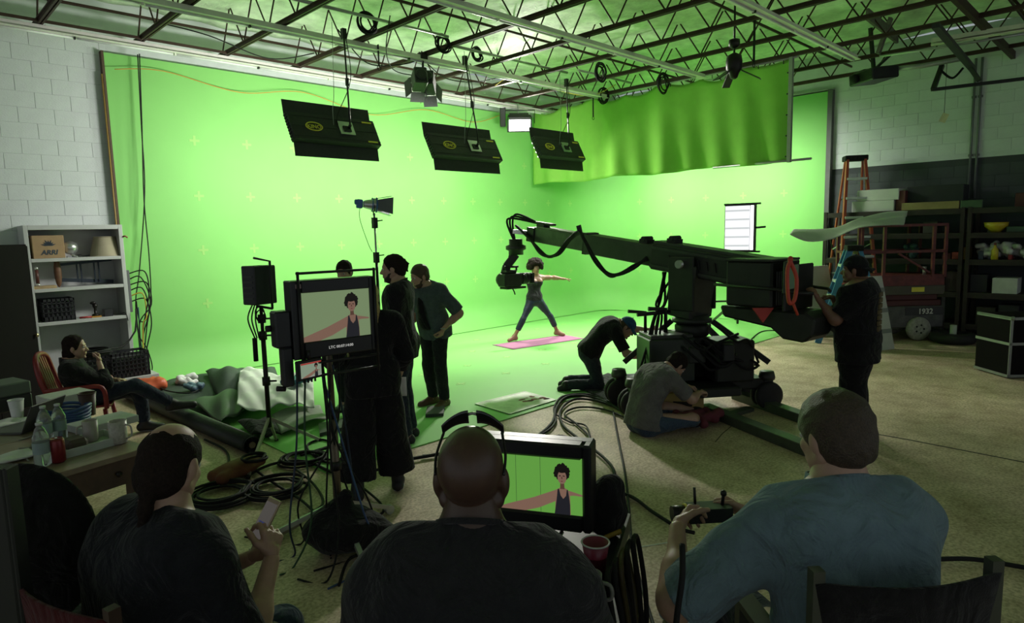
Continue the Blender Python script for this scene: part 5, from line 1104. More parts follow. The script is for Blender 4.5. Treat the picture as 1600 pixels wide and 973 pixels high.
# ---- drapes, roll and paper on the floor
def roll():
    a = gz(394, 695, .09); c = gz(200, 612, .09); t = thing('carpet_roll', 'long rolled black floor covering lying on the concrete', 'roll', (a+c)/2*V3((1, 1, 0)))
    m = M('black_vinyl', (.020, .024, .021), .5, var=.2, vs=8, bump=.1); d = nrm(c-a); s = nrm(np.cross(d, (0, 0, 1)))
    b = B(); P = []
    th = np.linspace(0, 6*2*PI, 150); prof = [(.03+.058*q/(6*2*PI)) for q in th]
    vs = []; fs = []
    for k, e in enumerate((a, c)):
        for q, r in zip(th, prof): vs.append(e+s*r*math.cos(q)+V3((0, 0, 1))*r*math.sin(q))
    n = len(th); fs = [[i, i+1, n+i+1, n+i] for i in range(n-1)]
    b.add(vs, fs, True); b.tube([a+d*.02, lerp(a, c, .5)+V3((0, 0, .0)), c], [.087, .088, .087], 28); part('rolled_sheet', b, m, t)
    b = B(); b.tube([a-d*.012, a+d*.3], .03, 16); part('core_tube', b, M('brown_tube', (.16, .11, .07), .7), t)
    return t
roll()
dkc = M('dark_green_drape', (.035, .052, .040), .8, var=.25, vs=4, bump=.2, bs=60)
def drape(q, fn, nu, nv, name, mat, lab, cat, th=.01):
    c = [V3(p) for p in q]
    def f(a, e):
        p = (c[0]*(1-a)+c[1]*a)*(1-e)+(c[3]*(1-a)+c[2]*a)*e; return (p[0], p[1], p[2]+fn(a, e))
    b = B(); b.sheet(f, nu, nv, th); return one(name, b, mat, lab, cat)
drape([gz(232, 612), gz(330, 585), gz(470, 605), gz(330, 660)], lambda a, e: .03+.05*abs(math.sin(a*5+e*3))*math.sin(PI*a)+.015*math.sin(e*14+a*4), 40, 30, 'floor_drape', dkc, 'dark green fabric spread flat on the floor by the wall', 'drape')
drape([gz(322, 590), gz(430, 586), gz(455, 640), gz(345, 640)], lambda a, e: .10+.28*math.sin(PI*min(1, e*1.15))**1.0*(.55+.45*math.sin(a*6+1))*math.sin(PI*a)**.5+.03*math.sin(a*15+e*8), 44, 34, 'bunched_drape', dkc, 'bunched dark fabric heap behind the white paper', 'drape')
drape([gz(300, 640), gz(385, 612), gz(395, 650), gz(345, 672)], lambda a, e: .10+.10*math.sin(PI*a)*math.sin(PI*e)+.02*math.sin(a*11+e*6), 26, 20, 'dark_fold', M('dark_sheen_fold', (.045, .055, .048), .5, var=.2, bump=.15), 'smooth dark fold of fabric between the roll and the paper', 'drape')
wp = M('white_sheet', (.66, .68, .62), .75, var=.05, vs=6)
drape([gz(378, 590, .1), gz(490, 600, .1), gz(492, 648, .05), gz(372, 655, .05)], lambda a, e: .10+.12*math.sin(PI*e)*(.7+.3*math.sin(a*5))+.035*math.sin(a*9+2*e)+.03*abs(math.sin(e*11+a*7))+.015*math.sin(a*23-e*17), 60, 44, 'white_sheet', wp, 'large crumpled white sheet over the dark fabric heap', 'sheet', .006)
drape([gz(425, 655), gz(500, 640), gz(512, 662), gz(440, 685)], lambda a, e: .05+.05*math.sin(PI*a)+.012*math.sin(e*9+a*7), 20, 14, 'grey_paper', M('grey_sheet', (.30, .32, .27), .8), 'torn grey-white paper in front of the white sheet', 'sheet', .005)
drape([gz(372, 668), gz(425, 662), gz(440, 690), gz(395, 690)], lambda a, e: .07+.08*math.sin(PI*e)*math.sin(PI*a)+.02*math.sin(a*9), 18, 14, 'black_fold', blk, 'black fabric fold between the roll end and the paper', 'drape')
def crumple(p, r, mat, name, lab, cat, seed, sc=(1, 1, .6)):
    ps = []; q = random.Random(seed)
    for i in range(9): ps.append(cap(V3(p)+V3((q.uniform(-r, r)*sc[0], q.uniform(-r, r)*sc[1], r*.35+q.uniform(0, r)*sc[2])), V3(p)+V3((q.uniform(-r, r)*sc[0], q.uniform(-r, r)*sc[1], r*.3+q.uniform(0, r)*sc[2])), r*.28))
    o = sdfpart(name, sdf(ps, r*.09, r*.12, amp=r*.05, freq=6/r, seed=seed), mat, None); o.location.z = p[2]; return tag(o, lab, cat)
crumple(gz(466, 634)+V3((0, 0, .27)), .13, M('blue_glove', (.03, .16, .22), .5), 'blue_gloves', 'crumpled blue gloves lying on the white sheet', 'gloves', 4, (1.3, 1, .4))
crumple(gz(294, 606)+V3((0, 0, .04)), .13, M('white_paper'), 'paper_scrap', 'crumpled white paper on the dark floor fabric', 'paper', 5, (.9, .8, .8))
crumple(gz(306, 617)+V3((0, 0, .04)), .12, M('blue_grey_scrap', (.10, .16, .22), .6), 'tape_scrap', 'blue and white scrap on the dark floor fabric', 'scrap', 6, (1, 1, .6))
crumple(gz(231, 616), .20, M('orange_bag', (.62, .12, .05), .45), 'orange_bag', 'crumpled orange plastic bag on the floor by the crates', 'bag', 9, (1, .7, .8))
# ================================================================== monitors, stands, yoga mat, cables
poly_skin = M('screen_skin', (.50, .30, .22), emit=.55)
def picture(t, scr, fr, w, h, gain, gcol, face_x=.66, sc=1.):
    """the live picture on a screen: a woman with curly hair holding one arm out; fr = screen frame, origin at lower left"""
    def E(n, c, e): return M('%s_%d' % (n, int(gain*100)), c, emit=e*gain)
    hairm = E('screen_hair', (.02, .015, .012), .5); skn = E('screen_face', (.44, .25, .18), .8); sh = E('screen_shade', (.20, .10, .07), .8); topm = E('screen_top', (.03, .03, .04), .8)
    def P(name, pts, m, lay): b = B(fr); b.prism([(x*w, z*h) for x, z in pts], frame((0, -.0052-.0007*lay, 0), (1, 0, 0), (0, 1, 0), (0, 0, 1)), .0006); part(name, b, m, scr)
    fx = face_x; a = w/h
    def circ(cx, cz, rx, rz, n=22, wob=0, seed=1):
        q = random.Random(seed); return [(cx+rx*(1+wob*q.uniform(-1, 1))*math.cos(2*PI*i/n)*sc/a, cz+rz*(1+wob*q.uniform(-1, 1))*math.sin(2*PI*i/n)*sc) for i in range(n)]
    def q(x, z): return (fx+(x)*sc/a, .0+z)
    P('far_arm', [q(.10, .44), q(.20, .42), q(.36, .385), q(.40, .37), q(.38, .35), q(.22, .355), q(.10, .34)], skn, 0)
    P('near_arm', [q(-.08, .45), q(-.2, .40), q(-.55, .26), q(-1.05, .10), q(-1.25, .03), q(-1.22, .0), q(-.72, .0), q(-.45, .08), q(-.10, .24)], skn, 0)
    P('shoulders', [q(-.14, .0), q(-.13, .30), q(-.09, .45), q(-.03, .48), q(.05, .48), q(.11, .45), q(.15, .36), q(.16, .0)], skn, 1)
    P('tank_top', [q(-.15, .0), q(-.12, .18), q(-.10, .32), q(-.085, .45), q(-.06, .46), q(-.03, .34), q(.02, .28), q(.075, .34), q(.09, .45), q(.11, .45), q(.13, .34), q(.15, .18), q(.15, .0)], topm, 2)
    P('curls', circ(fx, .76, .155, .17, 34, .12), hairm, 3)
    P('neck', [q(-.035, .46), q(-.03, .60), q(.04, .60), q(.05, .46)], sh, 3)
    P('face', circ(fx+.002, .67, .085, .13), skn, 4)
    P('brow_hair', circ(fx, .80, .10, .05, 20, .15, 3), hairm, 5)
    P('eyes', [q(-.055, .70), q(-.02, .705), q(-.02, .69), q(-.055, .685)], hairm, 5); P('eyes', [q(.02, .705), q(.058, .70), q(.058, .685), q(.02, .69)], hairm, 5)
    P('mouth', [q(-.025, .60), q(0, .608), q(.03, .60), q(0, .59)], M('screen_lips', (.3, .08, .08), emit=.5), 5); P('nose', [q(-.01, .68), q(.01, .68), q(.016, .64), q(-.012, .64)], sh, 5)
# ---- the large monitor on a rolling stand
TL, TR = gd(469, 458, 3.9), gd(575, 446, 4.17); xr = nrm((TR-TL)*V3((1, 1, 0))); sw = float(np.linalg.norm((TR-TL)*V3((1, 1, 0)))); sh_ = .300
yb = nrm(np.cross((0, 0, 1), xr)); org = TL-V3((0, 0, sh_)); mf = frame(org, xr, yb, (0, 0, 1)); mc = org+xr*sw/2
t = thing('monitor_stand', 'tall steel stand carrying the large monitor', 'stand', (mc+yb*.16)*V3((1, 1, 0)))
sp = mc+yb*.16; poleb = M('worn_steel_pole', (.16, .13, .09), .4, .6, var=.3)
b = B(); b.cyl((sp[0], sp[1], .10), (sp[0], sp[1], .9), .028, n=14); b.cyl((sp[0], sp[1], .85), (sp[0], sp[1], 1.62), .02, n=14); part('pole', b, poleb, t)
for z in (.55, .9): b = B(); b.lathe([(.028, z-.03), (.038, z-.03), (.038, z+.03), (.028, z+.03)], (sp[0], sp[1], 0)); b.cyl((sp[0]+.03, sp[1], z), (sp[0]+.08, sp[1], z), .01, n=8); part('collar', b, blackm, t)
for a in (0.3, 2.4, 4.5): d = V3((math.cos(a), math.sin(a), 0)); b = B(); b.beam((sp[0], sp[1], .3), (sp[0]+d[0]*.52, sp[1]+d[1]*.52, .05), .03, .03); b.cyl((sp[0]+d[0]*.52, sp[1]+d[1]*.52-.02, .035), (sp[0]+d[0]*.52, sp[1]+d[1]*.52+.02, .035), .035); part('leg', b, steel, t)
t = thing('large_monitor', 'large framed monitor showing a woman with curly hair, on a stand', 'monitor', mc-V3((0, 0, .12)), math.atan2(xr[1], xr[0]))
bz = M('monitor_bezel', (.010, .010, .011), .4)
b = B(mf); b.bx(-.065, 0, -.02, .05, -.10, sh_+.075); b.bx(sw, sw+.045, -.02, .05, -.10, sh_+.075); b.bx(0, sw, -.02, .05, -.10, 0); b.bx(0, sw, -.02, .05, sh_, sh_+.075); b.bx(-.065, sw+.045, .03, .10, -.10, sh_+.075); part('bezel', b, bz, t, bev=.006)
b = B(mf); b.bx(0, sw, -.004, .01, 0, sh_); scr = part('screen', b, M('screen_green_large', (.34, .47, .24), emit=.75), t)
picture(t, scr, mf, sw, sh_, .8, None, .72)
fm = mf.copy(); fm[:3, 3] = (mf@np.array([sw*.52, -.022, -.055, 1]))[:3]; text('timecode', 'LTC 00:07:14:00', M('lit_white_text', (.9, .9, .85), emit=.8), t, fm, .024, .001)
b = B(mf); b.bx(-.035, .0, -.022, -.018, sh_+.03, sh_+.055); part('badge', b, M('grey_badge', (.3, .22, .2), .4), t)
b = B(mf)
for x in (-.02, sw+.03): b.cyl((x, -.03, -.24), (x, -.03, sh_+.13), .009, n=8)
for z in (sh_+.12, -.13, -.21): b.cyl((-.03, -.03, z), (sw+.04, -.03, z), .008, n=8)
part('cage_rail', b, blackm, t)
b = B(mf); b.bx(-.16, -.065, .0, .10, -.02, .2); b.bx(-.13, -.065, .0, .07, -.26, -.02); part('battery_plate', b, plb, t, bev=.01)
b = B(mf); b.cyl((-.17, .05, .1), (-.20, .05, .1), .02, n=10); b.cyl((-.12, .02, -.27), (-.17, .02, -.26), .016); part('knob', b, blackm, t)
b = B(mf); b.box((sw/2, .13, .05), (.12, .08, .16)); part('mount', b, blackm, t)
p = gd(486, 577, 3.93); s2 = frame(p, nrm(xr*.92+yb*.25), nrm(yb*.92-xr*.25), (0, 0, 1))
t = thing('small_monitor', 'small camera monitor below the large one, with the same woman', 'monitor', p, math.atan2(xr[1], xr[0])); w2, h2 = .145, .088
f2 = s2.copy(); f2[:3, 3] = p-s2[:3, 0]*w2/2-V3((0, 0, h2/2))
b = B(f2); b.bx(-.02, w2+.012, 0, .03, -.016, h2+.018); part('case', b, bz, t, bev=.006)
b = B(f2); b.bx(0, w2, -.003, 0, 0, h2); scr = part('screen', b, M('screen_green_small', (.36, .46, .33), emit=.9), t); picture(t, scr, f2, w2, h2, .9, None, .72, .9)
b = B(f2); b.bx(0, w2, -.005, -.003, h2-.008, h2); part('red_bar', b, M('screen_red', (.7, .06, .05), emit=.7), scr); b = B(f2); b.bx(0, w2, -.005, -.003, 0, .005); part('white_bar', b, M('screen_white', (.7, .7, .65), emit=.6), scr)
for i in range(4): b = B(f2); b.cyl((.03+.025*i, .01, -.016), (.03+.025*i, .01, -.035), .006, n=8); part('connector', b, blackm, t)
b = B(f2); b.cyl((w2*.5, .015, h2+.018), (w2*.5, .015, h2+.07), .012); part('mount', b, blackm, t)
# wires from the monitors to the floor
rr = random.Random(11)
for i in range(9):
    m = (rub, M('blue_jacket'), rub, M('dark_blue_jacket', (.02, .035, .07), .5), rub, rub, M('green_jacket', (.02, .07, .03), .5), rub, M('dark_blue_jacket'))[i]
    a = p+xr*rr.uniform(-.05, .30)+yb*rr.uniform(.03, .2)+V3((0, 0, rr.uniform(-.06, .1))); e = V3((sp[0]+rr.uniform(-.5, .3), sp[1]+rr.uniform(-.4, .2), .012))
    c = catm([a, lerp(a, e, .3)+V3((rr.uniform(-.05, .05), rr.uniform(-.05, .05), -.12)), lerp(a, e, .7)+V3((rr.uniform(-.1, .1), rr.uniform(-.1, .1), -.1)), e, e+V3((rr.uniform(-.5, .1), rr.uniform(-.1, .4), 0))], 7)
    lab = ['black lead dropping from the small monitor, leftmost', 'bright blue lead bunched beside the monitor pole', 'black lead hanging close left of the monitor pole', 'dark blue lead hanging behind the small monitor', 'black lead trailing to the cable heap under the monitor', 'black lead hanging right of the monitor pole', 'green lead curving down past the black trousers', 'black lead from the monitor base to the sandbag', 'dark blue lead running down onto the black sandbag'][i]
    b = B(); b.tube(c, .0065, 5); one('monitor_cable', b, m, lab, 'cable', 'leads under the monitors')
# sandbags
def saddle(p, r, mat, lab, rot=0, h=.12):
    q = [cap(V3(p)+rotv(rot, (-r, -r*.25, h*.5)), V3(p)+rotv(rot, (r, -r*.25, h*.5)), h*.5), cap(V3(p)+rotv(rot, (-r*.9, r*.3, h*.5)), V3(p)+rotv(rot, (r*.9, r*.3, h*.5)), h*.5), cap(V3(p)+rotv(rot, (-r*.5, 0, h*.6)), V3(p)+rotv(rot, (r*.5, 0, h*.6)), h*.55)]
    o = sdfpart('sandbag', sdf(q, .014, .08, amp=.012, freq=18, seed=r*9), mat, None); o.location.z = 0; return tag(o, lab, 'sandbag')
q0 = V3((sp[0]-.02, sp[1]-.12, 0)); ps = [ell(q0+V3((0, 0, .12)), (.24, .22, .13)), cap(q0+V3((-.1, .1, .1)), q0+V3((.02, .02, .33)), .12, .05), cap(q0+V3((.12, -.12, .08)), q0+V3((.25, -.22, .05)), .1, .06)]
o = sdfpart('sandbag', sdf(ps, .014, .08, amp=.014, freq=16, seed=3), blk, None); o.location.z = 0; tag(o, 'big black sandbag slumped around the monitor stand', 'sandbag')
saddle(gz(372, 746), .22, M('rust_canvas', (.16, .06, .025), .85, var=.2, vs=14, bump=.3, bs=120), 'rust-orange sandbag on the concrete by the tripod', .4, .10)
# ---- tripod stand with black ballast box
cs = gz(424, 706); t = thing('tripod_stand', 'dark tripod stand holding the black ballast box', 'stand', cs); top = gd(415, 520, 6.2)
b = B(); b.cyl((cs[0], cs[1], .25), (cs[0], cs[1], 1.18), .022, n=12); b.cyl((cs[0], cs[1], 1.1), (cs[0], cs[1], 1.42), .016, n=12); part('pole', b, M('dark_bronze'), t)
for z in (.7, 1.14, 1.3): b = B(); b.lathe([(.02, z-.04), (.036, z-.04), (.036, z+.04), (.02, z+.04)], (cs[0], cs[1], 0)); b.cyl((cs[0]+.02, cs[1]-.02, z), (cs[0]+.07, cs[1]-.07, z), .009, n=8); part('collar', b, blackm, t)
for e in (gz(388, 748), gz(500, 690), gz(432, 690)): b = B(); b.beam((cs[0], cs[1], .34), (e[0], e[1], .02), .022, .03); part('leg', b, M('pale_leg', (.36, .33, .27), .45, .4), t); b = B(); b.sph((e[0], e[1], .018), .022, n=8); part('foot', b, rub, t)
bc = V3((cs[0], cs[1], 1.62)); bf = look(bc, nrm(_F*V3((1, 1, 0))+CR*.5)); t = thing('ballast_box', 'black ballast box clamped on top of the tripod stand', 'ballast', bc-V3((0, 0, .2)))
b = B(bf); b.box((0, 0, 0), (.17, .26, .36)); b.box((-.10, 0, .02), (.05, .16, .14)); part('case', b, plb, t, bev=.01)
b = B(bf); b.tube([(.15, 0, -.22), (.15, 0, .22), (-.05, 0, .25)], .012, 6); b.tube([(.15, 0, -.22), (-.05, 0, -.2)], .012, 6); part('yoke', b, blackm, t)
for i in range(5): b = B(bf); b.box((0, -.132, -.12+.05*i), (.12, .006, .018)); part('vent', b, M('vent_green_grey', (.04, .045, .04), .5), t)
for i in range(3): b = B(bf); b.tube(catm([(-.05+.03*i, -.05, -.18), (-.1+.05*i, -.07, -.32), (-.06+.03*i, -.04, -.5)], 6), .007, 5); part('lead', b, rub, t)
b = B(bf); b.cyl((-.05, -.05, -.5), (-.05, -.05, -.72), .022, n=10); part('plug', b, rub, t)
for i in range(2): b = B(bf); b.tube([(.05+.06*math.cos(a), -.06+.01*i, -.26-.03*i+.06*math.sin(a)) for a in np.linspace(0, 2*PI, 16, endpoint=False)], .006, 5, closed=True); part('cable_loop', b, rub, t)
# ---- fresnel lamp on its stand
fp = gd(584, 320, 8.0); t = thing('lamp_stand', 'chrome-topped light stand behind the people, carrying a fresnel lamp', 'stand', fp*V3((1, 1, 0)))
px, py, pz = fp; b = B(); b.cyl((px, py, 1.2), (px, py, pz-.10), .013, n=10); part('upper_tube', b, silver, t); b = B(); b.cyl((px, py, .2), (px, py, 1.75), .019, n=10); part('lower_tube', b, blackm, t)
for z in (pz-.22, 1.78): b = B(); b.box((px, py, z), (.055, .055, .13)); b.cyl((px, py, z+.02), (px+.07, py-.07, z+.03), .008, n=6); part('clamp', b, blackm, t)
for a in (0.2, 2.3, 4.4): b = B(); b.beam((px, py, .5), (px+.5*math.cos(a), py+.5*math.sin(a), .02), .02, .02); part('leg', b, blackm, t)
ff = look(fp, CR*.95+_F*V3((1, 1, 0))*.35+V3((0, 0, -.06))); ff[:3, :3] *= .64; t = thing('fresnel_lamp', 'blue and silver fresnel lamp with grey barn doors', 'light', fp-V3((0, 0, .15)))
blu = M('blue_enamel', (.06, .16, .42), .4)
b = B(ff); b.lathe([(.0, -.2), (.06, -.2), (.08, -.16), (.10, -.06), (.13, .0), (.13, .05), (.0, .05)], (0, 0, 0), 20, R=np.array([[1, 0, 0], [0, 0, 1], [0, -1, 0]])); part('housing', b, silver, t)
b = B(ff); b.tube([(.135*math.cos(a), .05, .135*math.sin(a)) for a in np.linspace(0, 2*PI, 24, endpoint=False)], .014, 6, closed=True); b.tube([(.125*math.cos(a), -.03, .125*math.sin(a)) for a in np.linspace(0, 2*PI, 24, endpoint=False)], .012, 6, closed=True); part('ring', b, blu, t)
b = B(ff); b.box((0, -.27, .0), (.13, .12, .17)); b.box((0, -.34, .03), (.10, .05, .10)); part('rear_box', b, blu, t, bev=.012)
b = B(ff); b.lathe([(0, 0), (.05, .0), (.05, .02), (0, .02)], (-.145, 0, 0), R=np.array([[0, 0, 1], [1, 0, 0], [0, 1, 0]])); part('tilt_knob', b, blackm, t)
grey = M('grey_door', (.10, .11, .11), .5)
for s in (-1, 1):
    b = B(ff); b.add([(s*.13, .06, -.10), (s*.13, .06, .10), (s*.20, .34, .16), (s*.20, .34, -.16), (s*.124, .06, -.10), (s*.124, .06, .10), (s*.194, .34, .16), (s*.194, .34, -.16)], [[0, 1, 2, 3], [7, 6, 5, 4], [0, 4, 5, 1], [1, 5, 6, 2], [2, 6, 7, 3], [3, 7, 4, 0]]); part('barn_door', b, grey, t)
    b = B(ff); b.add([(-.10, .06, s*.13), (.10, .06, s*.13), (.14, .32, s*.19), (-.14, .32, s*.19), (-.10, .06, s*.124), (.10, .06, s*.124), (.14, .32, s*.184), (-.14, .32, s*.184)], [[0, 1, 2, 3], [7, 6, 5, 4], [0, 4, 5, 1], [1, 5, 6, 2], [2, 6, 7, 3], [3, 7, 4, 0]]); part('barn_door', b, silver if s < 0 else grey, t)
b = B(ff); b.lathe([(0, 0), (.115, 0), (.115, .004), (0, .004)], (0, .052, 0), R=np.array([[1, 0, 0], [0, 0, 1], [0, -1, 0]])); part('lens', b, M('lit_lens', (1, .95, .8), emit=6), t)
b = B(ff); b.tube([(-.15, 0, 0), (-.15, 0, -.12), (.15, 0, -.12), (.15, 0, 0)], .01, 6); b.cyl((0, 0, -.12), (0, 0, -.2), .012); part('yoke', b, blackm, t)
b = B(ff); b.tube(catm([(0, -.26, -.08), (.0, -.25, -.3), (0, -.08, -.75), (0, .0, -.9)], 6), .006, 5); part('lead', b, rub, t)
L = bpy.data.lights.new('fresnel_beam', 'SPOT'); L.energy = 50; L.spot_size = R_(55); L.spot_blend = .6; L.shadow_soft_size = .08; L.color = (1, .96, .88)
o = link(bpy.data.objects.new('fresnel_beam', L)); o.location = (ff@np.array([0, .09, 0, 1]))[:3].tolist(); o.rotation_euler = Vector((8.9-o.location[0], 8.4-o.location[1], 1.0-o.location[2])).to_track_quat('-Z', 'Y').to_euler()
# ---- yoga mat and clear board on the green floor
c = [gz(769, 539, .014), gz(802, 546, .014), gz(913, 529, .014), gz(881, 523, .014)]
b = B(); b.sheet(lambda a, e: V3(lerp(lerp(c[0], c[3], a), lerp(c[1], c[2], a), e))+V3((0, 0, .003+.001*math.sin(a*9))), 20, 6, .006); one('yoga_mat', b, M('pink_mat', (.38, .14, .27), .8, var=.06, vs=6), 'pink yoga mat under the woman in leggings', 'mat')
c = [gz(743, 633), gz(797, 649), gz(868, 627), gz(820, 614)]; ex = nrm(c[1]-c[0]); ey = nrm(c[3]-c[0])
t = thing('floor_board', 'dirty pale plastic board lying on the green floor', 'board', sum(c)/4+V3((0, 0, .012)))
def pol(pts, z0, z1): k = len(pts); b = B(); b.add([(*p[:2], z0) for p in pts]+[(*p[:2], z1) for p in pts], [list(range(k))[::-1], list(range(k, 2*k))]+[[i, (i+1) % k, (i+1) % k+k, i+k] for i in range(k)]); return b
stain = M('dirty_board', (.40, .44, .30), .4, var=.35, vs=5)
part('board_sheet', pol(c, .012, .022), stain, t)
for i in range(4): b = B(); b.beam(c[i]+V3((0, 0, .022)), c[(i+1) % 4]+V3((0, 0, .022)), .02, .004); part('edge', b, M('pale_edge', (.6, .66, .5), .5), t)
b = B(); q = random.Random(5); m0 = gz(830, 628)
for i in range(16): r_ = q.uniform(.02, .05); x = m0[0]+q.uniform(-.12, .22); y = m0[1]+q.uniform(-.1, .16); k = 7; b.add([(x+r_*math.cos(a), y+r_*q.uniform(.5, 1)*math.sin(a), .0228) for a in np.linspace(0, 2*PI, k, endpoint=False)], [list(range(k))])
sm = part('rust_mark', b, M('rust_stain', (.20, .06, .035), .8), t); tag(sm, kind='stuff')
# dolly boards where the standing men are
for pts, lab in (([gz(668, 640), gz(695, 640), gz(693, 652), gz(665, 654)], 'small dark wooden board under the boots of the denim-shirt man'), ([gz(498, 668), gz(556, 655), gz(560, 668), gz(500, 684)], 'dark flat board on the green floor behind the monitor leads')):
    o = part('floor_plank', pol(pts, .012, .05), M('dark_board', (.04, .05, .04), .7), None); tag(o, lab, 'board')
# ---- cables on the floor
def fl(pts, z=.013): return catm([gz(x, y)+V3((0, 0, z)) for x, y in pts], 7)
CB = [
 ([(1010, 672), (985, 655), (950, 633), (915, 622), (885, 624), (870, 640), (862, 665), (830, 690), (770, 705), (700, 712), (640, 722)], .016, 'thick black cable arching from the crane base to the left'),
 ([(1005, 660), (965, 640), (925, 628), (895, 628), (876, 645), (880, 668), (905, 690), (935, 712), (957, 735), (960, 760), (950, 790)], .014, 'thick black cable bending from the crane toward the front monitor'),
 ([(1000, 650), (960, 634), (920, 619), (880, 622), (866, 640), (868, 662), (850, 680), (800, 700), (740, 710), (660, 716)], .012, 'black cable in the big bundle, outer loop'),
 ([(1000, 668), (960, 648), (930, 640), (900, 640), (882, 650), (900, 665), (920, 685), (922, 705)], .011, 'black cable in the big bundle, inner loop'),
 ([(868, 650), (890, 662), (915, 668), (922, 690), (912, 702)], .009, 'thin black cable forking off the bundle to the right'),
 ([(862, 690), (846, 700), (870, 684), (895, 690), (880, 705)], .009, 'thin black cable curling behind the front monitor'),
 ([(958, 645), (966, 690), (976, 740), (982, 790), (988, 860), (1005, 930), (1030, 1010)], .010, 'long thin dark cable running from the bundle toward the camera'),
 ([(935, 765), (985, 780), (1020, 805), (1060, 830), (1085, 838)], .013, 'black cable from the front cart to the right-hand chair'),
 ([(1390, 878), (1450, 880), (1520, 880), (1600, 893), (1700, 910)], .014, 'black cable on the concrete at the lower right'),
 ([(640, 722), (600, 735), (560, 745), (520, 742), (480, 725), (430, 728), (390, 745)], .013, 'black cable continuing left under the monitor stand'),
 ([(560, 690), (520, 700), (490, 712), (520, 722), (545, 712), (530, 698), (500, 705), (470, 715)], .010, 'tangled black cable on the green floor behind the monitor pole'),
 ([(540, 705), (505, 690), (480, 700), (500, 722), (540, 728), (555, 715)], .010, 'second tangled cable on the green floor behind the monitor pole'),
 ([(460, 735), (490, 760), (505, 790), (480, 810), (440, 840), (400, 870)], .011, 'black cable running from the coils past the sandbag to the front'),
 ([(395, 735), (430, 760), (470, 785), (500, 812), (530, 830), (555, 850)], .011, 'black cable crossing the concrete to the sandbag'),
 ([(320, 690), (350, 705), (358, 722), (352, 738)], .011, 'short black cable by the end of the roll'),
 ([(560, 760), (600, 800), (560, 830), (580, 860), (545, 880), (530, 920)], .010, 'loose black cable between the sandbag and the bald man'),
 ([(1150, 560), (1185, 522), (1215, 518), (1240, 521), (1262, 519)], .010, 'thin black cable on the green floor behind the crane tail'),
 ([(245, 605), (250, 615), (268, 622), (300, 624), (318, 612), (305, 600)], .009, 'thin black cable wandering over the dark floor fabric'),
]
for pts, r, lab in CB:
    zz = r+.013 if lab.find('fabric') < 0 else .09
    b = B(); b.tube(fl(pts, zz), r, 6); one('floor_cable', b, rub, lab, 'cable')
for i, (x, y, r, n, lab) in enumerate(((345, 780, .26, 8, 'largest coil of black cable on the concrete'), (432, 768, .24, 6, 'coil of black cable right of the largest coil'), (474, 722, .22, 5, 'coil of black cable near the green floor edge'), (1010, 655, .12, 3, 'small cable coil beside the grey T-shirt man'), (1235, 521, .22, 4, 'coil of thin cable on the floor beyond the crane tail'), (400, 745, .10, 3, 'small tangle of cable on the rust-orange sandbag'))):
    p = gz(x, y); b = B(); b.tube(coil((p[0], p[1], .02 if i != 5 else .15), r, n, .02, .03, seed=i+20), .011, 5); one('cable_coil', b, rub, lab, 'cable')
b = B(); b.beam(gz(392, 868)+V3((0, 0, .03)), gz(470, 826)+V3((0, 0, .05)), .03, .03); one('steel_tube', b, M('pale_leg'), 'pale square metal leg lying by the black sandbag', 'tube')
# ================================================================== the camera crane
cm = M('crane_black', (.022, .024, .020), .5, .25, var=.25, vs=5, bump=.05); cg = M('crane_grey', (.045, .05, .042), .5, .3, var=.2); rbt = M('tyre', (.015, .015, .015), .75, bump=.2, bs=60)
TIP, PIV, TAIL = gd(842, 366, 9.3), None, gd(1175, 425, 6.75); ad = nrm(TIP-TAIL); AX = nrm(np.cross(ad, (0, 0, 1))); AU = np.cross(AX, ad); AL = float(np.linalg.norm(TIP-TAIL))
t = thing('camera_crane', 'large black telescopic camera crane on a wheeled base', 'crane', (6.72, 3.84, 0)); af = frame(TAIL, AX, ad, AU)
sT = lambda y: (af@np.array([0, y, 0, 1]))[:3]
# arm sections, each slimmer than the last
b = B(af); b.bx(-.15, .15, -.25, AL*.36, -.15, .15); o1 = part('arm_section', b, cm, t, bev=.012)
b = B(af)
for s in (-1, 1): b.bx(s*.155-.01, s*.155+.01, -.2, AL*.36, .09, .12); b.bx(s*.155-.01, s*.155+.01, -.2, AL*.36, -.12, -.09)
part('side_rail', b, cg, o1)
b = B(af); b.bx(-.12, .12, -.15, AL*.36, .15, .18); part('top_cover', b, cg, o1)
for i in range(7): b = B(af); b.prism([(-.03, -.05), (.0, -.05), (.03, .05), (.0, .05)], frame((-.158, .35+.10*i, 0), (0, 1, 0), (1, 0, 0), (0, 0, 1)), .006); part('lettering', b, M('crane_letter', (.008, .008, .008), .6), o1)
b = B(af); b.bx(-.115, .115, AL*.33, AL*.70, -.125, .125); b.bx(-.13, .13, AL*.36-.06, AL*.36+.03, -.14, .14); part('arm_section', b, cg, t, bev=.01)
gs = M('green_grey_section', (.075, .085, .065), .4, .4, var=.25)
b = B(af); b.bx(-.10, .10, AL*.66, AL*1.0, -.105, .105); part('arm_section', b, gs, t, bev=.008)
b = B(af); b.bx(-.09, .09, AL*.66, AL*.99, .105, .118); part('top_strip', b, M('grey_strip', (.16, .17, .14), .4, .4), t)
b = B(af); b.bx(-.11, .11, AL*.70-.05, AL*.70+.02, -.14, .14); part('arm_collar', b, cm, t)
for y, z in ((.30, .20), (.42, .145)): b = B(af); b.box((0, AL*y, z), (.14, .12, .05)); b.cyl((-.08, AL*y, z+.03), (.08, AL*y, z+.03), .03); part('roller_block', b, cm, t)
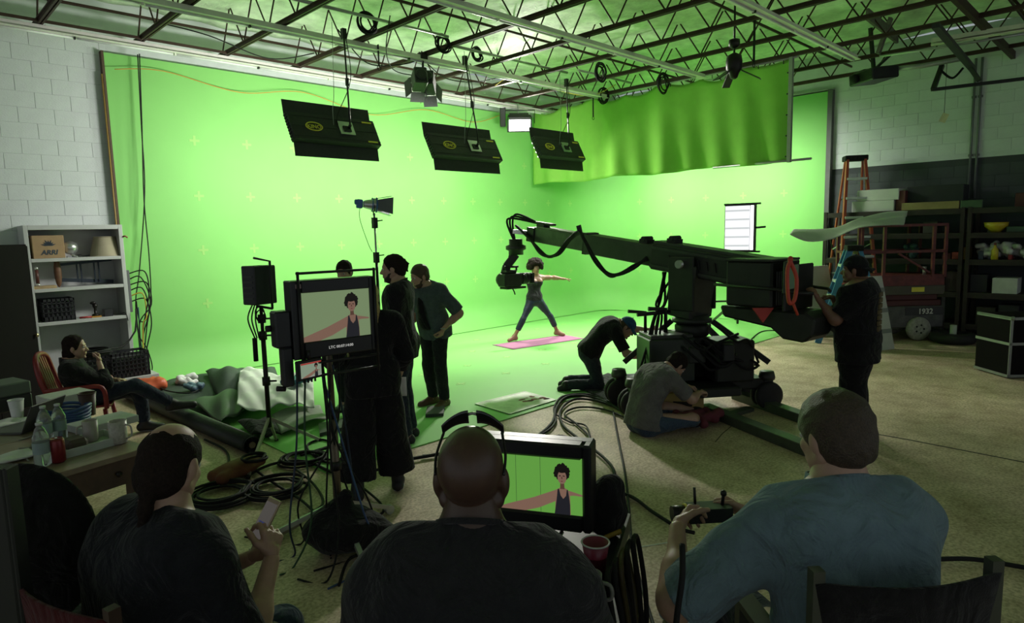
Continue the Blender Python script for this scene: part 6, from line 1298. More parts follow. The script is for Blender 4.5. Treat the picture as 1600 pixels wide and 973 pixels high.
# nose gear and remote head
nz = sT(AL); b = B(af); b.bx(-.05, .05, AL-.3, AL+.05, .15, .18); b.box((0, AL-.08, .13), (.12, .16, .06)); b.bx(-.12, .12, AL-.02, AL+.14, -.11, .09); part('nose_plate', b, cm, t, bev=.006)
hp = gd(806, 384, 9.55); b = B(); b.beam(sT(AL+.1), V3((hp[0], hp[1], sT(AL)[2]+.05)), .16, .06); part('nose_bracket', b, silver, t)
b = B(); b.lathe([(.0, .10), (.10, .10), (.10, .02), (.15, .0), (.15, -.05), (.11, -.07), (.11, -.13), (.0, -.13)], hp); part('pan_motor', b, cm, t)
for i in range(3): a = i*.9; c0 = V3((hp[0], hp[1], sT(AL)[2]+.12)); b = B(); b.tube(catm([sT(AL)+AU*.15, c0+V3((-.05+.05*i, 0, .12+.03*i)), c0+CR*(-.12+.04*i)+V3((0, 0, .05)), hp+V3((0, 0, .02))], 6), .016, 6); part('nose_cable', b, rub, t)
top = hp+V3((0, 0, -.12)); bot = gd(786, 437, 9.6); b = B(); b.beam(top, lerp(top, bot, .5)+CR*-.05, .09, .12); b.beam(lerp(top, bot, .45)+CR*-.05, bot, .09, .12); b.sph(bot, .11, n=14); part('head_arm', b, cm, t, bev=.01)
for i in range(6): q = lerp(top, bot, .1+.14*i)-CR*.06; b = B(); b.sph(q, .035, n=8); part('wiring_knob', b, M('brownish_wire', (.06, .035, .02), .5) if i % 2 else rub, t)
cf = look(gd(800, 437, 9.55), nrm(CR*.8+_F*V3((1, 1, 0))*.75)); tc = thing('cine_camera', 'black film camera hanging from the crane head, aimed at the woman', 'camera', cf[:3, 3]-V3((0, 0, .13)))
b = B(cf); b.box((0, -.04, 0), (.17, .34, .19)); b.box((0, -.05, .12), (.12, .2, .05)); part('body', b, cm, tc, bev=.015)
b = B(cf); b.lathe([(0, 0), (.07, 0), (.075, .05), (.06, .06), (.065, .12), (.085, .14), (.085, .20), (0, .2)], (0, .13, .01), 20, R=np.array([[1, 0, 0], [0, 0, 1], [0, -1, 0]])); part('lens', b, blackm, tc)
for y in (.18, .22, .28): b = B(cf); b.tube([(.08*math.cos(a), y, .01+.08*math.sin(a)) for a in np.linspace(0, 2*PI, 20, endpoint=False)], .008, 6, closed=True); part('focus_ring', b, cg, tc)
b = B(cf); b.box((0, .355, .01), (.19, .05, .16)); part('matte_box', b, blackm, tc, bev=.008)
b = B(cf); b.beam((.0, -.15, .19), (0, .12, .19), .03, .03); b.box((0, -.12, .16), (.02, .02, .06)); b.box((0, .09, .16), (.02, .02, .06)); part('top_handle', b, blackm, tc)
b = B(cf); b.box((-.11, .12, .02), (.06, .09, .08)); b.cyl((-.11, .14, .02), (-.03, .16, .02), .02); part('focus_motor', b, silver, tc)
b = B(cf); b.box((0, .02, -.115), (.16, .38, .03)); part('base_plate', b, cm, tc)
b = B(cf); b.tube(catm([(0, .0, -.12), (.02, .02, -.17), (.03, .03, -.22)], 4), .01, 6); part('dangling_plug', b, rub, tc)
# cable bundle swagged along the arm
c3 = gd
for k in range(4):
    o = V3((.0, 0, -.015*k)); pts = [gd(808, 352, 9.5), gd(829, 372, 9.2), gd(845, 392, 9.0), gd(858, 399, 8.8), gd(872, 395, 8.6), gd(890, 375, 8.4), gd(905, 361, 8.2), gd(915, 375, 8.1), gd(930, 405, 8.0), gd(950, 427, 7.9), gd(968, 426, 7.8), gd(990, 415, 7.7), gd(1010, 402, 7.6)]
    rr = random.Random(k); b = B(); b.tube(catm([p+V3((rr.uniform(-.02, .02), rr.uniform(-.02, .02), rr.uniform(-.03, .01))) for p in pts], 6), .017, 6); part('swag_cable', b, rub, t)
b = B(); b.beam(gd(907, 365, 8.2), gd(904, 352, 8.2), .02, .06); part('cable_hook', b, blackm, t)
# counterweight box, weights, tail monitor
wf = look(gd(1196, 444, 6.45), -ad*V3((1, 1, 0)), (0, 0, 1)); wf[:3, :3] *= .80; WX, WY = wf[:3, 0], wf[:3, 1]
b = B(wf); b.box((0, -.05, .02), (.62, .62, .56)); part('weight_box', b, cm, t, bev=.02)
b = B(wf); b.box((0, -.05, .31), (.64, .64, .03)); part('box_lid', b, cg, t, bev=.006)
for i in range(5): b = B(wf); b.box((0, .29+.022*i, -.02), (.50-.02*i, .018, .40)); part('weight_plate', b, cm, t)
b = B(wf); b.prism([(-.5, -.28), (.62, -.28), (.75, -.36), (.72, -.55), (.62, -.64), (.36, -.62), (.2, -.50), (-.45, -.42)], frame((0, 0, 0), WY@np.eye(3) if 0 else (0, 1, 0), (1, 0, 0), (0, 0, 1)), .46); part('tail_fairing', b, cm, t, bev=.02)
for s in (-1, 1): b = B(wf); b.tube([(s*.34, -.5, .0), (s*.34, .30, -.02), (s*.34, .62, -.05), (s*.2, .70, -.06)], .02, 8); part('push_bar', b, blackm, t)
b = B(wf); b.bx(-.33, .33, .40, .44, -.28, .26); part('rear_panel', b, cm, t, bev=.01)
pm = gd(1236, 432, 6.05); pf = look(pm, nrm(CR*-.75+_F*V3((1, 1, 0))*.65)); b = B(pf); b.box((0, 0, 0), (.34, .04, .30)); part('tail_monitor', b, bz, t, bev=.008); b = B(pf); b.box((0, -.022, 0), (.27, .004, .22)); part('tail_screen', b, M('tail_screen', (.06, .11, .06), emit=.5), t)
b = B(pf); b.box((.15, .05, -.06), (.10, .03, .42)); part('tail_flag', b, cm, t)
b = B(); c0 = gd(1234, 416, 5.55); b.tube(catm([c0+V3((0, 0, .05)), c0+CR*.06+V3((0, 0, -.1)), c0+CR*.05+V3((0, 0, -.28)), c0+CR*-.0+V3((0, 0, -.30)), c0+CR*-.02+V3((0, 0, -.05)), c0+CR*.01+V3((0, 0, .06))], 6, True), .018, 8, closed=True); rc = part('red_loop', b, M('red_webbing', (.55, .06, .03), .5), t)
b = B(); b.tube([c0+CR*.03+V3((0, 0, -.3)), c0+CR*.08+V3((0, 0, -.42))], .012, 6); part('loop_tail', b, M('red_webbing'), t)
b = B(); q0 = gd(1192, 489, 6.2); b.prism([(-.1, .05), (.1, .05), (0, -.09)], look(q0, _F*V3((1, 1, 0))), .03); part('red_pennant', b, M('red_pennant', (.5, .05, .04), .6), t)
# pivot yoke and column
ty = AL*.22; pv = sT(ty); cx, cyy = pv[0], pv[1]
b = B(); b.box((cx, cyy, pv[2]-.32), (.42, .32, .60), af); part('yoke', b, cg, t, bev=.015)
for s in (-1, 1): b = B(); q = pv+AX*s*.20; b.box(q-V3((0, 0, .24)), (.04, .34, .60), rz(math.atan2(ad[1], ad[0])-PI/2)); part('yoke_cheek', b, cm, t, bev=.01)
b = B(); b.cyl(pv-AX*.26+V3((0, 0, -.02)), pv+AX*.26+V3((0, 0, -.02)), .045, n=18); part('pivot_axle', b, silver, t)
zy = pv[2]-.62
b = B(); b.lathe([(.12, zy-.06), (.22, zy-.06), (.22, zy-.02), (.19, zy-.015), (.19, zy+.02), (.12, zy+.02)], (cx, cyy, 0), 28); part('turntable', b, cg, t)
b = B(); b.lathe([(.15, .38), (.15, zy-.05)], (cx, cyy, 0), 20); b.lathe([(.17, zy-.22), (.19, zy-.2), (.19, zy-.1), (.17, zy-.08)], (cx, cyy, 0), 20); part('column', b, cm, t)
# base chassis
bd = nrm(V3((.80, -.60, 0))); bn = V3((-bd[1], bd[0], 0)); bf = frame((cx, cyy, 0), bd, bn, (0, 0, 1))
b = B(bf); b.bx(-.75, .75, -.30, .30, .24, .36); b.bx(-.30, .30, -.62, .62, .26, .36); ch = part('chassis', b, cm, t, bev=.015)
b = B(bf); b.bx(-.62, -.10, -.34, .10, .38, .86); part('battery_case', b, M('green_black_case', (.02, .03, .02), .35), t, bev=.012)
b = B(bf); b.bx(-.60, -.12, -.32, .08, .86, .90); part('case_lid', b, cg, t, bev=.006)
b = B(bf); b.bx(.10, .55, -.42, -.02, .36, .82); part('hydraulic_unit', b, cm, t, bev=.02)
b = B(bf); b.bx(.18, .62, .0, .40, .36, .74); part('drive_box', b, cm, t, bev=.02)
for i in range(6):
    rr = random.Random(i+40); b = B(bf); x, y, z = rr.uniform(-.5, .6), rr.uniform(-.45, .3), rr.uniform(.62, .95); b.box((x, y, z), (rr.uniform(.1, .2), rr.uniform(.1, .2), rr.uniform(.1, .22))); part('control_module', b, (cm, cg, plb)[i % 3], t, bev=.01)
for i in range(9):
    rr = random.Random(i+60); p0 = (rr.uniform(-.3, .3), -.35, rr.uniform(.6, 1.0)); b = B(bf); b.tube(catm([p0, (p0[0]+.15, -.48, p0[2]-.15), (p0[0]+.3, -.46, p0[2]-.3+rr.uniform(0, .2)), (rr.uniform(.2, .7), -.3, rr.uniform(.5, .9))], 6), .014, 6); part('hose', b, rub, t)
for i in range(6):
    rr = random.Random(i+80); a0 = sT(AL*.33)+V3((0, 0, -.18)); a2 = (bf@np.array([-.5+rr.uniform(-.1, .1), -.2, .9, 1]))[:3]; b = B(); b.tube(catm([a0+V3((rr.uniform(-.1, .1), rr.uniform(-.1, .1), 0)), lerp(a0, a2, .35)+V3((rr.uniform(-.06, .06), rr.uniform(-.06, .06), -.1)), lerp(a0, a2, .7), a2, a2+V3((rr.uniform(-.2, 0), rr.uniform(-.1, .1), -.35))], 6), .014, 6); part('drop_cable', b, rub, t)
b = B(bf); b.tube([(-.55, .0, .9), (-.55, 0, 1.12), (-.75, 0, 1.14)], .02, 8); b.tube([(-.35, -.1, .9), (-.35, -.1, 1.16), (-.55, -.1, 1.17)], .024, 8); b.tube([(-.68, -.1, 1.11), (-.30, -.1, 1.13)], .022, 8); part('steering_handle', b, blackm, t)
for k, (x, y) in enumerate(((.78, -.26), (.78, .26), (-.78, -.26), (-.78, .26))):
    b = B(bf); b.lathe([(0, .34), (.085, .34), (.09, .37), (.075, .43), (0, .43)], (x, y, 0), 20); b.box((x, y, .33), (.10, .10, .06)); part('caster_fork', b, cg, t)
    for s in (-1, 1):
        b = B(bf); b.lathe([(.05, -.035), (.13, -.04), (.155, -.025), (.16, 0), (.155, .025), (.13, .04), (.05, .035)], (x, y+s*.055, .162), 26, R=np.array([[1, 0, 0], [0, 0, 1], [0, -1, 0]])); w_ = part('wheel', b, rbt, t)
        b = B(bf); b.lathe([(0, -.03), (.06, -.03), (.06, .03), (0, .03)], (x, y+s*.055, .162), 16, R=np.array([[1, 0, 0], [0, 0, 1], [0, -1, 0]])); part('hub', b, cg, w_)
for q in (((.2, -.1, 1.0), (.75, -.35, .55)), ((-.2, .1, 1.0), (-.7, .3, .5)), ((.15, .2, 1.0), (.7, .3, .5))): b = B(bf); b.beam(*q, .05, .06); part('brace', b, cm, t)
# track rails on the floor
rm = M('green_grey_rail', (.07, .08, .06), .5, .2, var=.2)
for (p0, p1, lab) in ((gz(1100, 644), gz(1238, 700), 'nearer of the two dark floor rails running from the crane'), (gz(1150, 622), gz(1262, 662), 'farther of the two dark floor rails running from the crane')):
    b = B(); d = nrm(p1-p0); b.beam(p0+V3((0, 0, .05)), p1+d*.35+V3((0, 0, .05)), .14, .1); one('floor_rail', b, rm, lab, 'rail', 'crane floor rails', bev=.006)
b = B(); b.beam(gz(1130, 654)+V3((0, 0, .02)), gz(1172, 641)+V3((0, 0, .02)), .10, .04); one('rail_spacer', b, rm, 'short metal crosspiece between the two floor rails', 'spacer')
# apple box, sweater, mat
p = gz(1066, 648); t2 = thing('apple_box', 'yellow plywood box with handle holes beside the crane wheel', 'box', p, .4); pf = rz(.55, p); b = B(pf); b.bx(-.15, .15, -.22, .22, .0, .27); part('shell', b, M('yellow_ply', (.42, .30, .10), .6, var=.15), t2, bev=.004)
for x in (-.06, .06): b = B(pf); b.bx(x-.02, x+.02, -.223, -.218, .12, .19); part('handle_hole', b, M('hole_dark', (.02, .015, .01), .9), t2)
b = B(pf); b.bx(-.153, -.148, -.1, .1, .14, .19); part('handle_hole', b, M('hole_dark'), t2)
p = gz(1030, 640); b = B(rz(.5, p)); b.bx(-.16, .16, -.2, .2, 0, .3); one('yellow_bag', b, M('yellow_canvas', (.30, .27, .05), .8, var=.2, bump=.2), 'yellow canvas bag behind the grey T-shirt man', 'bag', bev=.05)
crumple(gz(1092, 664), .17, M('maroon_cloth', (.13, .025, .035), .9), 'maroon_sweater', 'maroon sweater dropped on the floor beside the apple box', 'sweater', 12, (1.4, .9, .5))
c = [gz(893, 604), gz(950, 586), gz(1020, 612), gz(972, 640)]; b = B(); b.sheet(lambda a, e: lerp(lerp(c[0], c[1], a), lerp(c[3], c[2], a), e)+V3((0, 0, .028+.008*math.sin(a*6+e*5))), 18, 12, .018); one('black_mat', b, blk, 'black padded mat under the kneeling man', 'mat')
# black floor stand behind the crane tail with the lit panel
lp = gd(1155, 356, 11.6); ls_ = V3((lp[0], lp[1], 0)); t = thing('panel_stand', 'black rolling stand behind the crane, carrying the lit panel', 'stand', ls_)
b = B(); b.cyl((lp[0], lp[1], .3), (lp[0], lp[1], lp[2]-.45), .02, n=10); part('pole', b, blackm, t)
for e in (gz(1108, 512), gz(1215, 520), gz(1150, 500)): b = B(); b.beam((lp[0], lp[1], .75), (e[0], e[1], .08), .035, .035); part('leg', b, blackm, t); b = B(); b.cyl((e[0]-.02, e[1]+.02, .045), (e[0]+.02, e[1]-.02, .045), .045); part('caster', b, rbt, t)
b = B(); b.beam((lp[0]-.35, lp[1]+.3, .72), (lp[0]+.35, lp[1]-.3, .72), .03, .03); part('cross_bar', b, blackm, t)
pf = look(lp, -nrm(CR*-.62+_F*V3((1, 1, 0))*-.85)); t = thing('panel_light', 'switched-on rectangular white light panel above the crane tail', 'light', lp-V3((0, 0, .42)))
b = B(pf); b.box((0, .06, 0), (.54, .10, .84)); part('housing', b, blackm, t, bev=.01)
b = B(pf); b.bx(-.25, .18, -.012, .01, -.39, .39); part('diffuser', b, M('lit_diffuser', (.95, .96, 1), emit=1.7), t)
b = B(pf); b.bx(.195, .245, -.012, .01, -.39, .39); part('edge_tube', b, M('lit_edge', (1, 1, 1), emit=4), t)
for i in range(5): b = B(pf); b.bx(-.25, .18, -.016, -.012, -.33+.155*i, -.30+.155*i); part('cross_slat', b, M('dim_slat', (.8, .82, .85), emit=1.2), t)
for z in (-.42, .42): b = B(pf); b.beam((-.27, -.01, z), (.36, .02, z), .04, .03); part('clamp_bar', b, blackm, t)
b = B(pf); b.cyl((.27, .05, 0), (.44, .05, .01), .018); part('handle', b, blackm, t)
0 and area('light_panel_glow', (pf@np.array([-.03, -.03, 0, 1]))[:3], (8.9, 8.2, 1.0), .43, .78, 90, (.97, .98, 1))
# ================================================================== right side: racks, ladders, lift
rk = M('dark_rack_steel', (.03, .022, .02), .6, .3, var=.3); redp = M('faded_red_paint', (.13, .024, .02), .55, var=.35, vs=10, bump=.1)
def rack(v0, v1, lab, us=(13.25, 13.95), levels=(.30, .84, 1.40, 1.85, 2.26)):
    t = thing('storage_rack', lab, 'rack', ((us[0]+us[1])/2, (v0+v1)/2, 0), 0, 'racks along the right wall')
    for v in (v0, v1):
        for u in us: b = B(); b.bx(u-.03, u+.03, v-.03, v+.03, 0, levels[-1]+.02); part('upright', b, rk, t)
        b = B(); b.beam((us[0], v, .3), (us[1], v, 1.2), .025, .025); b.beam((us[1], v, 1.2), (us[0], v, 2.1), .025, .025); part('end_brace', b, rk, t)
    for z in levels:
        b = B(); b.bx(us[0]-.02, us[1]+.02, v0+.03, v1-.03, z-.02, z); part('shelf_board', b, M('dark_shelf_board', (.035, .028, .022), .8), t)
        for u in us: b = B(); b.bx(u-.025, u+.025, v0+.03, v1-.03, z-.09, z-.02); part('shelf_beam', b, rk, t)
rack(2.50, 4.72, 'dark steel rack behind the red ladder and lift'); rack(.10, 2.40, 'dark steel rack at the far right edge of the room')
def sb(name, x0, x1, y0, y1, u, dep, mat, lab, cat, bev=.006):
    a = gu(x0, y1, u); c = gu(x1, y0, u); v0, v1 = min(a[1], c[1]), max(a[1], c[1]); b = B(); return v0, v1, a[2], c[2]
def shelfbox(name, x0, x1, z, h, u, dep, mat, lab, cat, bev=.006):
    v0, v1 = sorted((gu(x0, 400, u)[1], gu(x1, 400, u)[1])); b = B(); b.bx(u, u+dep, v0, v1, z, z+h); return one(name, b, mat, lab, cat, bev=bev)
foam = M('styrofoam', (.55, .56, .52), .8, var=.05, bump=.2, bs=80)
shelfbox('foam_box', 1328, 1393, 2.26, .20, 13.3, .6, foam, 'lower of two white foam boxes on top of the rack', 'box'); shelfbox('foam_box', 1336, 1400, 2.463, .20, 13.32, .58, foam, 'upper of two white foam boxes on top of the rack', 'box')
shelfbox('red_crate', 1396, 1410, 2.26, .36, 13.35, .5, M('dark_red_plastic', (.10, .02, .02), .6), 'dark red crate beside the white foam boxes', 'crate')
shelfbox('timber_plank', 1405, 1494, 2.262, .13, 13.24, .05, M('yellow_timber', (.28, .22, .09), .7, var=.15), 'yellowish timber plank along the top front of the rack', 'plank'); shelfbox('timber_plank', 1496, 1530, 2.262, .13, 13.24, .05, M('green_painted_timber', (.05, .10, .05), .6), 'green painted timber piece beside the yellowish plank', 'plank')
shelfbox('black_case', 1412, 1500, 2.262, .42, 13.5, .4, M('dark_case', (.02, .022, .025), .7), 'long black case on the rack top behind the timber', 'case')
p = gu(1556, 360, 13.4); t = thing('yellow_bowl', 'yellow bowl on the upper shelf at far right', 'bowl', (13.4, p[1], 1.85)); b = B(); b.lathe([(0, .0), (.07, .0), (.16, .10), (.17, .16), (.16, .16), (.06, .015), (0, .012)], (13.4, p[1], 1.85), 24); part('dish', b, M('yellow_plastic', (.55, .42, .03), .4), t)
b = B(); b.tube([(13.4+.168*math.cos(a), p[1]+.168*math.sin(a), 2.01) for a in np.linspace(0, 2*PI, 24, endpoint=False)], .006, 6, closed=True); part('rim', b, M('yellow_plastic'), t)
bagm = M('thin_white_plastic', (.50, .50, .50), .35, var=.1)
for i, (x, z, r, m, lab, nm, ct) in enumerate(((1541, 1.40, .16, bagm, 'crumpled white plastic bag, leftmost on the middle shelf', 'plastic_bag', 'bag'), (1566, 1.40, .18, bagm, 'crumpled white plastic bag right of the yellow bottle', 'plastic_bag', 'bag'), (1592, 1.40, .17, M('grey_tub', (.35, .36, .35), .5), 'pale grey bundle at the right end of the middle shelf', 'bundle', 'bundle'),
      (1420, 1.40, .16, M('dark_teal_cloth', (.03, .07, .07), .9), 'dark teal cloth bundle on the shelf behind the lift', 'cloth_bundle', 'cloth'))):
    v = gu(x, 400, 13.45)[1]; crumple(V3((13.45, v, z)), r, m, nm, lab, ct, 30+i, (.8, .8, 1.2))
v = gu(1554, 400, 13.3)[1]; t = thing('spray_bottle', 'yellow bottle standing between the white plastic bags', 'bottle', (13.3, v, 1.40)); b = B(); b.lathe([(0, 0), (.05, 0), (.05, .16), (.02, .21), (.02, .24), (0, .24)], (13.3, v, 1.40), 16); part('flask', b, M('yellow_plastic'), t); b = B(); b.box((13.3, v, 1.66), (.05, .03, .04)); part('cap', b, redp, t)
shelfbox('white_carton', 1553, 1593, .84, .26, 13.28, .4, M('white_card'), 'white carton on the lower shelf at far right', 'box')
k = 0
for (x0, x1, z, h, c) in ((1500, 1512, 1.40, .2, (.25, .17, .05)), (1487, 1499, 1.40, .12, (.30, .05, .04)), (1472, 1486, 1.40, .10, (.10, .03, .03)), (1528, 1536, 1.40, .14, (.04, .05, .08)), (1575, 1581, 1.40, .2, (.3, .03, .04)), (1540, 1552, 1.85, .10, (.12, .10, .08)), (1570, 1598, 1.85, .09, (.05, .08, .06)), (1310, 1322, 1.40, .16, (.40, .40, .36)), (1518, 1545, .84, .3, (.03, .03, .035)), (1470, 1500, .84, .35, (.035, .025, .02)), (1440, 1462, 1.85, .2, (.05, .045, .04)), (1580, 1600, 2.26, .22, (.08, .02, .02)), (1530, 1560, .30, .3, (.03, .025, .02)), (1565, 1598, .30, .35, (.02, .02, .025))):
    word = ['small tan carton on the shelf left of the dark bundle', 'small red packet beside the tan carton', 'low maroon tray left of the red packet', 'small dark blue tin left of the white bags', 'small red carton between two pale bundles', 'small brown box left of the yellow bowl', 'flat dark green tray right of the yellow bowl', 'small pale carton on the rack behind the red ladder', 'black tool case on the lower shelf near the rack post', 'dark brown case on the lower shelf behind the lift rail', 'dark grey box on the upper shelf behind the lift', 'dark red case on the rack top at the right edge', 'dark case on the bottom shelf left of the black one', 'black case on the bottom shelf at the right edge'][k]
    shelfbox('shelf_carton', x0, x1, z, h, 13.3+.05*(k % 3), .35, M('shelf_item_%d' % k, c, .7), word, 'box'); k += 1
# tyre with white post
p = gz(1492, 526); t = thing('tyre_stand', 'old tyre on the floor with a short white post in it', 'stand', (13.0, p[1]-.1, 0)); q = V3((13.0, p[1]-.1, 0)); b = B(); b.tube([q+V3((.26*math.cos(a), .26*math.sin(a), .09)) for a in np.linspace(0, 2*PI, 28, endpoint=False)], .09, 12, closed=True); part('tyre', b, rbt, t); b = B(); b.cyl(q, q+V3((0, 0, .30)), .05, n=14); part('post', b, foam, t)
# ---- scissor lift
lc = gd(1384, 520, 11.75)*V3((1, 1, 0)); lx = nrm(CR*V3((1, 1, 0))); ly = nrm(_F*V3((1, 1, 0))); LF = frame(lc, lx, ly, (0, 0, 1))
t = thing('scissor_lift', 'small red and grey scissor lift numbered 1932', 'lift', lc, math.atan2(lx[1], lx[0])); lg = M('lift_grey', (.10, .10, .095), .6, .2, var=.3, vs=8)
b = B(LF); b.bx(-.75, .78, -.38, .38, .22, .60); part('chassis', b, lg, t, bev=.02)
b = B(LF); b.bx(-.70, .74, -.34, .34, .60, .70); b.bx(-.72, .70, -.30, .30, .70, .80); part('scissor_pack', b, M('dark_maroon', (.08, .018, .016), .6), t, bev=.01)
b = B(LF); b.bx(-.74, .78, -.37, .37, .80, .96); part('platform', b, M('grey_brown_deck', (.09, .08, .06), .7), t, bev=.008); b = B(LF); b.bx(-.74, .76, -.37, .37, .96, 1.14); part('toe_board', b, redp, t)
b = B(LF); b.bx(.20, .42, -.375, -.37, .85, .93); part('yellow_decal', b, yel, t); b = B(LF); b.bx(.10, .76, -.385, -.38, .44, .58); part('number_plate', b, M('dark_plate', (.03, .03, .03), .5), t)
nf = LF.copy(); nf[:3, 3] = (LF@np.array([.45, -.388, .465, 1]))[:3]; text('number', '1932', M('white_number', (.65, .65, .6), .6, var=.02), t, nf, .13, .002, bold=.003)
for x in (-.5, .33):
    for y in (-.40, .36):
        b = B(LF); b.lathe([(.10, -.05), (.19, -.05), (.205, -.02), (.205, .02), (.19, .05), (.10, .05)], (x, y, .207), 26, R=np.array([[1, 0, 0], [0, 0, 1], [0, -1, 0]])); w_ = part('wheel', b, M('worn_white_tyre', (.34, .33, .29), .8, var=.3, vs=20), t)
        b = B(LF); b.lathe([(0, -.045), (.05, -.045), (.10, -.03), (.10, .03), (0, .03)], (x, y, .207), 18, R=np.array([[1, 0, 0], [0, 0, 1], [0, -1, 0]])); part('rim', b, M('rim_grey', (.22, .22, .2), .5, .3), w_)
        for k in range(5): a = k*2*PI/5; b = B(LF); b.cyl((x+.07*math.cos(a), y-.052, .207+.07*math.sin(a)), (x+.07*math.cos(a), y-.03, .207+.07*math.sin(a)), .018, n=8); part('wheel_hole', b, rbt, w_)
for x in (-.74, -.3, .55, .76):
    for y in (-.36, .36): b = B(LF); b.bx(x-.022, x+.022, y-.022, y+.022, 1.1, 2.0); part('rail_post', b, redp, t)
for z in (1.55, 2.0):
    for y in (-.36, .36): b = B(LF); b.bx(-.76, .78, y-.022, y+.022, z-.022, z+.022); part('guard_rail', b, redp, t)
    for x in (-.74, .76): b = B(LF); b.bx(x-.022, x+.022, -.34, .34, z-.022, z+.022); part('guard_rail', b, redp, t)
b = B(LF); b.beam((-.05, -.36, 1.52), (.5, -.36, 1.18), .03, .03); part('diagonal', b, redp, t); b = B(LF); b.cyl((.45, -.3, 1.14), (.45, -.3, 1.28), .03); part('joystick', b, silver, t)
b = B(LF); b.bx(.79, .86, -.3, .3, .14, .95); part('ladder_end', b, lg, t, bev=.02)
# white crumpled sheet laid over the lift
NE = catm([gd(1234, 366, 9.7), gd(1262, 377, 9.8), gd(1300, 373, 9.95), gd(1330, 360, 10.2), (gd(1352, 355, 10.4)), gd(1412, 352, 10.9)], 8); FE = catm([gd(1240, 358, 10.3), gd(1275, 358, 10.5), gd(1308, 355, 10.7), gd(1340, 342, 11.0), gd(1380, 333, 11.3), gd(1419, 330, 11.6)], 8)
def ws(a, e):
    i = a*(len(NE)-1); k = min(int(i), len(NE)-2); f = i-k; p = lerp(lerp(NE[k], NE[k+1], f), lerp(FE[k], FE[k+1], f), e)
    return p+V3((0, 0, .035*math.sin(e*PI)*math.sin(a*7)+.05*max(0, a-.6)*math.sin(e*13+a*9)))
b = B(); b.sheet(ws, 40, 14, .008); one('packing_sheet', b, M('pale_packing_foam', (.50, .54, .46), .7, var=.06), 'large wavy white packing sheet lying over the lift rails', 'sheet')
# ---- ladders
def ladder(lab, top, fdir, h, wt, wb, run, mat, step, n, capm, group):
    """A-frame step ladder: fdir = side of the steps"""
    f = nrm(fdir); s = nrm(np.cross(f, (0, 0, 1))); t = thing('step_ladder', lab, 'ladder', V3(top)*V3((1, 1, 0)), 0, group); T0 = V3((top[0], top[1], h))
    for d in (-1, 1):
        b = B(); b.beam(T0+s*d*wt/2+f*.08, V3((top[0], top[1], 0))+s*d*wb/2+f*run, .045, .10, up=f); part('front_rail', b, mat, t)
        b = B(); b.beam(T0+s*d*wt/2-f*.08, V3((top[0], top[1], 0))+s*d*(wb*.93)/2-f*run, .03, .06, up=f); part('rear_rail', b, mat, t)
        b = B(); b.beam(lerp(T0, V3((top[0], top[1], 0)), .48)+s*d*(wt+wb)/4+f*run*.5, lerp(T0, V3((top[0], top[1], 0)), .52)+s*d*(wt+wb)/4-f*run*.5, .012, .02); part('spreader', b, steel, t)
    for i in range(1, n+1):
        k = i/(n+1); c = lerp(T0+f*.08, V3((top[0], top[1], 0))+f*run, k); w = wt+(wb-wt)*k; b = B(); b.box(c, (.12, w, .045), np.array([f, s, (0, 0, 1)]).T); part('step', b, step, t, bev=.004)
        k2 = k; c2 = lerp(T0-f*.08, V3((top[0], top[1], 0))-f*run, k)
        if i % 2 == 0: b = B(); b.cyl(c2-s*w*.46, c2+s*w*.46, .012, n=8); part('rear_bar', b, steel, t)
    b = B(); b.box(T0+V3((0, 0, .03)), (.26, wt+.10, .10), np.array([f, s, (0, 0, 1)]).T); part('cap', b, capm, t, bev=.012); return t
ladt = gd(1336, 250, 12.3); ladder('tall orange-red fibreglass stepladder against the right wall', ladt, nrm(-ly-lx*.25), ladt[2], .30, .72, .72, M('orange_red_fibreglass', (.30, .05, .022), .5, var=.12), M('pale_aluminium', (.50, .54, .50), .4, .3), 8, M('black_cap', (.012, .012, .013)), 'stepladders at the right')
bt = gd(1334, 390, 11.2); ladder('blue fibreglass stepladder behind the crane operator', bt, nrm(lx*.93-ly*.3)*-1, bt[2], .26, .5, .55, M('blue_fibreglass', (.03, .15, .33), .5, var=.12), M('pale_aluminium'), 5, M('black_cap'), 'stepladders at the right')
# ---- white foam boards leaning
def lean(pts, depth0, depth1, mat, lab, th=.03, stripes=0):
    """board standing on the floor and leaning back; lower corners on the ground"""
    a, c = gz(*pts[0]), gz(*pts[1]); hgt = pts[2]; d = nrm(c-a); n = nrm(np.cross((0, 0, 1), d)); 
    if np.dot(n, ly) < 0: n = -n
    t = thing('foam_board', lab, 'board', (a+c)/2, 0, 'white boards leaning at the right'); up = V3((0, 0, hgt))+n*.30; b = B(); vs = [a, c, c+up, a+up]; vs = vs+[v+n*th for v in vs]
    b.add(vs, [[0, 1, 2, 3], [7, 6, 5, 4], [0, 4, 5, 1], [1, 5, 6, 2], [2, 6, 7, 3], [3, 7, 4, 0]]); part('panel', b, mat, t)
    for i in range(stripes): k = .25+.28*i; b = B(); b.add([a+up*k-n*.004, c+up*k-n*.004, c+up*(k+.06)-n*.004, a+up*(k+.06)-n*.004], [[0, 1, 2, 3]]); b2 = B(); b2.beam((a+up*k), (c+up*k), .012, .07, up=up); part('grey_stripe', b2, M('stripe_grey', (.25, .27, .25), .7), t)
lean(((1272, 527), (1312, 522), 1.28), 0, 0, foam, 'plain white foam board leaning left of the blue ladder'); lean(((1354, 550), (1398, 545), 1.18), 0, 0, foam, 'white foam board with grey stripes leaning right of the blue ladder', stripes=3)
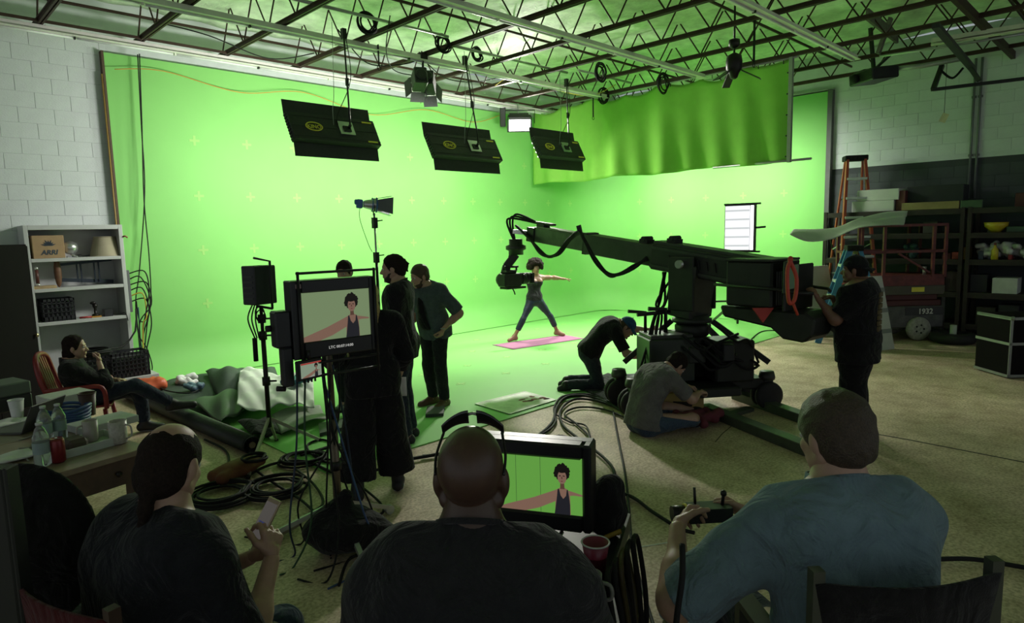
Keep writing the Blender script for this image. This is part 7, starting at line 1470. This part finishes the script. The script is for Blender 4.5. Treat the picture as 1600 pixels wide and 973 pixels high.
# ---- road case at the right edge
p = gz(1574, 592); t = thing('road_case', 'black road case with metal edging at the right edge', 'case', p+V3((.4, -.4, 0))); RF = frame(p, lx, ly, (0, 0, 1)); b = B(RF); b.bx(0, .95, 0, .6, .02, .80); part('shell', b, M('black_laminate'), t)
edg = M('dull_aluminium', (.24, .25, .23), .45, .5); b = B(RF)
for z in (.02, .44, .77): b.bx(-.008, .96, -.008, .0, z, z+.035)
for x in (-.008, .93): b.bx(x, x+.035, -.008, .0, .02, .80); b.bx(x, x+.035, -.008, .61, .78, .808)
b.bx(-.008, 0, -.008, .61, .02, .055); b.bx(-.008, 0, -.008, .61, .77, .805); b.bx(-.008, 0, -.008, .61, .44, .475); part('edging', b, edg, t)
for x in (.02, .9): b = B(RF); b.sph((x, -.0, .79), .03, n=8); part('ball_corner', b, edg, t)
b = B(RF); b.bx(.35, .52, -.014, -.008, .42, .52); part('latch', b, edg, t)
# ================================================================== foreground seats, cart and hand-held things
fabr = cloth('dark_seat_fabric', (.014, .013, .013)); redf = cloth('dark_red_fabric', (.07, .012, .012)); frm = M('dark_wood_frame', (.05, .028, .016), .5, var=.2)
def director(loc, rot, zs, lab, fab, wood, w=.56):
    t = thing('directors_chair', lab, 'chair', loc, rot); part_ = lambda n, b, m: part(n, b, m, t, local=True)
    b = B(); b.sheet(lambda a, c: ((a-.5)*w, -.24+.46*c, zs-.03-.02*math.cos((a-.5)*PI)), 10, 6, .008); part_('seat', b, fab)
    for s in (-1, 1):
        b = B(); b.beam((s*w/2, -.20, 0), (s*w/2, -.20, zs+.55), .03, .03); part_('back_post', b, wood); b = B(); b.beam((s*w/2, .22, 0), (s*w/2, .22, zs+.22), .035, .035); part_('front_post', b, wood)
        b = B(); b.beam((s*w/2, -.27, zs+.23), (s*w/2, .28, zs+.23), .06, .022); part_('armrest', b, wood); b = B(); b.beam((s*w/2, -.24, .12), (s*w/2, .22, .12), .03, .03); b.beam((s*w/2, -.24, zs-.05), (s*w/2, .22, zs-.05), .03, .03); part_('side_rail', b, wood)
    for y in (-.24, .22): b = B(); b.beam((-w/2, y, .15), (w/2, y, zs-.06), .03, .02); b.beam((w/2, y+.03, .15), (-w/2, y+.03, zs-.06), .03, .02); part_('cross_leg', b, wood)
    b = B(); b.beam((-w/2, .42, max(.06, zs-.48)), (w/2, .42, max(.06, zs-.48)), .12, .022); part_('footrest', b, wood)
    for s in (-1, 1): b = B(); b.beam((s*w/2, .22, max(.06, zs-.48)), (s*w/2, .44, max(.06, zs-.48)), .025, .025); part_('footrest_arm', b, wood)
    b = B(); b.sheet(lambda a, c: ((a-.5)*(w+.02), -.19-.05*math.cos((a-.5)*PI)-.02*c, zs+.22+.30*c), 12, 5, .01); part_('back_sling', b, fab); return t
director(RM, TH(4), .66, 'tall directors chair under the man in the pale blue shirt', fabr, M('dark_green_wood', (.05, .055, .035), .5), .46)
director(BM, TH(-4), .67, 'tall directors chair under the bald man', fabr, frm, .6)
director(LM, TH(-32), .60, 'dark red folding chair under the balding man with the phone', redf, frm, .56)
# office chair
oc = gd(88, 830, 2.45)*V3((1, 1, 0)); t = thing('office_chair', 'black office chair with rounded back at lower left', 'chair', oc, TH(12)); P_ = lambda n, b, m, pr=None: part(n, b, m, pr or t, local=True)
ofm = cloth('black_mesh_fabric', (.014, .014, .013)); 
o = sdfpart('backrest', sdf([ell((0, -.22, 1.02), (.24, .05, .30))], .014, .03), ofm, t); o = sdfpart('seat', sdf([ell((0, .02, .55), (.26, .26, .06))], .014, .03), ofm, t)
b = B(); b.beam((0, -.02, .50), (0, -.24, .52), .06, .02); b.beam((0, -.25, .50), (0, -.25, .85), .06, .02); P_('back_bar', b, plb)
for s in (-1, 1): b = B(); b.tube([(s*.24, .0, .52), (s*.30, -.02, .60), (s*.30, -.02, .74)], .02, 8); P_('arm_post', b, plb); b = B(); b.box((s*.30, .02, .76), (.07, .28, .035)); P_('armrest', b, plb)
b = B(); b.cyl((0, 0, .1), (0, 0, .5), .03, n=12); P_('gas_lift', b, steel)
for k in range(5): a = k*2*PI/5; b = B(); b.beam((0, 0, .12), (.3*math.cos(a), .3*math.sin(a), .08), .05, .03); f_ = b; P_('base_spoke', b, plb); b = B(); b.cyl((.3*math.cos(a)-.02, .3*math.sin(a), .03), (.3*math.cos(a)+.02, .3*math.sin(a), .03), .03); P_('caster', b, rbt)
# dark panel post at the very left
p = gd(-30, 860, 1.75)*V3((1, 1, 0)); b = B(look(p, _F*V3((1, 1, 0)))); b.bx(-.30, .08, 0, .05, 0, 1.46); b.bx(.08, .092, .0, .05, 0, 1.46); one('upright_board', b, M('dark_board_panel', (.016, .018, .012), .6), 'dark upright board edge at the lower left corner', 'panel', bev=.004)
# ---- cart with the front monitor
CZ = .90; cc = gd(880, 900, 2.02); xr = nrm((gd(910, 718, 2.3)-gd(748, 706, 2.42))*V3((1, 1, 0))); yb = nrm(np.cross((0, 0, 1), xr)); ce = gd(955, 860, 2.18)*V3((1, 1, 0))
KF = frame(ce-xr*.62-yb*.40, xr, yb, (0, 0, 1)); t = thing('equipment_cart', 'black metal cart carrying the front monitor and cups', 'cart', (KF@np.array([.31, .4, 0, 1]))[:3], math.atan2(xr[1], xr[0]))
for z in (.25, .60, CZ): b = B(KF); b.bx(0, .62, 0, .80, z-.025, z); part('tray', b, plb, t, bev=.004)
b = B(KF)
for q in ((0, .62, -.01, 0), (0, .62, .80, .81), (-.01, 0, -.01, .81), (.62, .63, -.01, .81)): b.bx(*q, CZ-.03, CZ+.035)
part('lip', b, plb, t)
for x in (.02, .60):
    for y in (.02, .78): b = B(KF); b.bx(x-.016, x+.016, y-.016, y+.016, .09, CZ-.02); part('post', b, blackm, t); b = B(KF); b.cyl((x-.015, y, .045), (x+.015, y, .045), .045); part('caster', b, rbt, t)
TRp = gd(910, 718, 2.3); w3, h3 = .37, .208; MF = frame(TRp-xr*w3-V3((0, 0, h3)), xr, yb, (0, 0, 1))
t = thing('front_monitor', 'front monitor on the cart showing the woman before bright green', 'monitor', (MF@np.array([w3/2, .02, -.1, 1]))[:3], math.atan2(xr[1], xr[0]))
b = B(MF); b.bx(-.03, 0, -.015, .05, -.062, h3+.055); b.bx(w3, w3+.033, -.015, .05, -.062, h3+.055); b.bx(0, w3, -.015, .05, -.062, 0); b.bx(0, w3, -.015, .05, h3, h3+.055); b.bx(-.03, w3+.033, .03, .09, -.062, h3+.055); part('bezel', b, bz, t, bev=.008)
b = B(MF); b.bx(0, w3, -.004, .008, 0, h3); scr = part('screen', b, M('screen_green_front', (.22, .62, .10), emit=.80), t); picture(t, scr, MF, w3, h3, .85, None, .80, .92)
for x in (.33, .58): b = B(MF); b.bx(w3*x, w3*x+.0015, -.0048, -.004, 0, h3); part('guide_line', b, M('screen_line', (.12, .3, .08), emit=.5), scr)
hb = MF[2, 3]-.062-CZ; b = B(MF); b.bx(w3*.3, w3*.7, .0, .16, -.062-hb, -.05-hb); b.bx(w3*.44, w3*.56, .06, .09, -.062-hb, -.03); part('foot', b, plb, t, bev=.004)
def cart(x, y): return gz(x, y, CZ)
p = cart(931, 905); p = gd(931, 905, 2.18); p[2] = CZ; t = thing('party_cup', 'dark red plastic cup with pale rim on the cart', 'cup', p); b = B(); b.lathe([(0, .004), (.032, 0), (.036, .06), (.046, .12), (.043, .12), (.032, .01), (0, .008)], p, 26); part('cup_wall', b, M('dark_red_cup', (.22, .025, .05), .35), t); b = B(); b.tube([p+V3((.046*math.cos(a), .046*math.sin(a), .12)) for a in np.linspace(0, 2*PI, 26, endpoint=False)], .003, 6, closed=True); part('rim', b, wht, t)
p = gd(921, 930, 2.02); p[2] = CZ; mug(p, 'grey mug with handle in front of the dark red cup', M('grey_mug', (.22, .22, .2), .35), .04, .095, HR-.5)
p = gd(948, 770, 2.45); p[2] = CZ; ps = [ell(p+V3((0, 0, .09)), (.09, .07, .10)), ell(p+V3((.02, 0, .17)), (.06, .05, .05))]; o = sdfpart('camera_pouch', sdf(ps, .009, .03, amp=.004, freq=50), blk, None); o.location.z = CZ; tag(o, 'black soft pouch on the cart behind the front monitor', 'pouch')
# cables hanging on the cart side
hx = (KF@np.array([.64, .40, 0, 1]))[:3]
for i in range(5):
    q = random.Random(i+90); L0 = q.uniform(.30, .5); w = q.uniform(.05, .09); c0 = hx+V3((0, 0, CZ+.04))+yb*(-.12+.06*i)+xr*.012*i
    pts = [c0+yb*(-w), c0+yb*(-w*.6)+xr*.02+V3((0, 0, -L0*.5)), c0+V3((0, 0, -L0))+xr*.03, c0+yb*w*.7+xr*.03+V3((0, 0, -L0*.5)), c0+yb*w, c0+V3((0, 0, .03))-xr*.01]
    b = B(); b.tube(catm(pts, 7, True), .010, 6, closed=True); one('cart_cable', b, rub if i != 2 else M('black_yellow_cable', (.05, .04, .01), .5), ['looped black cable hanging on the cart side, nearest us', 'looped cable hanging on the cart side, second from us', 'looped cable with a yellow tinge in the middle of the cart side', 'looped cable hanging on the cart side, second from the back', 'looped cable hanging on the cart side, farthest back'][i], 'cable', 'loops on the cart side')
b = B(); b.tube(catm([hx+V3((0, 0, CZ+.05))-yb*.1, hx+xr*.05+V3((0, 0, .5)), hx+xr*.10-yb*.2+V3((0, 0, .1)), hx+xr*.12-yb*.6+V3((0, 0, .02))], 7), .009, 6); one('cart_cable', b, rub, 'black cable dropping from the cart to the floor', 'cable')
b = B(); p = gd(930, 808, 2.35); p[2] = CZ+.02; b.tube(catm([p, p+xr*.04+V3((0, 0, .03)), p+xr*.09+yb*.02+V3((0, 0, .05))], 5), .009, 6); one('yellow_lead', b, M('mustard_cable', (.30, .2, .02), .5), 'mustard yellow lead poking out beside the front monitor', 'cable')
crumple(gz(1078, 968), .10, M('pale_blue_cloth', (.28, .38, .42), .8), 'blue_rag', 'pale blue crumpled rag on the concrete by the right chair', 'rag', 51, (1.4, 1, .5))
b = B(); b.tube(catm([gd(1066, 850, 1.75), gd(1066, 900, 1.7), gd(1058, 960, 1.7), gd(1050, 1040, 1.75)], 6), .008, 6); one('hung_cable', b, rub, 'black lead hanging down in front of the right-hand chair', 'cable')
# controller and phone
def hold(loc, rot, p): return V3(loc)+rotv(rot, p)
c = hold(RM, TH(4), (-.25, .47, 1.06)); t = thing('remote_controller', 'dark handheld remote controller in the hands of the right-hand man', 'controller', c-V3((0, 0, .03)), TH(4)); L_ = lambda n, b, m: part(n, b, m, t, local=True)
b = B(); b.box((0, 0, .03), (.15, .07, .05)); L_('case', b, plb); b = B(); b.cyl((-.075, 0, .03), (-.13, 0, .03), .028, n=16); L_('focus_knob', b, M('dark_bronze')); b = B(); b.cyl((-.078, 0, .03), (-.085, 0, .03), .034, n=16); L_('yellow_ring', b, yel); b = B(); b.cyl((.05, 0, .055), (.05, -.01, .10), .006, n=8); b.sph((.05, -.01, .10), .012, n=8); L_('thumb_stick', b, blackm); b = B(); b.cyl((-.04, .02, .05), (-.04, .03, .11), .005, n=8); L_('aerial', b, blackm)
c = hold(LM, TH(-32), (.115, .37, 1.11)); t = thing('smart_phone', 'gold phone with lit screen held by the balding man', 'phone', c, TH(-32)); pf = look((0, 0, 0), (.1, .75, -.55)); 
b = B(pf); b.box((0, 0, 0), (.074, .009, .15)); part('shell', b, M('gold_metal', (.4, .3, .2), .35, .6), t, bev=.003, local=True); b = B(pf); b.box((0, -.005, 0), (.066, .001, .118)); part('screen', b, M('phone_screen', (.40, .36, .33), emit=.25), t, local=True); b = B(pf); b.box((0, -.006, -.012), (.04, .001, .012)); part('blue_button', b, M('phone_blue', (.08, .1, .35), emit=.4), t, local=True)
